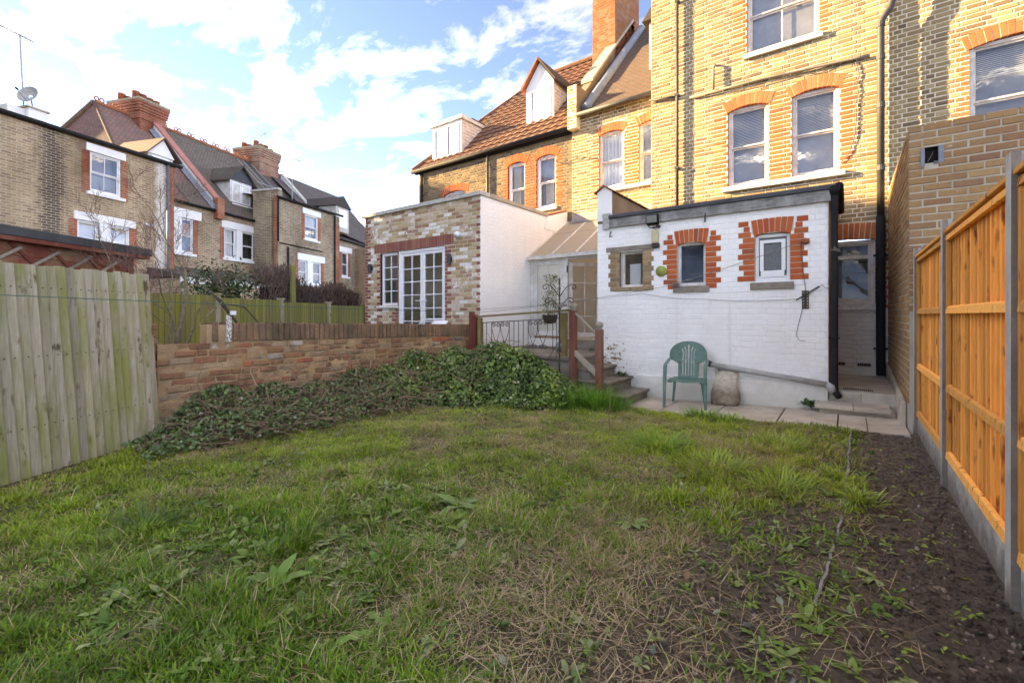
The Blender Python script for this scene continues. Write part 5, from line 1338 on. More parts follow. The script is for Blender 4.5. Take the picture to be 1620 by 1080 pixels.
# gable-roofed dormer behind the gutter at the right end
mb = MB(); mb.hexa([FT.p(1.8, -.5, 7.35), FT.p(2.8, -.5, 7.35), FT.p(2.8, -2.5, 7.35), FT.p(1.8, -2.5, 7.35), FT.p(1.8, -.5, 7.75), FT.p(2.8, -.5, 7.75), FT.p(2.8, -2.5, 7.75), FT.p(1.8, -2.5, 7.75)])
dm = mb.build('dormer', WHITE_D, h1)
mb = MB(); mb.hexa([FT.p(1.75, -.46, 7.76), FT.p(2.85, -.46, 7.76), FT.p(2.85, -2.5, 7.76), FT.p(1.75, -2.5, 7.76), FT.p(2.38, -.46, 8.42), FT.p(2.40, -.46, 8.42), FT.p(2.40, -2.5, 8.42), FT.p(2.38, -2.5, 8.42)]); mb.build('gable', WHITE, dm)
for s in (-1, 1):
    e = 2.39 + s * .72
    mb = MB(); mb.hexa([FT.p(e, -.36, 7.68), FT.p(2.39, -.36, 8.46), FT.p(2.39, -2.6, 8.46), FT.p(e, -2.6, 7.68), FT.p(e, -.36, 7.74), FT.p(2.39, -.36, 8.54), FT.p(2.39, -2.6, 8.54), FT.p(e, -2.6, 7.74)]); mb.build('dormer_roof', TILE_RB, dm)
mb = MB(); mb.fbox(FT, 1.95, 2.65, -.5, -.47, 7.44, 7.70); mb.build('dormer_window', PVC, dm)
# main roof behind the wing, hipped at the near end
tri_roof(h1, FT, [(2.0, -1.6, 6.5), (6.6, -1.6, 6.5), (6.6, -6.1, 11.22), (3.55, -6.1, 11.15)], TILE_RB)
tri_roof(h1, FT, [(2.0, -10.6, 6.5), (2.0, -1.6, 6.5), (3.55, -6.1, 11.15)], TILE_RB)
tri_roof(h1, FT, [(6.6, -10.6, 6.5), (2.0, -10.6, 6.5), (3.55, -6.1, 11.15), (6.6, -6.1, 11.22)], TILE_RB)
mb = MB(); mb.tube([FT.p(1.98, -10.65, 6.5), FT.p(3.55, -6.1, 11.2)], .11, 8); mb.build('hip_tiles', COPB, h1)
mb = MB(); mb.tube([FT.p(1.98, -1.55, 6.5), FT.p(3.55, -6.1, 11.2)], .07, 8); mb.build('hip_tiles', TILE_RB, h1)
def crest(parent, u0, u1, o, z, step=.78, mat=None):
    mb = MB(); mb.tube([FT.p(u0, o, z), FT.p(u1, o, z)], .08, 8); mb.build('ridge_tiles', mat or REDTILE, parent)
    u = u0 + .15
    while u < u1:
        mb = MB()
        for du in (-.11, .11):
            mb.tube([FT.p(u + du + .09 * math.cos(a), o, z + .16 + .09 * math.sin(a)) for a in np.linspace(0, 2 * math.pi, 11)], .03, 5, cap=False)
        mb.build('ridge_crest', mat or REDTILE, parent); u += step
crest(h1, 3.6, 5.0, -6.1, 11.22)
# chimney between the two houses
def chimney(parent, u0, u1, o0, o1, z0, z1, mat, npots, rows=2):
    mb = MB(); mb.fbox(FT, u0, u1, o0, o1, z0, z1)
    for (k, (da, db)) in enumerate(((-1.0, -.86), (-.62, -.52), (-.50, -.38), (-.36, -.24), (-.22, -.10))):
        e = .03 + .022 * k if k else .04
        mb.fbox(FT, u0 - e, u1 + e, o0 - e, o1 + e, z1 + da, z1 + db)
    c = mb.build('chimney', mat, parent, uvfr=FT)
    mb = MB(); mb.fbox(FT, u0 - .13, u1 + .13, o0 - .13, o1 + .13, z1 - .10, z1); mb.build('chimney_cap', simple('lichen_stone' + str(round(u0)), (.33, .29, .20), .95, c2=(.22, .20, .13), scale=6, bump=.6), c)
    for i in range(npots):
        for j in range(rows):
            u = u0 + (u1 - u0) * (i + .5) / npots; o = o0 + (o1 - o0) * (j + .5) / rows
            h = random.uniform(.30, .45); p = FT.p(u, o, z1)
            mb = MB(); mb.lathe(p, [(.17, 0), (.145, h * .8), (.17, h * .82), (.17, h), (.11, h), (.11, h - .06)], 12); mb.build('chimney_pot', REDTILE, c, smooth=True)
    return c
chimney(h1, 5.05, 6.35, -7.3, -5.4, 8.4, 12.0, FARR, 4, 2)
# red-topped party parapet running down the slope
def party(parent, u, w_, mat_top, ob0=-1.5, ob1=-5.6, z0=6.55, slope=1.05):
    def Z(o): return z0 + (-1.6 - o) * slope
    mb = MB(); mb.hexa([FT.p(u, ob0, Z(ob0) - .2), FT.p(u + w_, ob0, Z(ob0) - .2), FT.p(u + w_, ob1, Z(ob1) - .2), FT.p(u, ob1, Z(ob1) - .2), FT.p(u, ob0, Z(ob0) + .45), FT.p(u + w_, ob0, Z(ob0) + .45), FT.p(u + w_, ob1, Z(ob1) + .45), FT.p(u, ob1, Z(ob1) + .45)]); pp = mb.build('party_parapet', RENDER, parent)
    mb = MB(); mb.hexa([FT.p(u - .06, ob0, Z(ob0) + .452), FT.p(u + w_ + .06, ob0, Z(ob0) + .452), FT.p(u + w_ + .06, ob1, Z(ob1) + .452), FT.p(u - .06, ob1, Z(ob1) + .452), FT.p(u - .06, ob0, Z(ob0) + .55), FT.p(u + w_ + .06, ob0, Z(ob0) + .55), FT.p(u + w_ + .06, ob1, Z(ob1) + .55), FT.p(u - .06, ob1, Z(ob1) + .55)]); mb.build('coping', mat_top, pp)
    mb = MB(); mb.hexa([FT.p(u - .22, ob0, Z(ob0) + .02), FT.p(u - .001, ob0, Z(ob0) + .02), FT.p(u - .001, ob1, Z(ob1) + .02), FT.p(u - .22, ob1, Z(ob1) + .02), FT.p(u - .22, ob0, Z(ob0) + .05), FT.p(u - .001, ob0, Z(ob0) + .22), FT.p(u - .001, ob1, Z(ob1) + .22), FT.p(u - .22, ob1, Z(ob1) + .05)]); mb.build('lead_flashing', LEAD, pp)
    mb = MB(); mb.fbox(FT, u - .02, u + w_ + .1, -1.65, -1.35, 6.0, 7.0); mb.build('kneeler', FARR, pp, uvfr=FT)

# second house: main wall set back, tall roof with dormer
h2 = thing('terrace_house', 'brick terrace house with dark tile roof and black gabled dormer in the middle distance', 'house', FT2.p(5.5, 0, 0))
hw = [(4.06, 4.64, 4.15, 5.72), (3.1, 3.68, 4.15, 5.72), (6.28, 6.98, 4.2, 5.68), (7.35, 8.14, 4.2, 5.68)]
slab(h2, FT2, 2.0, 8.6, -.3, 6.40, hw, FARB, thick=.4, uv=True)
lintel_window(h2, FT2, [(3.1, 3.68), (4.06, 4.64)], 4.15, 5.72, 2.9, 5.03, (5.72, 6.12), room=ROOMG, inside=[None, ('board', .45, .9, simple('amber_curtain', (.55, .33, .16), .9, bump=0))])
lintel_window(h2, FT2, [(6.28, 6.98), (7.35, 8.14)], 4.2, 5.68, 6.12, 8.36, (5.68, 6.03), room=ROOMD, inside=[('curtain', 0, 1, 0, 1), None])
mb = MB(); mb.tube([FT2.p(2.5, .12, 6.38), FT2.p(5.75, .12, 6.38)], .06, 8); mb.tube([FT2.p(5.95, .12, 6.36), FT2.p(9.0, .12, 6.34)], .06, 8); mb.build('gutter', BLACK, h2, smooth=True)
tri_roof(h2, FT, [(4.4, -1.45, 6.38), (15.5, -1.45, 6.38), (15.5, -6.1, 11.26), (6.4, -6.1, 11.26), (6.0, -3.0, 8.0), (4.4, -2.4, 7.38)], TILE_DK)
tri_roof(h2, FT, [(15.5, -10.7, 6.4), (6.0, -10.7, 6.4), (6.0, -6.1, 11.26), (15.5, -6.1, 11.26)], TILE_DK)
party(h2, 5.72, .26, SALMON, ob1=-5.5)
crest(h2, 6.6, 12.3, -6.1, 11.30)
# dormer
mb = MB(); mb.hexa([FT.p(7.28, -2.3, 7.2), FT.p(8.66, -2.3, 7.2), FT.p(8.66, -2.5, 7.2), FT.p(7.28, -2.5, 7.2), FT.p(7.28, -2.3, 8.42), FT.p(8.66, -2.3, 8.42), FT.p(8.66, -4.0, 8.42), FT.p(7.28, -4.0, 8.42)]); dm = mb.build('dormer', WHITE_D, h2)
mb = MB(); mb.hexa([FT.p(7.2, -2.24, 8.42), FT.p(8.74, -2.24, 8.42), FT.p(8.74, -4.6, 8.42), FT.p(7.2, -4.6, 8.42), FT.p(7.96, -2.24, 9.18), FT.p(7.98, -2.24, 9.18), FT.p(7.98, -4.6, 9.18), FT.p(7.96, -4.6, 9.18)]); mb.build('gable', simple('dark_slate_board', (.055, .06, .068), .6, bump=.1), dm)
for s in (-1, 1):
    e = 7.97 + s * .92
    mb = MB(); mb.hexa([FT.p(e, -2.1, 8.30), FT.p(7.97, -2.1, 9.22), FT.p(7.97, -4.9, 9.22), FT.p(e, -4.9, 8.30), FT.p(e, -2.1, 8.37), FT.p(7.97, -2.1, 9.31), FT.p(7.97, -4.9, 9.31), FT.p(e, -4.9, 8.37)]); mb.build('dormer_roof', TILE_DK, dm)
FDm = FT.off(-2.3)
for (a, b) in ((7.4, 7.95), (7.99, 8.55)):
    sash(dm, FDm, a, b, 7.28, 8.32, rec=-.03, single=True, fm=PVC, room=ROOMG, name='dormer_window', deep=.2)
mb = MB(); mb.fbox(FT, 7.3, 8.66, -2.3, -2.15, 7.12, 7.2); mb.build('sill', WHITE, dm)
# ladder on the roof
r_ = thing('roof_ladder', 'thin metal ladder lying up the dark tile roof beside the second chimney', 'ladder', FT.p(11.6, -4.5, 9.6))
for du in (0, .45, 1.1):
    mb = MB(); mb.tube([FT.p(11.4 + du, -2.0 - .4, 7.6), FT.p(10.9 + du, -5.6, 10.95)], .025, 6); mb.build('stile', METAL, r_)
mb = MB(); mb.tube([FT.p(10.9, -4.1, 9.42), FT.p(12.6, -4.1, 9.42)], .025, 6); mb.build('rung', METAL, r_)

# third house: projecting rear wing
h3 = thing('terrace_house', 'brown brick rear wing with tall aerial and black pipes beyond the dead hedge', 'house', FT.p(10.5, 0, 0))
hw = [(10.05, 11.17, 5.70, 7.08), (9.55, 10.25, 3.1, 4.42), (10.72, 11.45, 3.1, 4.42)]
slab(h3, FT, 8.05, 13.2, -.3, 7.5, hw, FARB2, thick=.4, uv=True)
slab(h3, Fr(*FT.p(8.05, 0, 0)[:2], 111.6 - 90), -1.6, -.002, -.3, 7.9, [], FARB2, thick=.3, uv=True)
mb = MB(); fl = Fr(*FT.p(8.05, 0, 0)[:2], 111.6 - 90); mb.fbox(fl, -.25, -.01, .002, .014, 0, 7.6); mb.build('red_quoin', FARR, h3, uvfr=fl)
mb = MB(); mb.fbox(fl, -1.75, .05, -.2, .06, 7.9, 8.0); mb.build('flank_coping', CONC, h3)
lintel_window(h3, FT, [(10.05, 11.17)], 5.70, 7.08, 9.87, 11.4, (7.08, 7.40), vm=1, inside=[('curtain', 0.5, 1, 0, 1)])
lintel_window(h3, FT, [(9.55, 10.25), (10.72, 11.45)], 3.1, 4.42, 9.47, 11.76, (4.42, 4.80), inside=[('board', 0, 1, simple('tan_blind', (.50, .33, .19), .9, bump=0)), ('board', .2, 1, simple('tan_blind2', (.48, .30, .17), .9, bump=0))])
mb = MB(); mb.fbox(FT, 12.75, 13.2, .002, .012, 0, 7.0); mb.build('red_quoin', FARR, h3, uvfr=FT)
mb = MB(); mb.tube([FT.p(7.9, .1, 7.50), FT.p(13.4, .1, 7.62)], .07, 8); mb.build('gutter', BLACK, h3, smooth=True)
for (u, za, zb) in ((7.98, 7.4, 5.2), (12.66, 7.5, 1.0), (8.7, 5.0, 3.0)):
    mb = MB(); mb.tube([FT.p(u, .07, za), FT.p(u, .07, zb)], .05, 8); mb.build('rain_pipe', BLACK, h3, smooth=True)
mb = MB(); mb.tube([FT.p(8.1, .04, 5.15), FT.p(11.5, .04, 5.12)], .03, 6); mb.build('waste_pipe', BLACK, h3, smooth=True)
tri_roof(h3, FT, [(8.05, .12, 7.52), (13.3, .12, 7.62), (13.3, -3.0, 8.0), (8.05, -3.0, 8.0)], TILE_DK)
tri_roof(h3, FT, [(13.3, -1.5, 7.2), (19.5, -1.5, 6.6), (19.5, -6.1, 11.3), (13.3, -6.1, 11.3)], TILE_CN)
tri_roof(h3, FT, [(12.0, -3.0, 8.0), (13.3, -3.0, 8.0), (13.3, -6.1, 11.31), (12.0, -6.1, 11.31)], TILE_CN)
chimney(h3, 12.35, 14.0, -7.2, -5.3, 8.2, 12.25, farbrick('far_brown_red_brick', (0.36, 0.16, 0.10), (0.22, 0.10, 0.07), (0.36, 0.26, 0.20)), 4, 2)
party(h3, 14.3, .22, CONC, ob0=-2.4, ob1=-5.4)

# fourth house, mostly hidden by the extension
h4 = thing('terrace_house', 'farthest terrace house with dark roof just left of the reclaimed brick extension', 'house', FT2.p(16.5, 0, 0))
hw = [(15.7, 16.45, 4.05, 5.72)]
slab(h4, FT2, 13.2, 21.0, -.3, 6.6, hw, FARB2, thick=.4, uv=True)
lintel_window(h4, FT2, [(15.7, 16.45)], 4.05, 5.72, 15.3, 16.85, (5.72, 6.1))
mb = MB(); mb.tube([FT2.p(13.4, .12, 6.6), FT2.p(20.5, .12, 6.45)], .06, 8); mb.build('gutter', BLACK, h4, smooth=True)
mb = MB(); mb.fbox(FT, 14.1, 15.5, -2.2, -.9, 6.9, 8.6); dm = mb.build('dormer', CONC, h4)
mb = MB(); mb.hexa([FT.p(13.9, -.8, 8.55), FT.p(15.7, -.8, 8.55), FT.p(15.7, -4.5, 8.55), FT.p(13.9, -4.5, 8.55), FT.p(14.78, -.8, 9.3), FT.p(14.82, -.8, 9.3), FT.p(14.82, -4.5, 9.3), FT.p(14.78, -4.5, 9.3)]); mb.build('dormer_roof', TILE_CN, dm)
mb = MB(); mb.fbox(FT, 15.51, 15.56, -2.0, -1.1, 7.2, 8.4); mb.fbox(FT, 14.4, 15.3, -.9, -.87, 7.2, 8.4); mb.build('dormer_window', PVC, dm)
mb = MB(); mb.fbox(FT2, 17.3, 21, .0, 2.0, -.3, 6.2); mb.build('wing_wall', FARB, h4, uvfr=FT2)
tri_roof(h4, FT, [(15.5, -1.5, 6.55), (21.5, -1.5, 6.55), (21.5, -6.1, 11.3), (15.5, -6.1, 11.3)], TILE_CN)

# house at the near end of the terrace, outside the frame: added and sized to keep the garden in shade
h5 = thing('terrace_house', 'unseen tall brick house past the left edge, added to the terrace for its shade', 'house', FT.p(-14, -2, 0))
slab(h5, FT.off(-1.2), -26.0, -3.3, -.3, 9.2, [], FARB, thick=.4, uv=True)
tri_roof(h5, FT, [(-26, -1.0, 9.1), (-3.2, -1.0, 9.1), (-3.4, -6.1, 13.4), (-26, -6.1, 13.4)], TILE_RB)
tri_roof(h5, FT, [(-3.2, -11, 9.1), (-26, -11, 9.1), (-26, -6.1, 13.4), (-3.4, -6.1, 13.4)], TILE_RB)
tri_roof(h5, FT, [(-3.2, -1.0, 7.3), (-3.2, -11, 7.3), (-3.2, -11, 9.1), (-3.4, -6.1, 13.4), (-3.2, -1.0, 9.1)], FARB, 'gable')
mb = MB(); mb.fbox(FT, -3.19, -.36, -11, -5.2, 7.35, 10.2); mb.build('shade_block', FARB, h5, uvfr=FT)  # unseen block and roof added to close the sun gap beside the house
mb = MB(); mb.hexa([FT.p(-3.2, -5.0, 10.2), FT.p(-.36, -5.1, 10.2), FT.p(-.36, -11.2, 10.2), FT.p(-3.2, -11.2, 10.2), FT.p(-3.2, -8.0, 12.9), FT.p(-.36, -8.0, 12.9), FT.p(-.36, -8.1, 12.9), FT.p(-3.2, -8.1, 12.9)]); mb.build('shade_block_roof', TILE_RB, h5)

# bare trees behind the camera, seen as reflections in the windows
def bare_tree(x, y, H, seed, label):
    r_ = thing('bare_tree', label, 'tree', (x, y, 0)); rg_ = random.Random(seed); a_ = MB(); b_ = MB()
    def grow(p, d, L, r, lev):
        pts = [p.copy()]; rr = [r]; q = p.copy()
        for k in range(4):
            d = (d + Vector((rg_.gauss(0, .12), rg_.gauss(0, .12), .05))).normalized(); q = q + d * L / 4; pts.append(q.copy()); rr.append(r * (1 - .45 * (k + 1) / 4))
            if lev < 4 and k >= 1:
                for _ in range(2):
                    sd_ = d.cross(Vector((rg_.gauss(0, 1), rg_.gauss(0, 1), rg_.gauss(0, 1)))).normalized()
                    grow(q, (d * .75 + sd_ * .65 + Vector((0, 0, .1))).normalized(), L * rg_.uniform(.5, .7), rr[-1] * .55, lev + 1)
        (a_ if lev < 2 else b_).tube(pts, rr, 6 if lev < 2 else 3, cap=False)
    grow(Vector((x, y, -.3)), Vector((0, 0, 1)), H * .5, H * .022, 0)
    a_.build('trunk', TREEBK, r_); b_.build('crown', TREEBK, r_)
bare_tree(1.5, -12.0, 11, 5, 'bare tree behind the camera, reflected in the upper house windows')
bare_tree(-5.5, -13.5, 10, 8, 'second bare tree behind the camera, reflected in the left upper window')

# aerials and dish
def yagi(base, top, dirv, L, label, n=9):
    r_ = thing('television_aerial', label, 'aerial', base)
    mb = MB(); mb.tube([base, top], .022, 6); mb.build('mast', METAL, r_)
    b = Vector(top); d = Vector(dirv).normalized(); sd = d.cross(Vector((0, 0, 1))).normalized()
    mb = MB(); mb.tube([b - d * L * .35, b + d * L * .65], .018, 5); mb.build('boom', METAL, r_)
    for k in range(n):
        c = b - d * L * .3 + d * L * .95 * k / n; h_ = .16 if k else .30
        mb = MB(); mb.tube([c - sd * h_, c + sd * h_], .008, 4); mb.build('element', METAL, r_)
yagi(FT.p(-1.62, -1.15, 8.05), FT.p(-1.72, -1.15, 10.35), (-.35, -.45, .26), 1.1, 'long thin aerial on a mast above the satellite dish')
yagi(FT.p(9.3, -.2, 6.9), FT.p(9.3, -.2, 9.95), (.2, .9, -.1), .8, 'tall aerial mast in front of the far brown wing', 5)
yagi(FT.p(13.6, -6.2, 12.2), FT.p(13.6, -6.2, 13.5), (-.3, .5, .5), .7, 'small aerial on the second chimney', 5)
r_ = thing('satellite_dish', 'grey satellite dish on the rendered upstand at the far left', 'satellite dish', FT.p(-1.5, -1.0, 8.05))
mb = MB()
c = Vector(FT.p(-1.55, -.95, 8.42)); ax = Vector((.55, -.6, .25)).normalized(); sx = ax.cross(Vector((0, 0, 1))).normalized(); sy = sx.cross(ax)
rings = []
for k in range(6):
    rr_k = .06 + .24 * k / 5; rings.append([tuple(c + ax * (rr_k ** 2 * 1.4) + (sx * math.cos(a) + sy * math.sin(a)) * rr_k) for a in np.linspace(0, 2 * math.pi, 20, endpoint=False)])
for a, b in zip(rings, rings[1:]):
    for k in range(20): mb.quad(a[k], a[(k + 1) % 20], b[(k + 1) % 20], b[k])
mb.build('reflector', GREYL, r_, smooth=True)
mb = MB(); mb.tube([c - sy * .25 + ax * .05, c + ax * .45 - sy * .1], .012, 5); mb.tube([c, c - ax * .08 - Vector((0, 0, .35))], .02, 6); mb.build('arm', METAL, r_)
mb = MB(); mb.tube([c + ax * .42 - sy * .1, c + ax * .50 - sy * .1], .03, 8); mb.build('receiver', BLACK, r_)

# low lean-tos at the foot of the terrace
r_ = thing('lean_to', 'low brick lean-to with white fascia and grey roof at the foot of the terrace', 'lean-to', FT.p(5, 2, 0))
mb = MB(); mb.fbox(FT, 1.5, 7.6, -1.55, 1.6, -.3, 2.75); mb.build('wall', FARB, r_, uvfr=FT)
mb = MB(); mb.fbox(FT, 1.4, 7.7, 1.61, 1.66, 2.55, 2.80); mb.build('fascia', WHITE_D, r_)
mb = MB(); mb.hexa([FT.p(1.4, 1.7, 2.80), FT.p(7.7, 1.7, 2.80), FT.p(7.7, -1.55, 2.80), FT.p(1.4, -1.55, 2.80), FT.p(1.4, 1.7, 2.84), FT.p(7.7, 1.7, 2.84), FT.p(7.7, -1.55, 3.5), FT.p(1.4, -1.55, 3.5)]); mb.build('roof', TILE_DK, r_)
r_ = thing('lean_to', 'small grey felt-roofed lean-to beside the dead hedge', 'lean-to', FT.p(7.7, 1.8, 0))
mb = MB(); mb.fbox(FT, 7.8, 9.6, .02, 2.2, -.3, 2.55); mb.build('wall', FARB, r_, uvfr=FT)
mb = MB(); mb.hexa([FT.p(7.7, 2.3, 2.55), FT.p(9.7, 2.3, 2.45), FT.p(9.7, .02, 2.45), FT.p(7.7, .02, 2.55), FT.p(7.7, 2.3, 2.65), FT.p(9.7, 2.3, 2.6), FT.p(9.7, .02, 3.0), FT.p(7.7, .02, 3.0)]); mb.build('roof', FELT, r_)
mb = MB(); mb.fbox(FT, 7.72, 9.7, 2.31, 2.34, 2.38, 2.5); mb.build('fascia', WHITE_D, r_)

# ------------------------------------------------------------------ green fence across the neighbour's garden
GA_ = Vector((-10.45, 2.45, 0)); GB_ = Vector((-12.95, 9.3, 0))
gd = (GB_ - GA_); glen = gd.length; gang = math.degrees(math.atan2(gd.y, gd.x))
FG = Fr(GA_.x, GA_.y, gang)
npan = 4; pw = glen / npan
glabs = ['green algae-stained fence panel behind the bare shrub', 'green-grey fence panel right of the bare shrub', 'green fence panel below the dead hedge', 'far green fence panel meeting the reclaimed brick extension']
for k in range(npan):
    zt = 1.78 - .045 * k
    r_ = thing('garden_fence', glabs[k], 'fence', FG.p(pw * (k + .5), 0, 0), 'green-stained fence panels across the next garden')
    nb = 16 if k < 2 else 22
    for j in range(nb):
        a = pw * k + .06 + (pw - .12) * j / nb
        mb = MB(); wv = (pw - .12) / nb
        mb.hexa([FG.p(a, .018, .05), FG.p(a + wv + .008, .008, .05), FG.p(a + wv + .008, -.004, .05), FG.p(a, -.004, .05), FG.p(a, .018, zt + random.uniform(-.01, .01)), FG.p(a + wv + .008, .008, zt), FG.p(a + wv + .008, -.004, zt), FG.p(a, -.004, zt)])
        mb.build('board', WOOD_ALG, r_)
    for z in (.4, 1.0, 1.5):
        mb = MB(); mb.fbox(FG, pw * k + .06, pw * (k + 1) - .06, -.07, -.005, z, z + .06); mb.build('rail', WOOD_ALG, r_)
for k in range(npan + 1):
    mb = MB(); mb.fbox(FG, pw * k - .055, pw * k + .055, -.05, .06, 0, 1.84 - .045 * k)
    mb.fbox(FG, pw * k - .075, pw * k + .075, -.07, .08, 1.84 - .045 * k, 1.88 - .045 * k)
    one(mb, 'fence_post', WOOD_OLD if k else WOOD_ALG, ['weathered post at the near end of the green fence', 'weathered post in the green fence right of the bare shrub', 'weathered capped post in the green fence below the dead hedge stump', 'weathered post in the far part of the green fence', 'last post of the green fence against the brick extension'][k], 'fence post', 'posts of the green fence')

# ------------------------------------------------------------------ red shed behind the leaning fence
FSH = Fr(-8.6, 2.1, -57.0)       # u runs towards the camera's left, outwards faces the garden
sa = R(123.0)
FSH = Fr(-8.6 + .545 * 2.6, 2.1 - .839 * 2.6, 123.0)
shd = thing('garden_shed', 'red-brown timber shed with black felt roof and wooden trellis', 'shed', FSH.p(1.3, -1, 0))
for k in range(15):
    z = .1 + k * .15
    mb = MB(); mb.hexa([FSH.p(0, .022, z), FSH.p(2.52, .022, z), FSH.p(2.52, 0, z), FSH.p(0, 0, z), FSH.p(0, .008, z + .15), FSH.p(2.52, .008, z + .15), FSH.p(2.52, 0, z + .15), FSH.p(0, 0, z + .15)]); mb.build('cladding_board', WOOD_REDH, shd)
mb = MB(); mb.fbox(FSH, 2.5, 2.6, -.05, .035, .05, 2.3); mb.build('corner_post', WOOD_RED, shd)
mb = MB(); mb.fbox(FSH, 0, 2.58, -1.9, 0, .05, 2.3); mb.build('shed_body', WOOD_RED, shd)
mb = MB(); mb.hexa([FSH.p(-.2, .17, 2.25), FSH.p(2.78, .17, 2.25), FSH.p(2.78, -2.1, 2.25), FSH.p(-.2, -2.1, 2.25), FSH.p(-.2, .17, 2.36), FSH.p(2.78, .17, 2.36), FSH.p(2.78, -2.1, 2.62), FSH.p(-.2, -2.1, 2.62)]); mb.build('roof', FELT, shd, bevel=.01)
mb = MB(); mb.fbox(FSH, -.2, 2.74, .02, .16, 2.20, 2.249); mb.build('soffit', WOOD_RED, shd)
r_ = thing('trellis', 'diamond wooden trellis fixed on the red shed wall', 'trellis', FSH.p(1.0, .05, 1.9))
for k in range(5):
    a = .15 + k * .42
    mb = MB(); mb.hexa([FSH.p(a, .026, 2.18), FSH.p(a + .03, .026, 2.20), FSH.p(a + .03, .036, 2.20), FSH.p(a, .036, 2.18), FSH.p(a + .55, .026, 1.70), FSH.p(a + .58, .026, 1.72), FSH.p(a + .58, .036, 1.72), FSH.p(a + .55, .036, 1.70)]); mb.build('slat', WOOD_RED, r_)
    mb = MB(); a -= .12; mb.hexa([FSH.p(a, .037, 1.72), FSH.p(a + .03, .037, 1.70), FSH.p(a + .03, .047, 1.70), FSH.p(a, .047, 1.72), FSH.p(a + .65, .037, 2.16), FSH.p(a + .68, .037, 2.14), FSH.p(a + .68, .047, 2.14), FSH.p(a + .65, .047, 2.16)]); mb.build('slat', WOOD_GRY, r_)

# ------------------------------------------------------------------ leaning weathered fence panel, left foreground
fb0 = Vector((-5.33, .20, 0)); fb1 = Vector((-6.20, 1.70, 0)); fdv = (fb1 - fb0)
FLF = Fr(fb0.x, fb0.y, math.degrees(math.atan2(fdv.y, fdv.x)))
lf = thing('leaning_fence', 'weathered grey-green timber fence panel leaning at the left edge', 'fence', FLF.p(.85, 0, 0))
Lf = fdv.length; nb = 22
for k in range(nb):
    a, b = Lf * k / nb, Lf * (k + 1) / nb - .001
    lean0 = .10; sh = -.055      # the whole panel leans away and sideways
    zt = 1.79 + .02 * k / nb; jz = random.uniform(-.012, .012)
    th = .020; z0 = -.02
    # feather edge: left edge thick and proud
    mb = MB()
    a += random.uniform(.009, .014)
    mb.hexa([FLF.p(a, .004, z0), FLF.p(b, .030, z0), FLF.p(b, .010, z0), FLF.p(a, -.006, z0),
             FLF.p(a + sh, .004 - lean0, zt + jz), FLF.p(b + sh, .030 - lean0, zt + jz), FLF.p(b + sh, .010 - lean0, zt + jz), FLF.p(a + sh, -.006 - lean0, zt + jz)])
    mb.build('board', WOOD_OLD, lf, bevel=.002)
    for zn in (.40, 1.0, 1.6):
        fq = zn / 1.8; un = (a + b) / 2 + sh * fq + random.uniform(-.012, .012); mb = MB(); mb.tube([FLF.p(un, .02 - lean0 * fq, zn), FLF.p(un, .026 - lean0 * fq, zn)], .005, 6); mb.build('nail', IRON, lf)
mb = MB(); mb.hexa([FLF.p(0, -.012, 0), FLF.p(Lf, -.012, 0), FLF.p(Lf, -.03, 0), FLF.p(0, -.03, 0), FLF.p(-.055, -.012 - .10, 1.74), FLF.p(Lf - .055, -.012 - .10, 1.74), FLF.p(Lf - .055, -.03 - .10, 1.74), FLF.p(-.055, -.03 - .10, 1.74)]); mb.build('gap_shade_sheet', simple('gap_shade_dark', (.035, .028, .018), .95, bump=.3), lf)  # dark sheet behind the gaps paints the shade lines between boards
mb = MB(); mb.hexa([FLF.p(Lf, .03, -.05), FLF.p(Lf + .075, .03, -.05), FLF.p(Lf + .075, -.05, -.05), FLF.p(Lf, -.05, -.05), FLF.p(Lf - .055, .03 - .10, 1.81), FLF.p(Lf + .02, .03 - .10, 1.81), FLF.p(Lf + .02, -.05 - .10, 1.81), FLF.p(Lf - .055, -.05 - .10, 1.81)]); mb.build('end_post', WOOD_OLD, lf, bevel=.004)
for z in (.35, .95, 1.55):
    q = -.10 * z / 1.8
    mb = MB(); mb.hexa([FLF.p(0, -.008 + q, z), FLF.p(Lf, -.008 + q, z), FLF.p(Lf, -.06 + q, z), FLF.p(0, -.06 + q, z), FLF.p(0, -.008 + q, z + .08), FLF.p(Lf, -.008 + q, z + .08), FLF.p(Lf, -.06 + q, z + .08), FLF.p(0, -.06 + q, z + .08)]); mb.build('rail', WOOD_OLD, lf)

# ------------------------------------------------------------------ old brick garden wall
FGW = Fr(-6.40, 0, 90)      # u = y, faces the lawn
gw_ = thing('garden_wall', 'crumbling old brick garden wall with a brick-on-edge top', 'wall', (-6.5, 4, 0))
def wtop(y): return float(np.interp(y, [1.7, 2.3, 2.301, 7.2], [1.02, 1.02, 1.02, .92]))
mb = MB(); mb.hexa([FGW.p(1.80, -.018, -.2), FGW.p(7.35, -.018, -.2), FGW.p(7.35, -.22, -.2), FGW.p(1.80, -.22, -.2), FGW.p(1.80, -.018, 1.01), FGW.p(7.35, -.018, .90), FGW.p(7.35, -.22, .90), FGW.p(1.80, -.22, 1.01)]); core = mb.build('wall_core', MORT_GD, gw_)
mb = MB(); mb.smooth = True
NU, NZ_ = 150, 30
def mpt(i, j):
    u_ = 1.80 + 5.55 * i / NU; top_ = 1.01 - .11 * i / NU; z_ = -.1 + (top_ + .1) * j / NZ_
    return FGW.p(u_, -.013 + .020 * mnoise.noise(Vector((u_ * 7, z_ * 9, 2.0))) + .008 * mnoise.noise(Vector((u_ * 25, z_ * 25, 7.0))), z_)
for i in range(NU):
    for j in range(NZ_): mb.quad(mpt(i, j), mpt(i + 1, j), mpt(i + 1, j + 1), mpt(i, j + 1))
mb.build('smeared_mortar', MORT_GD, gw_)
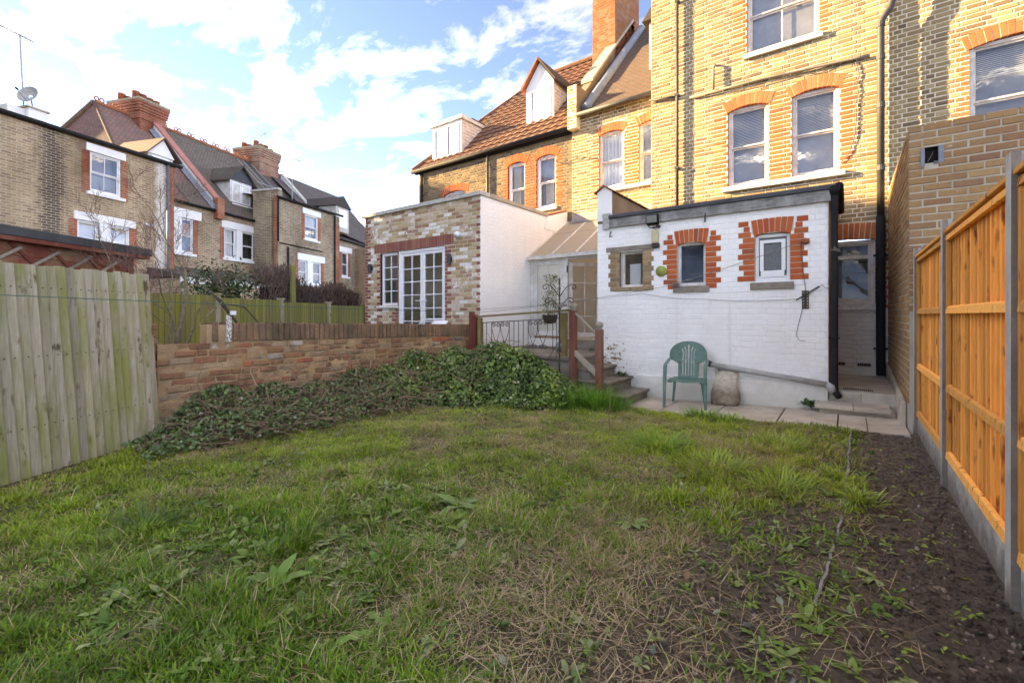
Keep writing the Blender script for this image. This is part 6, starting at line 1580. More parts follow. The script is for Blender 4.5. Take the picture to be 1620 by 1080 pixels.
# courses follow the fall of the wall
rg = random.Random(77)
cnt = 0
big = []
for i in range(13):
    u = 1.78 + rg.uniform(0, .12) - (.12 if i % 2 else 0)
    while u < 7.35:
        L = rg.choice([.245, .25, .24, .125, .23]) * rg.uniform(.95, 1.05)
        zt_ = wtop(u + L / 2) + .0
        zb = zt_ - (i + 1) * .083; za = zb + .083 - .014
        zb += rg.uniform(-.006, .004); za += rg.uniform(-.004, .005)
        if zb > -.1 and u > 1.78 - .01: big.append((u, L - .014, zb, za, rg.uniform(-.018, .012)))
        u += L
def odd_brick(fr, u, L, zb, za, oj, mat, parent, name, dp=.1):
    mb = MB(); j = lambda s=.006: rg.uniform(-s, s)
    c = .012
    f = [(u + j(), zb + j(.004)), (u + L + j(), zb + j(.004)), (u + L + j(), za + j(.004)), (u + j(), za + j(.004))]
    cu, cz = u + L / 2, (zb + za) / 2
    inn = [(x + (c if x < cu else -c), z + (c if z < cz else -c)) for (x, z) in f]
    base = [fr.p(x, oj - dp, z) for (x, z) in f]; mid = [fr.p(x, oj - .010 + j(.003), z) for (x, z) in f]; fr_ = [fr.p(x, oj + j(.004), z) for (x, z) in inn]
    for k in range(4):
        k2 = (k + 1) % 4
        mb.quad(base[k], base[k2], mid[k2], mid[k]); mb.quad(mid[k], mid[k2], fr_[k2], fr_[k])
    mb.poly(fr_)
    return mb.build(name, mat, parent)
def psize(b):
    X, Y, d = pj(*FGW.p(b[0], 0, b[2])); return 1 / d if b[2] > .2 else 0
big.sort(key=psize, reverse=True)
for k, b in enumerate(big[:300]): odd_brick(FGW, b[0], b[1], b[2], b[3], b[4], GARD, core, 'brick')
mb = MB()
for b in big[300:]: mb.fbox(FGW, b[0], b[0] + b[1], b[4] - .1, b[4], b[2], b[3], 0, rg.random())
mb.build('bricks', GARD, core, kind='stuff', rnd=True)
u = 2.36
k = 0
while u < 7.2:
    L = rg.uniform(.074, .09)
    zt_ = wtop(u) + .004
    hh = .235 + rg.uniform(-.008, .008)
    if k != 1:
        b = odd_brick(FGW, u, L - .012, zt_, zt_ + hh, .012 + rg.uniform(-.01, .01), COPB, gw_, 'coping_brick', dp=.24)
        mb = MB(); P = FGW.p; mb.quad(P(u, .0, zt_ + hh - .002), P(u + L - .012, .0, zt_ + hh - .002), P(u + L - .012, -.22, zt_ + hh - .002), P(u, -.22, zt_ + hh - .002)); mb.build('coping_top', COPB, b)
    u += L; k += 1
mb = MB(); mb.hexa([FGW.p(2.30, -.01, 1.0), FGW.p(7.22, -.01, .90), FGW.p(7.22, -.22, .90), FGW.p(2.30, -.22, 1.0), FGW.p(2.30, -.01, 1.238), FGW.p(7.22, -.01, 1.13), FGW.p(7.22, -.22, 1.13), FGW.p(2.30, -.22, 1.238)]); mb.build('coping_mortar', MORT_GD, gw_)
# limewashed stake standing in the wall top
mb = MB(); mb.hexa([FGW.p(2.51, .03, 1.02), FGW.p(2.565, .03, 1.02), FGW.p(2.565, -.02, 1.02), FGW.p(2.51, -.02, 1.02), FGW.p(2.525, .02, 1.36), FGW.p(2.575, .02, 1.33), FGW.p(2.575, -.02, 1.33), FGW.p(2.525, -.02, 1.36)])
t = NT('flaking_limewash'); t.color(t.mix(t.ramp(t.noise(45, 4, .7), [(.48, 0.), (.56, 1.)]), (.68, .66, .63), (.16, .10, .075))); t.rough(.9)
one(mb, 'wall_stake', t.m, 'flaking white stake fixed upright in the top of the brick wall', 'stake')
# brick stub at the near end
r_ = thing('brick_stub', 'narrow upright brick stub between the leaning fence and the garden wall', 'brick stub', FGW.p(1.7, 0, 0))
for k in range(15):
    z = .02 + k * .083
    odd_brick(FGW, 1.66 + rg.uniform(-.01, .01), .13, z, z + .07, rg.uniform(-.03, .0), GARD, r_, 'brick', dp=.1)
mb = MB(); mb.fbox(FGW, 1.665, 1.785, -.2, -.03, -.1, 1.26); mb.build('stub_core', MORT_GD, r_)

# ------------------------------------------------------------------ landing, steps and railing
r_ = thing('garden_steps', 'worn stone steps up to the conservatory landing', 'steps', (-3.5, 7.5, 0))
mb = MB(); mb.box(-6.33, -3.83, 7.02, 9.19, -.2, .565); mb.build('landing_base', STONE, r_)
for k, (a, b) in enumerate(((-6.34, -5.5), (-5.496, -4.66), (-4.656, -3.80))):
    mb = MB(); mb.box(a, b, 6.97, 9.25, .567, .622); mb.build('landing_slab', STEPST, r_, bevel=.008)
for k, (xr, zt) in enumerate(((-2.84, .047), (-3.16, .245), (-3.48, .433))):
    mb = MB(); mb.box(-3.84, xr - .05, 7.03 + .01 * k, 8.045, -.25, zt - .045); mb.build('riser', STONE, r_, bevel=.006)
    mb = MB(); mb.box(-3.83 if k < 2 else -3.84, xr, 6.96 + .03 * k, 8.048, zt - .044, zt); mb.build('tread', STEPST, r_, bevel=.012)
mb = MB(); mb.box(-5.2, -3.9, 9.0, 9.36, .623, .80); mb.build('door_step', STEPST, r_, bevel=.01)
rl = thing('stair_railing', 'red-brown newel posts with ball caps and grey rails beside the steps', 'railing', (-3.6, 6.95, 0))
def newel(x, y, z0, z1, r=.055):
    mb = MB(); mb.box(x - r, x + r, y - r, y + r, z0, z1 - .13); n_ = mb.build('newel_post', WOOD_RED, rl, bevel=.006)
    mb = MB(); mb.lathe((x, y, z1 - .13), [(.05, 0), (.04, .015), (.05, .03), (.067, .06), (.067, .085), (.05, .115), (.015, .13)], 14); mb.build('ball_cap', WOOD_GRY, n_, smooth=True)
newel(-3.80, 6.93, .0, 1.57); newel(-3.31, 6.93, -.2, 1.25)
mb = MB(); mb.hexa([(-3.75, 6.90, 1.36), (-3.75, 6.96, 1.36), (-3.36, 6.96, 1.02), (-3.36, 6.90, 1.02), (-3.75, 6.90, 1.40), (-3.75, 6.96, 1.40), (-3.36, 6.96, 1.06), (-3.36, 6.90, 1.06)]); mb.build('handrail', WOOD_GRY, rl, bevel=.004)
mb = MB(); mb.hexa([(-3.75, 6.88, .66), (-3.75, 6.94, .66), (-3.36, 6.94, .33), (-3.36, 6.88, .33), (-3.75, 6.88, .76), (-3.75, 6.94, .76), (-3.36, 6.94, .45), (-3.36, 6.88, .45)]); mb.build('lower_rail', WOOD_GRY, rl, bevel=.004)
tr = thing('terrace_railing', 'timber top rail over a black wrought iron panel with heart scrolls', 'railing', (-5.0, 7.05, .6))
for (x, m_, z1, hw_) in ((-6.02, WOOD_OLV, 1.30, .04), (-4.07, WOOD_OLV, 1.40, .06)):
    mb = MB(); mb.box(x - hw_, x + hw_, 7.03, 7.11, .62, z1); mb.build('post', m_, tr, bevel=.004)
for (x, z1) in ((-6.22, 1.43), (-6.13, 1.36)):
    mb = MB(); mb.box(x - .04, x + .04, 7.0, 7.1, .3, z1); mb.build('post', WOOD_RED, tr, bevel=.004)
mb = MB(); mb.hexa([(-6.2, 7.02, 1.30), (-3.82, 7.02, 1.43), (-3.82, 7.1, 1.43), (-6.2, 7.1, 1.30), (-6.2, 7.02, 1.335), (-3.82, 7.02, 1.47), (-3.82, 7.1, 1.47), (-6.2, 7.1, 1.335)]); mb.build('top_rail', WOOD_OLV, tr, bevel=.004)
ip = MB(); Y_ = 7.075
ip.tube([(-5.97, Y_, 1.20), (-4.13, Y_, 1.30)], .008, 6); ip.tube([(-5.97, Y_, .72), (-4.13, Y_, .76)], .008, 6)
ipo = ip.build('iron_frame', IRON, tr)
def zt_(x): return 1.20 + (x + 5.97) / 1.84 * .10
for x in (-5.95, -5.85, -5.72, -5.28, -5.17, -5.06, -4.95, -4.84, -4.30, -4.22, -4.15):
    mb = MB(); mb.tube([(x, Y_, .725), (x, Y_, zt_(x))], .007, 6); mb.build('baluster', IRON, tr)
def spiral(cx, cz, r0, r1, a0, a1, n=22):
    return [(cx + (r0 + (r1 - r0) * k / n) * math.cos(a0 + (a1 - a0) * k / n), Y_, cz + (r0 + (r1 - r0) * k / n) * math.sin(a0 + (a1 - a0) * k / n)) for k in range(n + 1)]
for x0 in (-5.72, -4.84):
    for h in (0, 1):
        c = x0 + .11 + h * .22
        for s in (-1, 1):
            mb = MB(); top = zt_(c)
            mb.tube([(c, Y_, .80), (c + s * .05, Y_, .92), (c + s * .10, Y_, 1.06), (c + s * .105, Y_, top - .06)], .006, 5)
            mb.tube([(p[0] if s > 0 else 2 * c - p[0], p[1], p[2]) for p in spiral(c + .055, top - .06, .050, .012, 0, 3.6 * math.pi)], .006, 5)
            mb.tube([(p[0] if s > 0 else 2 * c - p[0], p[1], p[2]) for p in spiral(c + .045, .77, .045, .012, math.pi, -2.2 * math.pi)], .006, 5)
            mb.build('scroll', IRON, tr)
# plant stand with scroll arms and hanging baskets
ps = thing('plant_stand', 'black iron plant stand with scroll arms in front of the landing', 'plant stand', (-3.95, 6.72, 0))
px_, py_ = -3.95, 6.72
mb = MB(); mb.tube([(px_, py_, 0), (px_, py_, 1.98)], .014, 8); mb.build('pole', IRON, ps)
ca, sa_ = YC, YS
for s in (-1, 1):
    for (r0, zz, L) in ((.0, 1.78, .24), (.0, 1.55, .20)):
        pts = []
        for k in range(13):
            q = k / 12; pts.append((px_ + s * ca * L * q, py_ + s * sa_ * L * q, zz - .12 * (1 - q) + .12 * math.sin(q * 2.2)))
        e = pts[-1]
        for k in range(12):
            a = math.pi * .5 - k * .5; rr = .05 - .003 * k; pts.append((e[0] + s * ca * (math.cos(a) * rr), e[1] + s * sa_ * math.cos(a) * rr, e[2] - .05 + math.sin(a) * rr))
        mb = MB(); mb.tube(pts, .008, 5); mb.build('scroll_arm', IRON, ps)
mb = MB(); mb.box(px_ - .10, px_ + .12, py_ - .05, py_ + .05, 1.50, 1.54); mb.build('shelf_tray', STONE, ps)
mb = MB(); mb.tube([(px_ + .02, py_, .95), (px_ - .16, py_ - .1, .62)], .006, 5); mb.tube([(px_ + .02, py_, .95), (px_ - .02, py_ - .1, .60)], .006, 5); mb.build('stay', IRON, ps)
def basket(c, r, label):
    r_ = thing('hanging_basket', label, 'basket', c)
    mb = MB(); mb.lathe((c[0], c[1], c[2]), [(.03, -.15), (r * .62, -.135), (r * .88, -.08), (r, 0), (r * .93, 0), (r * .8, -.05)], 18); mb.build('bowl', WICKER, r_, smooth=True)
    for k in range(9):
        mb = MB(); zz = -.13 + k * .0155; rr = r * (.66 + .36 * math.sin((k + 1) / 10 * 1.57)); mb.tube([(c[0] + rr * math.cos(a), c[1] + rr * math.sin(a), c[2] + zz + .006 * math.sin(a * 9 + k * 3)) for a in np.linspace(0, 2 * math.pi, 37)], .008, 4, cap=False); mb.build('withy', WICKER, r_)
    mb = MB()
    for k in range(3):
        a = k * 2.1; mb.tube([(c[0] + r * math.cos(a), c[1] + r * math.sin(a), c[2]), (c[0] + .02, c[1], c[2] + .26)], .003, 4)
    mb.build('chain', IRON, r_)
basket((-4.10, 6.66, 1.36), .125, 'round dark wicker hanging basket on the plant stand')
r_ = thing('lantern_pot', 'small grey metal pot hanging low on the plant stand', 'pot', (-3.98, 6.78, .8))
mb = MB(); mb.lathe((-4.0, 6.78, .72), [(.045, 0), (.055, .14), (.05, .15), (.045, .15)], 12); mb.build('pot', METAL, r_, smooth=True)
mb = MB(); mb.tube([(-4.05, 6.78, .87), (-3.99, 6.75, 1.1), (-3.95, 6.78, .87)], .004, 4); mb.build('handle', IRON, r_)

# ------------------------------------------------------------------ green plastic chair
CH = thing('garden_chair', 'green moulded plastic garden armchair against the white wall', 'chair', (-2.06, 7.48, gz(-2.06, 7.5) + .012))
CH.rotation_euler = (0, 0, R(9))
def cbuild(mb, name, solid=None, sub=0):
    me = bpy.data.meshes.new(name); me.from_pydata(mb.v, [], mb.f); me.materials.append(GREENP)
    o = bpy.data.objects.new(name, me); COL.objects.link(o); o.parent = CH
    if solid:
        bmm = bmesh.new(); bmm.from_mesh(me); bmesh.ops.remove_doubles(bmm, verts=bmm.verts, dist=.0005); bmm.to_mesh(me); bmm.free()
        m_ = o.modifiers.new('solid', 'SOLIDIFY'); m_.thickness = solid; m_.offset = 0
    for p in me.polygons: p.use_smooth = True
    b = o.modifiers.new('bevel', 'BEVEL'); b.width = .004; b.segments = 2; b.limit_method = 'ANGLE'; b.angle_limit = R(50)
    return o
# local: x right, -y front, z up. seat .44 high
mb = MB(); NX, NY = 14, 12
def seatp(i, j):
    u = i / NX * 2 - 1; v = j / NY
    hwid = .245 - .04 * v
    return (u * hwid, -.24 + v * .44, .425 + .02 * u * u - .03 * math.sin(v * 2.6) - (.025 * (1 - v * 6) ** 2 if v < 1 / 6 else 0))
for i in range(NX):
    for j in range(NY): mb.quad(seatp(i, j), seatp(i + 1, j), seatp(i + 1, j + 1), seatp(i, j + 1))
cbuild(mb, 'seat', .012)
mb = MB(); NX, NZ = 44, 40
def halfw(t):      # back outline: waist low, wide shoulders, round top
    if t < .40: return .155 + .01 * t
    if t < .52: return .159 + (t - .40) / .12 * .125
    if t < .62: return .284
    return .284 * math.sqrt(max(0.0, 1 - ((t - .62) / .385) ** 2.3))
def backp(i, j):
    t = j / NZ; u = i / NX * 2 - 1; hwd = halfw(t) if t < 1 else .02
    x = u * hwd
    wrap = (x / .284) ** 2
    return (x, .20 + .13 * t - .10 * wrap * (1 if t > .4 else .3), .41 + .60 * t)
for i in range(NX):
    for j in range(NZ):
        t = (j + .5) / NZ; p = backp(i, j); q = backp(i + 1, j + 1); x = (p[0] + q[0]) / 2
        flare = 1.0 + max(0, (t - .66)) ** 2 * 14
        sl_ = False
        if .08 < t < .90:
            for c in (-.085, -.043, 0, .043, .085):
                top = .93 - abs(c) * 1.6
                if abs(x - c * flare) < .0085 and t < top: sl_ = True
        if sl_: continue
        mb.quad(backp(i, j), backp(i + 1, j), backp(i + 1, j + 1), backp(i, j + 1))
cbuild(mb, 'backrest', .010)
for s in (-1, 1):
    mb = MB(); prof = []
    arm = [(.277, .215, .735), (.292, .12, .715), (.300, 0, .690), (.300, -.12, .675), (.298, -.215, .665), (.292, -.245, .635)]
    for k in range(len(arm) - 1):
        a, b = arm[k], arm[k + 1]; w0 = .032
        mb.quad((s * (a[0] - w0), a[1], a[2]), (s * (a[0] + w0 * .7), a[1], a[2] - .006), (s * (b[0] + w0 * .7), b[1], b[2] - .006), (s * (b[0] - w0), b[1], b[2]))
    cbuild(mb, 'armrest', .014)
    mb = MB()
    def leg(pts):
        for (a, b) in zip(pts, pts[1:]):
            (x0, y0, z0, w0, d0), (x1, y1, z1, w1, d1) = a, b
            mb.hexa([(s * x0 - w0, y0 - d0, z0), (s * x0 + w0, y0 - d0, z0), (s * x0 + w0, y0 + d0, z0), (s * x0 - w0, y0 + d0, z0), (s * x1 - w1, y1 - d1, z1), (s * x1 + w1, y1 - d1, z1), (s * x1 + w1, y1 + d1, z1), (s * x1 - w1, y1 + d1, z1)])
    leg([(.300, -.30, 0, .018, .018), (.296, -.27, .38, .024, .028), (.292, -.245, .655, .026, .030)]); cbuild(mb, 'leg')
    mb = MB(); leg([(.245, .27, 0, .016, .016), (.20, .20, .43, .024, .026)]); cbuild(mb, 'leg')
    mb = MB(); mb.hexa([(s * .235 - .03, -.22, .385), (s * .235 + .045, -.25, .385), (s * .235 + .045, .1, .385), (s * .235 - .03, .1, .385), (s * .235 - .03, -.22, .42), (s * .235 + .05, -.25, .42), (s * .235 + .045, .1, .42), (s * .235 - .03, .1, .42)]); cbuild(mb, 'side_rail')

# clear plastic sack of grit
t = NT('sack_of_grit')
z_ = t.xyz()[2]
t.color(t.mix(t.ramp(t.noise(14, 5, .7), [(.35, 0.), (.65, 1.)]), t.mix(t.ramp(z_, [(.12, 0.), (.34, 1.)]), (.36, .29, .20), (.66, .60, .50)), t.mix(t.ramp(z_, [(.12, 0.), (.34, 1.)]), (.17, .12, .08), (.46, .38, .28)))); t.rough(.3); t.bump(t.noise(22, 5, .7), .9, .02)
mb = MB(); rg = random.Random(4); c = (-1.57, 7.82)
rings = []
for k, (hw_, hd, z) in enumerate(((.20, .10, -.06), (.215, .115, .0), (.205, .12, .10), (.18, .10, .22), (.155, .07, .32), (.16, .035, .40), (.185, .015, .45))):
    rg2 = []
    for a in range(20):
        an = 2 * math.pi * a / 20; f = 1 + rg.uniform(-.06, .06)
        rg2.append((c[0] + hw_ * f * math.copysign(abs(math.cos(an)) ** .6, math.cos(an)), c[1] + k * .028 + hd * f * math.copysign(abs(math.sin(an)) ** .7, math.sin(an)), z + rg.uniform(-.012, .012) + (.03 * math.sin(an * 3) if k > 4 else 0)))
    rings.append(rg2)
for a, b in zip(rings, rings[1:]):
    for k in range(20): mb.quad(a[k], a[(k + 1) % 20], b[(k + 1) % 20], b[k])
mb.poly(rings[0][::-1]); mb.poly(rings[-1])
o = one(mb, 'plastic_sack', t.m, 'slumped clear plastic sack of grit leaning on the white wall beside the chair', 'sack', smooth=True)
bm = bmesh.new(); bm.from_mesh(o.data); bmesh.ops.remove_doubles(bm, verts=bm.verts, dist=.0005); bm.to_mesh(o.data); bm.free()
for p in o.data.polygons: p.use_smooth = True

# wires across the garden
def wire(name, pts, r, mat, label, sag=0.0, n=24):
    P = []
    for a, b in zip(pts, pts[1:]):
        for k in range(n):
            q = k / n; v = Vector(a).lerp(Vector(b), q); v.z -= sag * 4 * q * (1 - q); P.append(v)
    P.append(Vector(pts[-1]))
    mb = MB(); mb.tube(P, r, 5); one(mb, name, mat, label, 'cable', smooth=True)
wire('washing_line', [FLF.p(-.2, .16, 1.52), (-6.25, 7.1, 1.42)], .004, WIREG, 'thin green washing line strung along the left fence and wall', .02)
wire('washing_line', [(-6.15, 7.0, 1.40), FO_.p(-2.41, .05, 1.88)], .004, WIRE, 'grey line from the railing to the middle outbuilding window', .05)
wire('washing_line', [FO_.p(-2.41, .05, 1.90), FO_.p(-.55, .05, 2.45)], .004, WIREW, 'pale line rising across the middle window to the insulator', .02)
wire('washing_line', [(-6.1, 7.02, 1.46), FO_.p(-3.0, .03, 1.75), FO_.p(-1.9, .02, 1.62), FO_.p(-.6, .02, 1.60), FO_.p(-.3, .02, 1.8), FO_.p(-.16, .03, 1.75)], .0035, WIRE, 'thin cable looping below the outbuilding windows', .03)
wire('cable', [FO_.p(-.56, .03, 2.43), FO_.p(-.53, .03, 2.0), FO_.p(-.50, .03, 1.72)], .005, WIRE, 'short cable from the insulator down to the rusty bracket', 0)
wire('cable', [FO_.p(-.53, .02, 1.5), FO_.p(-.60, .02, 1.18), FO_.p(-.62, .02, 1.06), FO_.p(-.58, .02, .98), FO_.p(-.50, .02, .97)], .004, WIRE, 'loose cable end dangling below the rusty bracket', 0)
wire('cable', [FLN.p(-7.1, .1, 5.95), FLN.p(-6.8, .08, 5.75), FLN.p(-6.3, .08, 5.62), FLN.p(-5.9, .1, 5.72), FS.p(-5.4, .05, 5.55)], .010, WIRE, 'dark cable slung between the two brick house walls', .02)
r_ = thing('insulator', 'orange-brown insulator bracket right of the right outbuilding window', 'bracket', FO_.p(-.50, 0, 2.44))
mb = MB(); mb.tube(P_(FO_, (-.50, 0, 2.45), (-.50, .05, 2.45), (-.50, .09, 2.44)), [.045, .05, .02], 10); mb.build('cup', REDTILE, r_, smooth=True)
mb = MB(); mb.tube(P_(FO_, (-.56, .04, 2.44), (-.47, .06, 2.47)), .012, 6); mb.build('pin', IRON, r_)
r_ = thing('line_knot', 'frayed white knot of line at the corner of the middle window', 'knot', FO_.p(-2.40, 0, 1.88))
mb = MB(); rg = random.Random(9)
for k in range(9): mb.tube([FO_.p(-2.40 + rg.uniform(-.07, .09), .04 + rg.uniform(0, .04), 1.88 + rg.uniform(-.05, .05)) for q in range(4)], .006, 5)
mb.build('strands', WIREW, r_)

# furled parasol tip beyond the wall, and a white garden chair back
r_ = thing('furled_parasol', 'bent dark rotary pole leaning beyond the brick wall', 'pole', (-7.4, 3.2, 0))
mb = MB(); mb.tube([(-7.55, 3.28, .2), (-7.40, 3.05, 1.25), (-7.46, 2.86, 1.56), (-7.52, 2.75, 1.69)], [.02, .02, .03, .008], 8); mb.build('pole', IRON, r_)
mb = MB(); mb.tube([(-7.45, 2.88, 1.53), (-7.30, 3.12, 1.48), (-7.3, 3.4, 1.15)], .010, 6); mb.build('arm', IRON, r_)
mb = MB(); mb.box(-7.45, -7.38, 2.96, 3.04, 1.36, 1.42); mb.build('tag', PVC, r_)
r_ = thing('white_garden_chair', 'white tubular garden chair back in front of the french doors', 'chair', (-7.5, 7.1, .75))
mb = MB(); mb.tube([(-7.75, 7.0, .75), (-7.75, 7.0, 1.16), (-7.6, 7.05, 1.26), (-7.2, 7.2, 1.27)], .018, 8); mb.build('frame', PVC, r_, smooth=True)
mb = MB(); mb.hexa([(-7.35, 6.95, 1.12), (-7.0, 7.05, 1.12), (-7.0, 7.15, 1.2), (-7.35, 7.1, 1.2), (-7.35, 6.95, 1.15), (-7.0, 7.05, 1.15), (-7.0, 7.15, 1.24), (-7.35, 7.1, 1.24)]); mb.build('seat', PVC, r_)

# ------------------------------------------------------------------ plants
def ribbons(name, P, D, U, L, W, C, bend, mat, prof=((0, .6), (.5, 1.0), (1, .05)), parent=None, tipcol=None, twist=None):
    """many curved leaf-like strips in one mesh; P base, D direction, U up side"""
    n = len(P); m = len(prof)
    S = np.cross(D, U); S /= np.maximum(np.linalg.norm(S, axis=1, keepdims=True), 1e-6)
    V = np.zeros((n, m, 2, 3), np.float32); CC = np.zeros((n, m, 2, 4), np.float32)
    for k, (t, wv) in enumerate(prof):
        c = P + D * (L * t)[:, None] + U * (-(bend * L) * t * t)[:, None]
        hw_ = (W * wv / 2)[:, None]
        V[:, k, 0] = c - S * hw_; V[:, k, 1] = c + S * hw_
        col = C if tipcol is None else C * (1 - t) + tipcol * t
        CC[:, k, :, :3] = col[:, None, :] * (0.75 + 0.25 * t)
    CC[..., 3] = 1
    V = V.reshape(-1, 3)
    off = root_loc(parent) if parent else Vector((0, 0, 0))
    V = V - np.array(off, np.float32)
    base = (np.arange(n) * m * 2)[:, None, None]
    q = np.array([[2 * k, 2 * k + 1, 2 * k + 3, 2 * k + 2] for k in range(m - 1)])[None]
    F = (base + q).reshape(-1, 4)
    me = bpy.data.meshes.new(name)
    me.vertices.add(len(V)); me.vertices.foreach_set('co', V.ravel())
    me.loops.add(F.size); me.loops.foreach_set('vertex_index', F.ravel().astype(np.int32))
    me.polygons.add(len(F)); me.polygons.foreach_set('loop_start', np.arange(0, F.size, 4, dtype=np.int32))
    try: me.polygons.foreach_set('loop_total', np.full(len(F), 4, np.int32))
    except Exception: pass
    me.polygons.foreach_set('use_smooth', np.ones(len(F), bool))
    a = me.attributes.new('col', 'FLOAT_COLOR', 'POINT'); a.data.foreach_set('color', CC.ravel())
    me.materials.append(mat); me.update(calc_edges=True)
    o = bpy.data.objects.new(name, me); COL.objects.link(o)
    if parent: o.parent = parent
    return o
def unit(v): return v / np.maximum(np.linalg.norm(v, axis=1, keepdims=True), 1e-9)
def nz2(x, y, f, seed):      # cheap vectorised value noise
    xi = x * f + seed * 13.7; yi = y * f - seed * 7.3
    x0 = np.floor(xi); y0 = np.floor(yi); fx = xi - x0; fy = yi - y0
    fx = fx * fx * (3 - 2 * fx); fy = fy * fy * (3 - 2 * fy)
    def h(a, b):
        s = np.sin(a * 127.1 + b * 311.7 + seed * 17.0) * 43758.5453; return s - np.floor(s)
    return (h(x0, y0) * (1 - fx) + h(x0 + 1, y0) * fx) * (1 - fy) + (h(x0, y0 + 1) * (1 - fx) + h(x0 + 1, y0 + 1) * fx) * fy
def fb(x, y, f, seed): return .55 * nz2(x, y, f, seed) + .3 * nz2(x, y, f * 2.1, seed + 1) + .15 * nz2(x, y, f * 4.3, seed + 2)
_hg = {}
hx = np.linspace(-6.6, .4, 141); hy = np.linspace(-.6, 8.1, 175)
HG = np.array([[lawn_h(a, b) for a in hx] for b in hy])
def gzn(x, y):
    i = np.clip((x - hx[0]) / (hx[1] - hx[0]), 0, len(hx) - 1.001); j = np.clip((y - hy[0]) / (hy[1] - hy[0]), 0, len(hy) - 1.001)
    i0 = i.astype(int); j0 = j.astype(int); fi = i - i0; fj = j - j0
    return (HG[j0, i0] * (1 - fi) + HG[j0, i0 + 1] * fi) * (1 - fj) + (HG[j0 + 1, i0] * (1 - fi) + HG[j0 + 1, i0 + 1] * fi) * fj
def inview(x, y, mx=260, dmin=1.25):
    d = -YS * x + YC * y; r = YC * x + YS * y
    px = 810 + 720 * r / np.maximum(d, .1)
    return (d > dmin) & (px > -mx) & (px < 1620 + mx), d
def gauss(x, y, cx, cy, sx, sy): return np.exp(-((x - cx) / sx) ** 2 - ((y - cy) / sy) ** 2)
def edge_n(y): return np.interp(y, [0.5, 2.2, 3.04, 4.0, 6.55], [-0.24, -0.145, -0.085, -0.02, 0.03])
def soilness(x, y):
    s = 1.0 * gauss(x, y, -.25, 2.0, .5, 1.2) + .95 * gauss(x, y, -.65, 1.45, .55, .55) + .75 * gauss(x, y, -.45, 2.7, .4, .8) + .6 * gauss(x, y, -.15, 3.6, .30, .8) + .55 * gauss(x, y, -.12, 5.6, .28, 1.0)
    s = s + .5 * gauss(x, y, -5.3, 4.6, .5, 1.2) + .45 * np.clip(fb(x, y, 1.7, 3) - .55, 0, 1) * 3
    s = s + .7 * gauss(x, y, -4.6, 5.0, .7, .3)
    return np.clip(s, 0, 1)
def strawness(x, y):
    s = 1.1 * gauss(x, y, -1.35, 1.75, .55, .4) + .8 * gauss(x, y, -1.05, 2.3, .4, .35) + .7 * gauss(x, y, -1.9, 1.25, .4, .3) + .6 * gauss(x, y, -.8, 1.75, .4, .5)
    s = s + 1.5 * np.clip(fb(x, y, 1.9, 8) - .44, 0, 1) * 2.4 + .5 * gauss(x, y, -4.9, 4.1, .6, .8) + .35 * gauss(x, y, -3.2, 4.2, 1.6, 1.6)
    return np.clip(s, 0, 1)
def limeness(x, y): return np.clip(gauss(x, y, -1.0, 5.2, .9, 1.3) + .8 * gauss(x, y, -2.2, 6.3, .9, .45) + .5 * gauss(x, y, -.5, 4.2, .5, .9), 0, 1)
def lushness(x, y): return np.clip(1.0 * gauss(x, y, -2.9, .9, 1.1, .9) + .8 * gauss(x, y, -2.3, 2.2, .8, .8) + .3 * gauss(x, y, -4.4, 2.0, .9, 1.0), 0, 1)

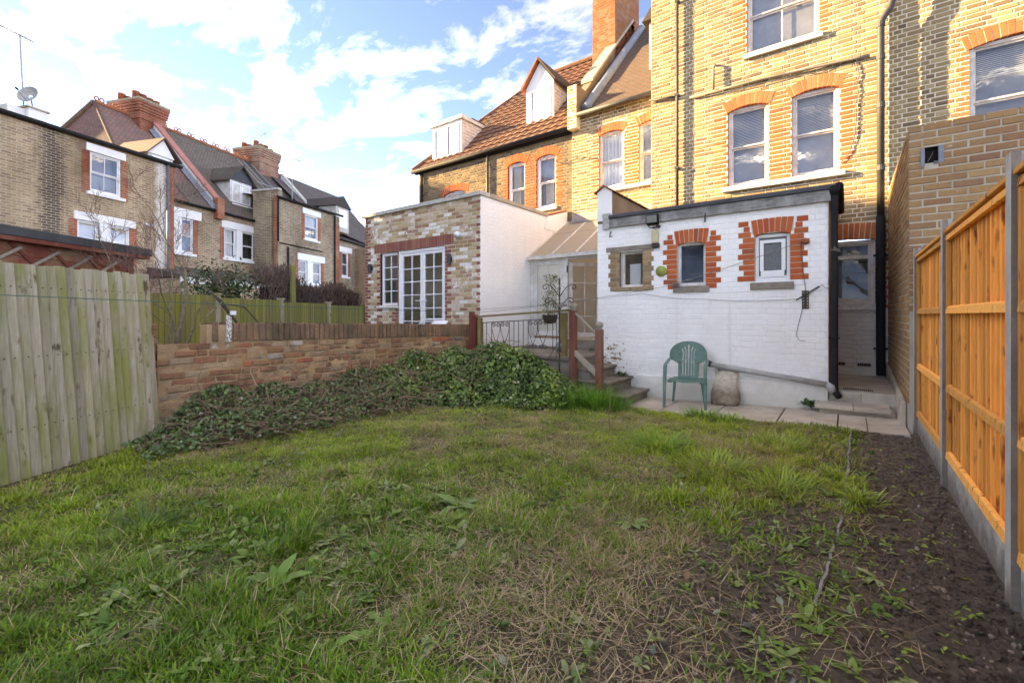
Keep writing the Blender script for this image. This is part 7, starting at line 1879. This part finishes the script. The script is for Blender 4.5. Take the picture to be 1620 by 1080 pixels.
def grass(n, dmax, hscale, wscale, seed):
    rg = np.random.default_rng(seed)
    x = rg.uniform(-6.2, .12, n); y = rg.uniform(-.1, 6.75, n)
    ok, d = inview(x, y); ok &= d < dmax
    ok &= x < edge_n(y) + .02 + .25 * rg.random(n) ** 4
    ok &= x > np.interp(y, [0, 1.7, 2.5, 4.2, 5.2, 6.7], [-5.2, -5.85, -5.3, -5.25, -4.75, -3.2]) - .1
    x, y = x[ok], y[ok]
    so = soilness(x, y)
    cl = fb(x, y, 5.5, 21)
    keep = rg.random(len(x)) > so * .93 - np.clip(cl - .55, 0, 1) * .9
    x, y = x[keep], y[keep]; N = len(x)
    st, lm, lu = strawness(x, y), limeness(x, y), lushness(x, y)
    cl = np.clip((fb(x, y, 5.5, 21) - .32) * 2.2, 0, 1.3)
    h = (.022 + .040 * cl + .034 * lu * cl + .045 * lm * cl ** 2) * rg.uniform(.55, 1.35, N) * hscale
    dry = rg.random(N) < (.04 + .10 * np.clip((np.hypot(x, y) - 2.5) / 2, 0, 1) + .62 * st * (1 - .8 * lu))
    az = rg.uniform(0, 2 * np.pi, N) + 1.5 * fb(x, y, 2.5, 5)
    tilt = np.where(dry, rg.uniform(.55, 1.45, N), rg.uniform(.15, 1.15, N))
    D = np.stack([np.sin(tilt) * np.cos(az), np.sin(tilt) * np.sin(az), np.cos(tilt)], 1)
    U = np.stack([-np.cos(tilt) * np.cos(az), -np.cos(tilt) * np.sin(az), np.sin(tilt)], 1)
    h = np.where(dry, h * rg.uniform(1.0, 2.0, N), h)
    g1 = np.array([.12, .28, .022]); g2 = np.array([.38, .50, .045]); g3 = np.array([.54, .62, .06]); tan = np.array([.66, .53, .31]); tan2 = np.array([.46, .35, .19])
    a = np.clip(rg.random(N) * .7 + .55 * np.clip((np.hypot(x, y) - 2.2) / 3, 0, 1) - .35 * lu + .35 * (fb(x, y, 2.2, 77) - .5), 0, 1)[:, None]
    C = g1 * (1 - a) + g2 * a
    b = np.clip(lm * rg.uniform(.3, 1.1, N), 0, 1)[:, None]; C = C * (1 - b) + g3 * b
    dr = rg.random(N)[:, None]; C = np.where(dry[:, None], tan * dr + tan2 * (1 - dr), C)
    C = C * rg.uniform(.7, 1.2, N)[:, None] * (.62 + .72 * fb(x, y, 3.3, 91))[:, None]
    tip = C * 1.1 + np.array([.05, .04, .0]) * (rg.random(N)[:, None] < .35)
    P = np.stack([x, y, gzn(x, y) - .004], 1)
    W = rg.uniform(.0026, .0068, N) * wscale * np.where(dry, .6, 1.0)
    return P, D, U, h, W, C, rg.uniform(.05, .5, N), tip
parts = [grass(170000, 3.2, 1.0, 1.0, 1), grass(430000, 20, 1.05, 1.5, 2)]
cat_ = [np.concatenate([p[k] for p in parts]) for k in range(8)]
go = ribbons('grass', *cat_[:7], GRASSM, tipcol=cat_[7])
tag(go, 'rough shaded lawn grass with green and straw-coloured patches', 'grass', kind='stuff')

# loose straw lying in the grass
rg = np.random.default_rng(11)
n = 9000
x = np.concatenate([rg.normal(-1.2, .7, n // 3), rg.uniform(-5.2, .3, n - n // 3)]); y = np.concatenate([rg.normal(1.9, .6, n // 3), rg.uniform(.6, 6.6, n - n // 3)])
ok, d = inview(x, y); ok &= (x < .25) & (x > -5.4) & (y < 6.6) & (rg.random(n) < strawness(x, y) * .9 + .12 + .25 * soilness(x, y)); x, y = x[ok], y[ok]; N = len(x)
az = rg.uniform(0, 2 * np.pi, N); el = rg.uniform(-.05, .30, N)
D = np.stack([np.cos(el) * np.cos(az), np.cos(el) * np.sin(az), np.sin(el)], 1); U = np.stack([-np.sin(el) * np.cos(az), -np.sin(el) * np.sin(az), np.cos(el)], 1)
C = np.array([.56, .45, .28]) * rg.uniform(.45, 1.15, N)[:, None]
so = ribbons('straw', np.stack([x, y, gzn(x, y) + rg.uniform(.004, .03, N)], 1), D, U, rg.uniform(.05, .20, N), rg.uniform(.0018, .0035, N), C, rg.uniform(-.1, .35, N), DRYM, prof=((0, 1), (.5, 1), (1, .4)))
tag(so, 'dry straw stalks lying in the lawn', 'straw', kind='stuff')

def leafcloud(name, P, Nrm, size, C, rg, mat=LEAFM, parent=None, aspect=.8, droop=.25):
    n = len(P)
    rnd = unit(rg.normal(size=(n, 3)))
    Nn = unit(Nrm + 1.1 * rnd)
    T = unit(np.cross(Nn, unit(rg.normal(size=(n, 3)))))
    return ribbons(name, P - T * (size / 2)[:, None], T, Nn, size, size * aspect, C, rg.uniform(0, droop * 2, n), mat, prof=((0, .25), (.28, .95), (.6, .85), (1, .05)), parent=parent)
# broad-leaved weeds through the lawn
rg = np.random.default_rng(12)
PP, DD, UU, LL, WW, CCc, BB = [], [], [], [], [], [], []
def rosette(cx, cy, nl, L, col, el0=.45, wr=.38, cz=None):
    for k in range(nl):
        az = rg.uniform(0, 2 * np.pi); el = el0 * rg.uniform(.3, 1.5)
        PP.append((cx + rg.normal(0, .008), cy + rg.normal(0, .008), (float(gzn(np.array([cx]), np.array([cy]))[0]) if cz is None else cz) + .008)); DD.append((math.cos(el) * math.cos(az), math.cos(el) * math.sin(az), math.sin(el)))
        UU.append((-math.sin(el) * math.cos(az), -math.sin(el) * math.sin(az), math.cos(el))); l = L * rg.uniform(.6, 1.15); LL.append(l); WW.append(l * wr * rg.uniform(.8, 1.2)); CCc.append(np.array(col) * rg.uniform(.7, 1.3)); BB.append(rg.uniform(.2, .9))
cands = 0
while cands < 1150:
    cx, cy = rg.uniform(-5.4, .2), rg.uniform(.5, 6.4)
    lu = float(lushness(np.array([cx]), np.array([cy]))[0]); ok, d = inview(np.array([cx]), np.array([cy]))
    if not ok[0] or rg.random() > .22 + .8 * lu + (.35 if cx > -.5 else 0): continue
    cands += 1
    c = [(.15, .25, .05), (.21, .30, .07), (.30, .36, .16), (.12, .22, .045), (.26, .33, .11)][rg.integers(5)]
    rosette(cx, cy, rg.integers(4, 10), rg.uniform(.02, .06) * (1.35 if lu > .5 else 1), c, el0=.7, wr=rg.uniform(.3, .6))
for k in range(150):
    yy = rg.uniform(1.3, 6.4); cx = float(edge_n(yy)) + rg.normal(0, .06)
    rosette(cx, yy, rg.integers(5, 11), rg.uniform(.02, .05), (.17, .27, .05), wr=.30)
for k in range(110):
    rosette(rg.uniform(.05, .52), rg.uniform(1.6, 6.2), rg.integers(2, 5), rg.uniform(.018, .04), (.26, .36, .06), cz=.025)
for k in range(90):
    rosette(rg.uniform(-.55, .0), rg.uniform(1.5, 4.2), rg.integers(4, 8), rg.uniform(.02, .05), (.16, .26, .05), wr=.3)
for (cx, cy, cz) in ((-3.3, 7.9, .255), (-3.28, 7.82, .25), (-3.4, 7.9, .26), (-4.2, 8.7, .63), (-4.3, 8.6, .63), (-4.0, 8.8, .63), (-4.15, 8.75, .64), (-.45, 7.85, .04), (-.5, 7.9, .04), (-.38, 7.8, .04), (-.42, 7.92, .05)):
    rosette(cx, cy, 12, .10, (.09, .15, .04), el0=.9, cz=cz)
wo2 = ribbons('weeds', np.array(PP), np.array(DD), np.array(UU), np.array(LL), np.array(WW), np.array(CCc), np.array(BB), WEEDM, prof=((0, .15), (.25, .8), (.6, 1.0), (.85, .65), (1, .05)))
tag(wo2, 'small broad-leaved weeds scattered over lawn and soil', 'weeds', kind='stuff')

# single larger weeds
def big_weed(cx, cy, nl, L, wr, col, label, el=.55, zig=False, cat='weed'):
    cz = float(gzn(np.array([cx]), np.array([cy]))[0]) + .005
    r_ = thing('broadleaf_weed', label, cat, (cx, cy, cz), 'larger weeds in the lawn')
    rg_ = np.random.default_rng(int(abs(cx * 1000)))
    for k in range(nl):
        az = 2 * np.pi * k / nl + rg_.uniform(-.3, .3); e = el * rg_.uniform(.6, 1.3); l = L * rg_.uniform(.7, 1.1)
        D = np.array([[math.cos(e) * math.cos(az), math.cos(e) * math.sin(az), math.sin(e)]]); U = np.array([[-math.sin(e) * math.cos(az), -math.sin(e) * math.sin(az), math.cos(e)]])
        prof = ((0, .10), (.12, .12), (.25, .7), (.45, 1.0), (.65, .95), (.85, .6), (1, .04)) if not zig else ((0, .1), (.15, .25), (.25, .6), (.32, .25), (.45, .85), (.52, .35), (.66, 1.0), (.74, .45), (.88, .8), (1, .05))
        ribbons('leaf', np.array([[cx, cy, cz]]), D, U, np.array([l]), np.array([l * wr]), np.array([col]) * rg_.uniform(.8, 1.25), np.array([rg_.uniform(.35, .9)]), WEEDM, prof=prof, parent=r_)
big_weed(-2.26, 2.42, 13, .17, .5, (.17, .27, .09), 'big dock plant with broad pale leaves in the middle of the lawn', .75)
big_weed(-1.62, 1.28, 14, .19, .34, (.17, .29, .06), 'toothed dandelion rosette at the bottom centre of the picture', .35, True)
big_weed(-2.35, 1.15, 9, .14, .45, (.14, .24, .05), 'upright broad-leaved plant at the bottom left of the lawn', 1.0)
big_weed(-2.9, .72, 10, .14, .36, (.17, .26, .10), 'silvery green dock at the lower left corner', .5)
big_weed(-2.0, 1.05, 11, .12, .45, (.12, .21, .05), 'dark broad-leaved clump left of the straw patch at the bottom', .6)
big_weed(-.28, 2.15, 12, .09, .30, (.17, .28, .05), 'leafy feathery weed on the soil beside the edging, nearest the camera', .6, True)
big_weed(-.20, 2.75, 12, .08, .30, (.17, .28, .05), 'leafy feathery weed beside the edging, second from the camera', .6, True)
big_weed(-1.15, 2.9, 7, .10, .5, (.2, .29, .09), 'small round-leaved weed near the centre right of the lawn', .6)

# long grass clumps
def clump(cx, cy, n, h, spread, col, label, cz=None, lean=1.0):
    rg_ = np.random.default_rng(int(abs(cx * 777 + cy * 131)))
    r_ = thing('grass_clump', label, 'grass clump', (cx, cy, 0), 'long grass clumps')
    x = cx + rg_.normal(0, spread, n); y = cy + rg_.normal(0, spread * .8, n); az = np.arctan2(y - cy, x - cx) + rg_.normal(0, .7, n); t = np.clip(rg_.normal(.55, .3, n), .05, 1.2) * lean
    D = np.stack([np.sin(t) * np.cos(az), np.sin(t) * np.sin(az), np.cos(t)], 1); U = np.stack([-np.cos(t) * np.cos(az), -np.cos(t) * np.sin(az), np.sin(t)], 1)
    C = np.array(col) * rg_.uniform(.6, 1.3, n)[:, None]
    ribbons('blades', np.stack([x, y, (gzn(x, y) if cz is None else cz) - .01 + 0 * x], 1), D, U, h * rg_.uniform(.5, 1.15, n), rg_.uniform(.006, .011, n), C, rg_.uniform(.3, .9, n), GRASSM, prof=((0, .8), (.3, 1), (.65, .8), (1, .05)), parent=r_, tipcol=C * 1.35)
clump(-3.35, 6.55, 1700, .42, .20, (.16, .34, .035), 'tall bright green grass clump at the foot of the stone steps')
clump(-3.75, 6.1, 1500, .40, .24, (.15, .32, .035), 'tall green grass clump between the ivy heap and the steps')
clump(-3.02, 6.35, 900, .30, .16, (.17, .35, .04), 'arching grass clump below the lowest stone step')
clump(-1.62, 6.70, 420, .20, .10, (.22, .38, .045), 'grass tuft at the paving edge in front of the plastic sack')
clump(-1.3, 6.55, 330, .16, .12, (.30, .42, .06), 'low grass tuft at the paving edge right of the sack')
clump(-1.55, 4.75, 500, .19, .16, (.27, .44, .05), 'bright grass tussock in the back right of the lawn')
clump(-.95, 4.35, 420, .18, .14, (.36, .48, .07), 'yellow-green grass tussock left of the edging')
clump(-.42, 4.1, 330, .20, .09, (.34, .48, .07), 'spiky grass tussock close to the edging')
clump(-.55, 5.4, 300, .17, .12, (.36, .48, .07), 'yellow-green tussock near the paving and edging')
clump(-.06, 4.75, 160, .13, .07, (.38, .50, .07), 'small grass tuft growing over the edging')
clump(.06, 4.2, 140, .13, .06, (.38, .50, .07), 'small grass tuft just inside the soil bed', cz=.01)
clump(-3.62, .98, 110, .22, .06, (.09, .17, .035), 'strappy dark green clump at the left edge of the lawn')
clump(-5.75, 2.35, 160, .34, .06, (.06, .125, .025), 'upright strap-leaved clump at the foot of the brick wall near the leaning fence', lean=.5)
clump(.0, 6.5, 90, .12, .05, (.17, .22, .05), 'tiny grass tuft at the end of the edging')

# fallen pale leaves
rg = np.random.default_rng(14); n = 170
x = np.concatenate([rg.uniform(-5.0, .2, n - 60), rg.normal(-.5, .3, 30), rg.normal(-4.6, .5, 30)]); y = np.concatenate([rg.uniform(.9, 6.0, n - 60), rg.normal(1.9, .4, 30), rg.normal(2.0, .5, 30)])
pal = np.array([[.42, .43, .30], [.30, .34, .24], [.20, .24, .18], [.36, .24, .14], [.16, .09, .06]])
C = pal[rg.integers(0, 5, n)] * rg.uniform(.7, 1.2, n)[:, None]
fo = leafcloud('fallen_leaves', np.stack([x, y, gzn(x, y) + .035], 1), np.tile([0, 0, 1.6], (n, 1)), rg.uniform(.02, .05, n), C * .8, rg, DRYM, aspect=.7, droop=.6)
tag(fo, 'pale and brown fallen leaves lying on the grass', 'leaves', kind='stuff')

# soil clods and stones in the bed
def clods(name, n, xr, yr, smin, smax, mat, seed, label, cat, zf):
    rg_ = np.random.default_rng(seed)
    ico = bmesh.new(); bmesh.ops.create_icosphere(ico, subdivisions=1, radius=1.0)
    v0 = np.array([v.co[:] for v in ico.verts]); f0 = np.array([[v.index for v in f.verts] for f in ico.faces]); ico.free()
    x = rg_.uniform(*xr, n); y = rg_.uniform(*yr, n); s = smin + (smax - smin) * rg_.random(n) ** 5
    if name.endswith('soil_clods'): ok = (x > edge_n(y) + .02) | (rg_.random(n) < soilness(x, y) * .8)
    else: ok = np.ones(n, bool)
    x, y, s = x[ok], y[ok], s[ok]; n = len(x)
    V = v0[None] * s[:, None, None] * rg_.uniform(.6, 1.25, (n, len(v0), 1)) * rg_.uniform(.6, 1.3, (n, 1, 3))
    V[..., 0] += x[:, None]; V[..., 1] += y[:, None]; V[..., 2] += np.array([zf(a, b) for a, b in zip(x, y)])[:, None] + s[:, None] * .2
    F = (f0[None] + (np.arange(n) * len(v0))[:, None, None]).reshape(-1, 3)
    me = bpy.data.meshes.new(name); me.from_pydata(V.reshape(-1, 3).tolist(), [], F.tolist()); me.materials.append(mat); me.update()
    o = bpy.data.objects.new(name, me); COL.objects.link(o); tag(o, label, cat, kind='stuff'); return o
def zbed(a, b): return bed_h(a, b) if a > edge_x(b) - .1 else lawn_h(a, b)
clods('soil_clods', 26000, (-.75, .62), (1.0, 6.7), .0025, .022, SOIL, 41, 'dark crumbly clods on the bare soil bed', 'soil', zbed)
clods('dry_soil_clods', 5000, (-.7, .62), (1.0, 6.7), .002, .014, simple('dry_crumb_soil', (.32, .255, .195), .95, c2=(.20, .15, .11), scale=8, bump=.5), 43, 'paler dry crumbs scattered over the soil bed', 'soil', zbed)
clods('pebbles', 170, (-.5, .60), (1.2, 6.7), .003, .020, simple('pale_flint', (.33, .29, .24), .8, c2=(.22, .17, .13), scale=20, bump=.3), 42, 'pale stones lying in the soil bed', 'stones', zbed)
# edging strip, broken in places
r_ = thing('lawn_edging', 'wavy grey plastic lawn edging between grass and soil', 'edging', (0, 4, 0))
for (a, b) in ((1.7, 2.05), (2.1, 2.5), (2.56, 3.05), (3.1, 3.35), (3.5, 3.75), (4.05, 6.62)):
    mb = MB(); ys = np.arange(a, b + .01, .06)
    for p, q in zip(ys, ys[1:]):
        xa, xb = float(edge_x(p)) + .004 * math.sin(p * 9) + .004 * math.sin(p * 31), float(edge_x(q)) + .004 * math.sin(q * 9) + .004 * math.sin(q * 31)
        za, zb = gz(xa, p) + .036 + .008 * math.sin(p * 5), gz(xb, q) + .036 + .008 * math.sin(q * 5)
        mb.hexa([(xa - .006, p, -.1), (xa + .006, p, -.1), (xb + .006, q, -.1), (xb - .006, q, -.1), (xa - .005, p, za), (xa + .007, p, za - .003), (xb + .007, q, zb - .003), (xb - .005, q, zb)])
    mb.build('edging_length', EDGE, r_)
    if b < 3.6: r_.children[-1].location.z = -.016 - .010 * math.sin(a * 7)

# ivy heap along the landing and the wall
HC = [(-4.95, 6.25, .92, .75, .62), (-4.4, 6.2, .80, .62, .62), (-5.55, 5.9, .80, .55, .62), (-5.9, 5.25, .74, .48, .55), (-3.95, 6.2, .56, .45, .55), (-5.8, 4.65, .55, .45, .45), (-5.1, 5.5, .50, .6, .5)]
DC = [(-5.98, 4.2, .50, .36, .55), (-6.0, 3.5, .40, .36, .55), (-6.0, 2.9, .44, .36, .45), (-6.0, 2.3, .48, .38, .45), (-5.6, 3.3, .24, .36, .8), (-5.55, 2.4, .26, .38, .6), (-5.55, 4.2, .28, .34, .5)]
def hf(x, y, cs): 
    z = np.zeros_like(x)
    for (cx, cy, h, sx, sy) in cs: z = np.maximum(z, h * np.exp(-(np.abs((x - cx) / sx) ** 2.6) - (np.abs((y - cy) / sy) ** 2.6)))
    return z
def mound(name, cs, mat, shrink, parent, x0, x1, y0, y1):
    nx, ny = 70, 80; X = np.linspace(x0, x1, nx); Y = np.linspace(y0, y1, ny); vs = []; fs = []
    for b in Y:
        for a in X:
            vs.append((a, b, float(hf(np.array([a]), np.array([b]), cs)[0]) * shrink * (1 + .35 * mnoise.noise(Vector((a * 5, b * 5, 3)))) + gz(a, b) - .10))
    for j in range(ny - 1):
        for i in range(nx - 1): k = j * nx + i; fs.append((k, k + 1, k + nx + 1, k + nx))
    off = root_loc(parent)
    me = bpy.data.meshes.new(name); me.from_pydata([(v[0] - off.x, v[1] - off.y, v[2] - off.z) for v in vs], [], fs); me.materials.append(mat); me.update()
    o = bpy.data.objects.new(name, me); COL.objects.link(o); o.parent = parent; return o
iv = thing('ivy_bush', 'dense mound of glossy ivy in front of the landing', 'ivy', (-5.0, 6.0, 0))
mound('ivy_core', HC, simple('dark_ivy_core', (.028, .032, .016), .95, bump=0), .84, iv, -6.36, -3.4, 4.2, 6.93)  # solid dark filler under the leaves closes gaps in the mound
rg = np.random.default_rng(16); n = 60000
x = rg.uniform(-6.36, -3.3, n); y = rg.uniform(4.1, 6.92, n); z = hf(x, y, HC)
ok = z > .06; x, y, z = x[ok], y[ok], z[ok]
e = .02; gx_ = (hf(x + e, y, HC) - z) / e; gy_ = (hf(x, y + e, HC) - z) / e
area = np.sqrt(1 + gx_ ** 2 + gy_ ** 2); ok = rg.random(len(x)) < np.clip(area / 3.2, .25, 1); x, y, z, gx_, gy_ = x[ok], y[ok], z[ok], gx_[ok], gy_[ok]; N = len(x)
Nn = unit(np.stack([-gx_, -gy_, np.ones(N)], 1)); dep = rg.uniform(-.10, .05, N) * (.5 + fb(x, y, 5, 4))
P = np.stack([x, y, z + np.array([gz(a, b) for a, b in zip(x, y)])], 1) + Nn * dep[:, None]
cl = fb(x, y, 3.0, 31)
base = np.array([.070, .135, .032]); lite = np.array([.30, .44, .09]); pale = np.array([.45, .46, .26])
a = np.clip((cl - .25) * 1.5 + rg.normal(0, .25, N), 0, 1)[:, None]; C = base * (1 - a) + lite * a
pm = rg.random(N) < .05 + .10 * (cl > .58); C = np.where(pm[:, None], pale * rg.uniform(.6, 1.1, N)[:, None], C)
P = P + Nn * (.16 * np.clip(fb(x * 1.0, y * 1.0, 6.0, 61) - .45, -.3, .5))[:, None]
leafcloud('foliage', P, Nn * 1.0 + np.array([0, 0, .35]), rg.uniform(.02, .07, N) ** 1.0, C, rg, LEAFM, iv, aspect=.85)
rn = 2600; rx = rg.uniform(-5.9, -3.6, rn); ry = rg.uniform(4.6, 5.9, rn); rz_ = np.array([gz(a, b) for a, b in zip(rx, ry)]) + hf(rx, ry, HC) + rg.uniform(0, .06, rn); rk = (rg.random(rn) < .9 * np.exp(-np.clip(5.85 - ry - .55 * (rx < -5.0), 0, 9) * 1.5)); rn = int(rk.sum())
leafcloud('runners', np.stack([rx, ry, rz_], 1)[rk], np.tile([0, 0, 1.2], (rn, 1)), rg.uniform(.02, .05, rn), np.array([.11, .18, .045]) * rg.uniform(.5, 1.5, rn)[:, None], rg, LEAFM, iv, aspect=.8)
# twiggy end of the heap and cut brushwood along the wall
def twigs(name, n, cs, seed, mat, parent, xr, yr, lmin, lmax, hz=0.0, r0=.004, flat=.6):
    rg_ = random.Random(seed); mb = MB()
    for k in range(n):
        x, y = rg_.uniform(*xr), rg_.uniform(*yr); h = float(hf(np.array([x]), np.array([y]), cs)[0])
        if h < .05 and rg_.random() > .3: continue
        p = Vector((x, y, gz(x, y) + h * rg_.uniform(.55, 1.12) + hz)); d = Vector((rg_.gauss(0, 1), rg_.gauss(0, 1), rg_.gauss(.1, .5) * flat)).normalized()
        L = rg_.uniform(lmin, lmax); pts = [p]; m_ = 4
        for q in range(m_):
            d = (d + Vector((rg_.gauss(0, .28), rg_.gauss(0, .28), rg_.gauss(-.03, .2)))).normalized(); p = p + d * L / m_; pts.append(p.copy())
        r = r0 * rg_.uniform(.5, 1.6); mb.tube(pts, [r, r, r * .9, r * .8, r * .5], 4, cap=False)
    return mb.build(name, mat, parent)
twigs('stems', 420, HC, 5, TWIG, iv, (-6.3, -4.6), (4.3, 6.4), .2, .7)
bw = thing('brushwood_pile', 'tangled brown cut twigs heaped along the foot of the brick wall', 'brushwood', (-5.9, 3.2, 0))
mound('litter_core', [(a, b, h * .8, c * .85, d * .95) for (a, b, h, c, d) in DC], simple('brown_leaf_litter', (.16, .105, .07), .95, c2=(.07, .048, .034), scale=12, bump=1.0, bscale=40), .9, bw, -6.38, -4.7, 1.3, 5.2)
twigs('twigs', 1150, DC + HC[5:6], 6, TWIG, bw, (-6.35, -5.15), (1.8, 5.0), .15, .6)
twigs('pale_twigs', 90, DC, 7, simple('pale_broken_twig', (.40, .29, .19), .8, c2=(.26, .18, .12), scale=20, bump=0), bw, (-6.3, -5.3), (2.2, 4.9), .15, .5, hz=.03, r0=.006)
rg = np.random.default_rng(18); n = 15000
x = rg.uniform(-6.35, -4.8, n); y = rg.uniform(1.4, 4.9, n); z = hf(x, y, DC)
ok = (rg.random(n) < np.where(y < 3.1, .95, .75) * np.where(x > -5.35, .75, 1)) & (x < np.interp(y, [1.4, 2.5, 4.9], [-5.2, -5.05, -5.0]) - .12 * rg.random(n)); x, y, z = x[ok], y[ok], z[ok]; N = len(x)
rr2 = rg.random(N)[:, None]; C = np.array([.065, .12, .035]) * (1 - rr2) + np.array([.21, .30, .10]) * rr2
C = np.where(rg.random(N)[:, None] < .05, np.array([.36, .38, .28]), C); C = np.where(rg.random(N)[:, None] < .14, np.array([.15, .095, .06]), C)
gi = leafcloud('ground_ivy', np.stack([x, y, z + np.array([gz(a, b) for a, b in zip(x, y)]) + rg.uniform(.0, .07, N)], 1), np.tile([.2, -.2, 1.2], (N, 1)), rg.uniform(.022, .055, N), C, rg, LEAFM, aspect=.8)
tag(gi, 'trailing ivy leaves over the ground below the wall and leaning fence', 'ivy', kind='stuff')

# bare shrub behind the wall
def bare_shrub():
    r_ = thing('bare_shrub', 'leafless many-stemmed shrub growing behind the brick wall', 'shrub', (-7.5, 2.25, 0))
    rg_ = random.Random(23); st_ = MB(); tw = MB()
    def grow(p, d, L, r, lev):
        m_ = 5; pts = [p.copy()]; rr = [r]; q = p.copy()
        for k in range(m_):
            d = (d + Vector((rg_.gauss(0, .13), rg_.gauss(0, .13), rg_.gauss(.04, .08)))).normalized(); q = q + d * L / m_; pts.append(q.copy()); rr.append(r * (1 - .5 * (k + 1) / m_))
            if lev < 4 and k >= (1 if lev else 2):
                for _ in range(2 if lev >= 2 else 1):
                    if rg_.random() < (.75 if lev < 2 else .8):
                        s = d.cross(Vector((rg_.gauss(0, 1), rg_.gauss(0, 1), rg_.gauss(0, 1)))).normalized(); nd = (d * rg_.uniform(.55, .9) + s * rg_.uniform(.45, .8) + Vector((0, 0, .15))).normalized()
                        grow(q, nd, L * rg_.uniform(.42, .68), max(rr[-1] * .62, .0022), lev + 1)
        (st_ if lev < 2 else tw).tube(pts, rr, 7 if lev < 2 else 4, cap=False)
    ca_, sa2 = YC, YS
    for (a, L, rad) in ((-.5, 1.35, .034), (-.12, 1.3, .026), (.45, 1.45, .036), (.15, 1.1, .022), (-.85, 1.0, .020), (.75, 1.2, .020)):
        d = Vector((ca_ * math.sin(a), sa2 * math.sin(a), math.cos(a))).normalized()
        grow(Vector((-7.5 + rg_.uniform(-.06, .06), 2.25 + rg_.uniform(-.06, .06), .75 if False else .55)), d, L, rad, 0)
    st_.tube([(-7.5, 2.25, 0), (-7.5, 2.25, .6)], [.05, .045], 8)
    st_.build('stems', TREEBK, r_, smooth=True); tw.build('twigs', TWIGP, r_)
bare_shrub()
# dead clipped hedge beyond the green fence
dh = thing('dead_hedge', 'dead brown clipped hedge above the green fence', 'hedge', FG.p(6.2, -.6, 0))
rg_ = random.Random(31); mb = MB()
for k in range(4200):
    u = rg_.uniform(pw * 2.05, pw * 4.2); o_ = rg_.uniform(-1.0, -.35); top = 2.42 - .05 * (u - pw * 2) + .12 * math.sin(u * 3.1) + rg_.uniform(-.08, .05)
    if u < pw * 2.5: top += .28
    z0 = rg_.uniform(1.2, top - .15); p = Vector(FG.p(u, o_, z0)); q = Vector(FG.p(u + rg_.gauss(0, .12), o_ + rg_.gauss(0, .06), min(top, z0 + rg_.uniform(.15, .5))))
    mb.tube([p, (p + q) / 2 + Vector((rg_.gauss(0, .03), rg_.gauss(0, .03), 0)), q], rg_.uniform(.004, .010), 3, cap=False)
mb.build('dead_twigs', simple('dead_hedge_twig', (.20, .135, .105), .95, c2=(.10, .068, .055), scale=6, bump=0), dh)
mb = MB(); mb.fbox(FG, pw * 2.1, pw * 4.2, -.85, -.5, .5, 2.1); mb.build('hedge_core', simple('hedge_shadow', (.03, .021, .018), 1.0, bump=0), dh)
mb = MB(); mb.tube([FG.p(pw * 2.42, -.3, .8), FG.p(pw * 2.42, -.32, 2.7)], [.09, .07], 8); mb.build('mossy_stump', WOOD_ALG, dh)
es = thing('evergreen_shrub', 'small evergreen shrub left of the dead hedge above the green fence', 'shrub', FG.p(pw * 1.75, -1.4, 0))
rg = np.random.default_rng(33); n = 1500
c = np.array(FG.p(pw * 1.75, -1.4, 2.1)); P = c + rg.normal(size=(n, 3)) * np.array([.42, .42, .26])
C = np.array([.05, .085, .025]) * rg.uniform(.5, 1.7, n)[:, None]; C = np.where(rg.random(n)[:, None] < .25, np.array([.13, .10, .05]), C)
leafcloud('foliage', P, unit(P - c) + np.array([0, 0, .5]), rg.uniform(.06, .13, n), C, rg, LEAFM, es, aspect=.5)
mb = MB(); mb.tube([FG.p(pw * 1.75, -1.4, 0), FG.p(pw * 1.75, -1.4, 2.2)], [.05, .02], 6); mb.build('stem', TREEBK, es)
# trailing plants on the stand
tp = thing('trailing_plant', 'pale variegated climber on the plant stand', 'plant', (-4.05, 6.70, 1.5))
rg = np.random.default_rng(35); n = 330
P = np.concatenate([np.stack([rg.normal(-4.06, .075, 220), rg.normal(6.68, .05, 220), rg.uniform(1.38, 2.06, 220)], 1), np.stack([rg.normal(-4.18, .05, 110), rg.normal(6.64, .04, 110), rg.uniform(1.25, 1.75, 110)], 1)])
C = np.array([.22, .25, .10]) * rg.uniform(.4, 1.4, n)[:, None]; C = np.where(rg.random(n)[:, None] < .25, np.array([.45, .44, .28]), C)
leafcloud('leaves', P, np.tile([.1, -.6, .6], (n, 1)), rg.uniform(.022, .05, n), C, rg, LEAFM, tp, aspect=.6)
mb = MB(); rg_ = random.Random(3)
for k in range(12):
    x0 = rg_.uniform(-4.16, -3.96); mb.tube([(x0, 6.68, 1.36), (x0 + rg_.gauss(0, .05), 6.67, 1.6), (x0 + rg_.gauss(0, .07), 6.68, 1.85), (x0 + rg_.gauss(0, .08), 6.68, 2.05)], .003, 4)
mb.build('vines', TWIG, tp)
# single stems
mb = MB(); mb.tube([(-2.28, 5.05, -.02), (-2.29, 5.05, .2), (-2.27, 5.04, .34), (-2.29, 5.05, .46)], [.006, .005, .003, .001], 5); mb.tube([(-2.285, 5.05, .2), (-2.22, 5.07, .32)], [.003, .001], 4)
one(mb, 'sapling_stem', TWIG, 'thin bare sapling stem standing in the back of the lawn', 'stem')
mb = MB(); mb.tube([(.19, 6.68, -.02), (.18, 6.68, .09), (.17, 6.69, .17)], [.008, .007, .006], 5)
one(mb, 'cut_stem', TWIG, 'short cut brown stem at the edge of the paving', 'stem')
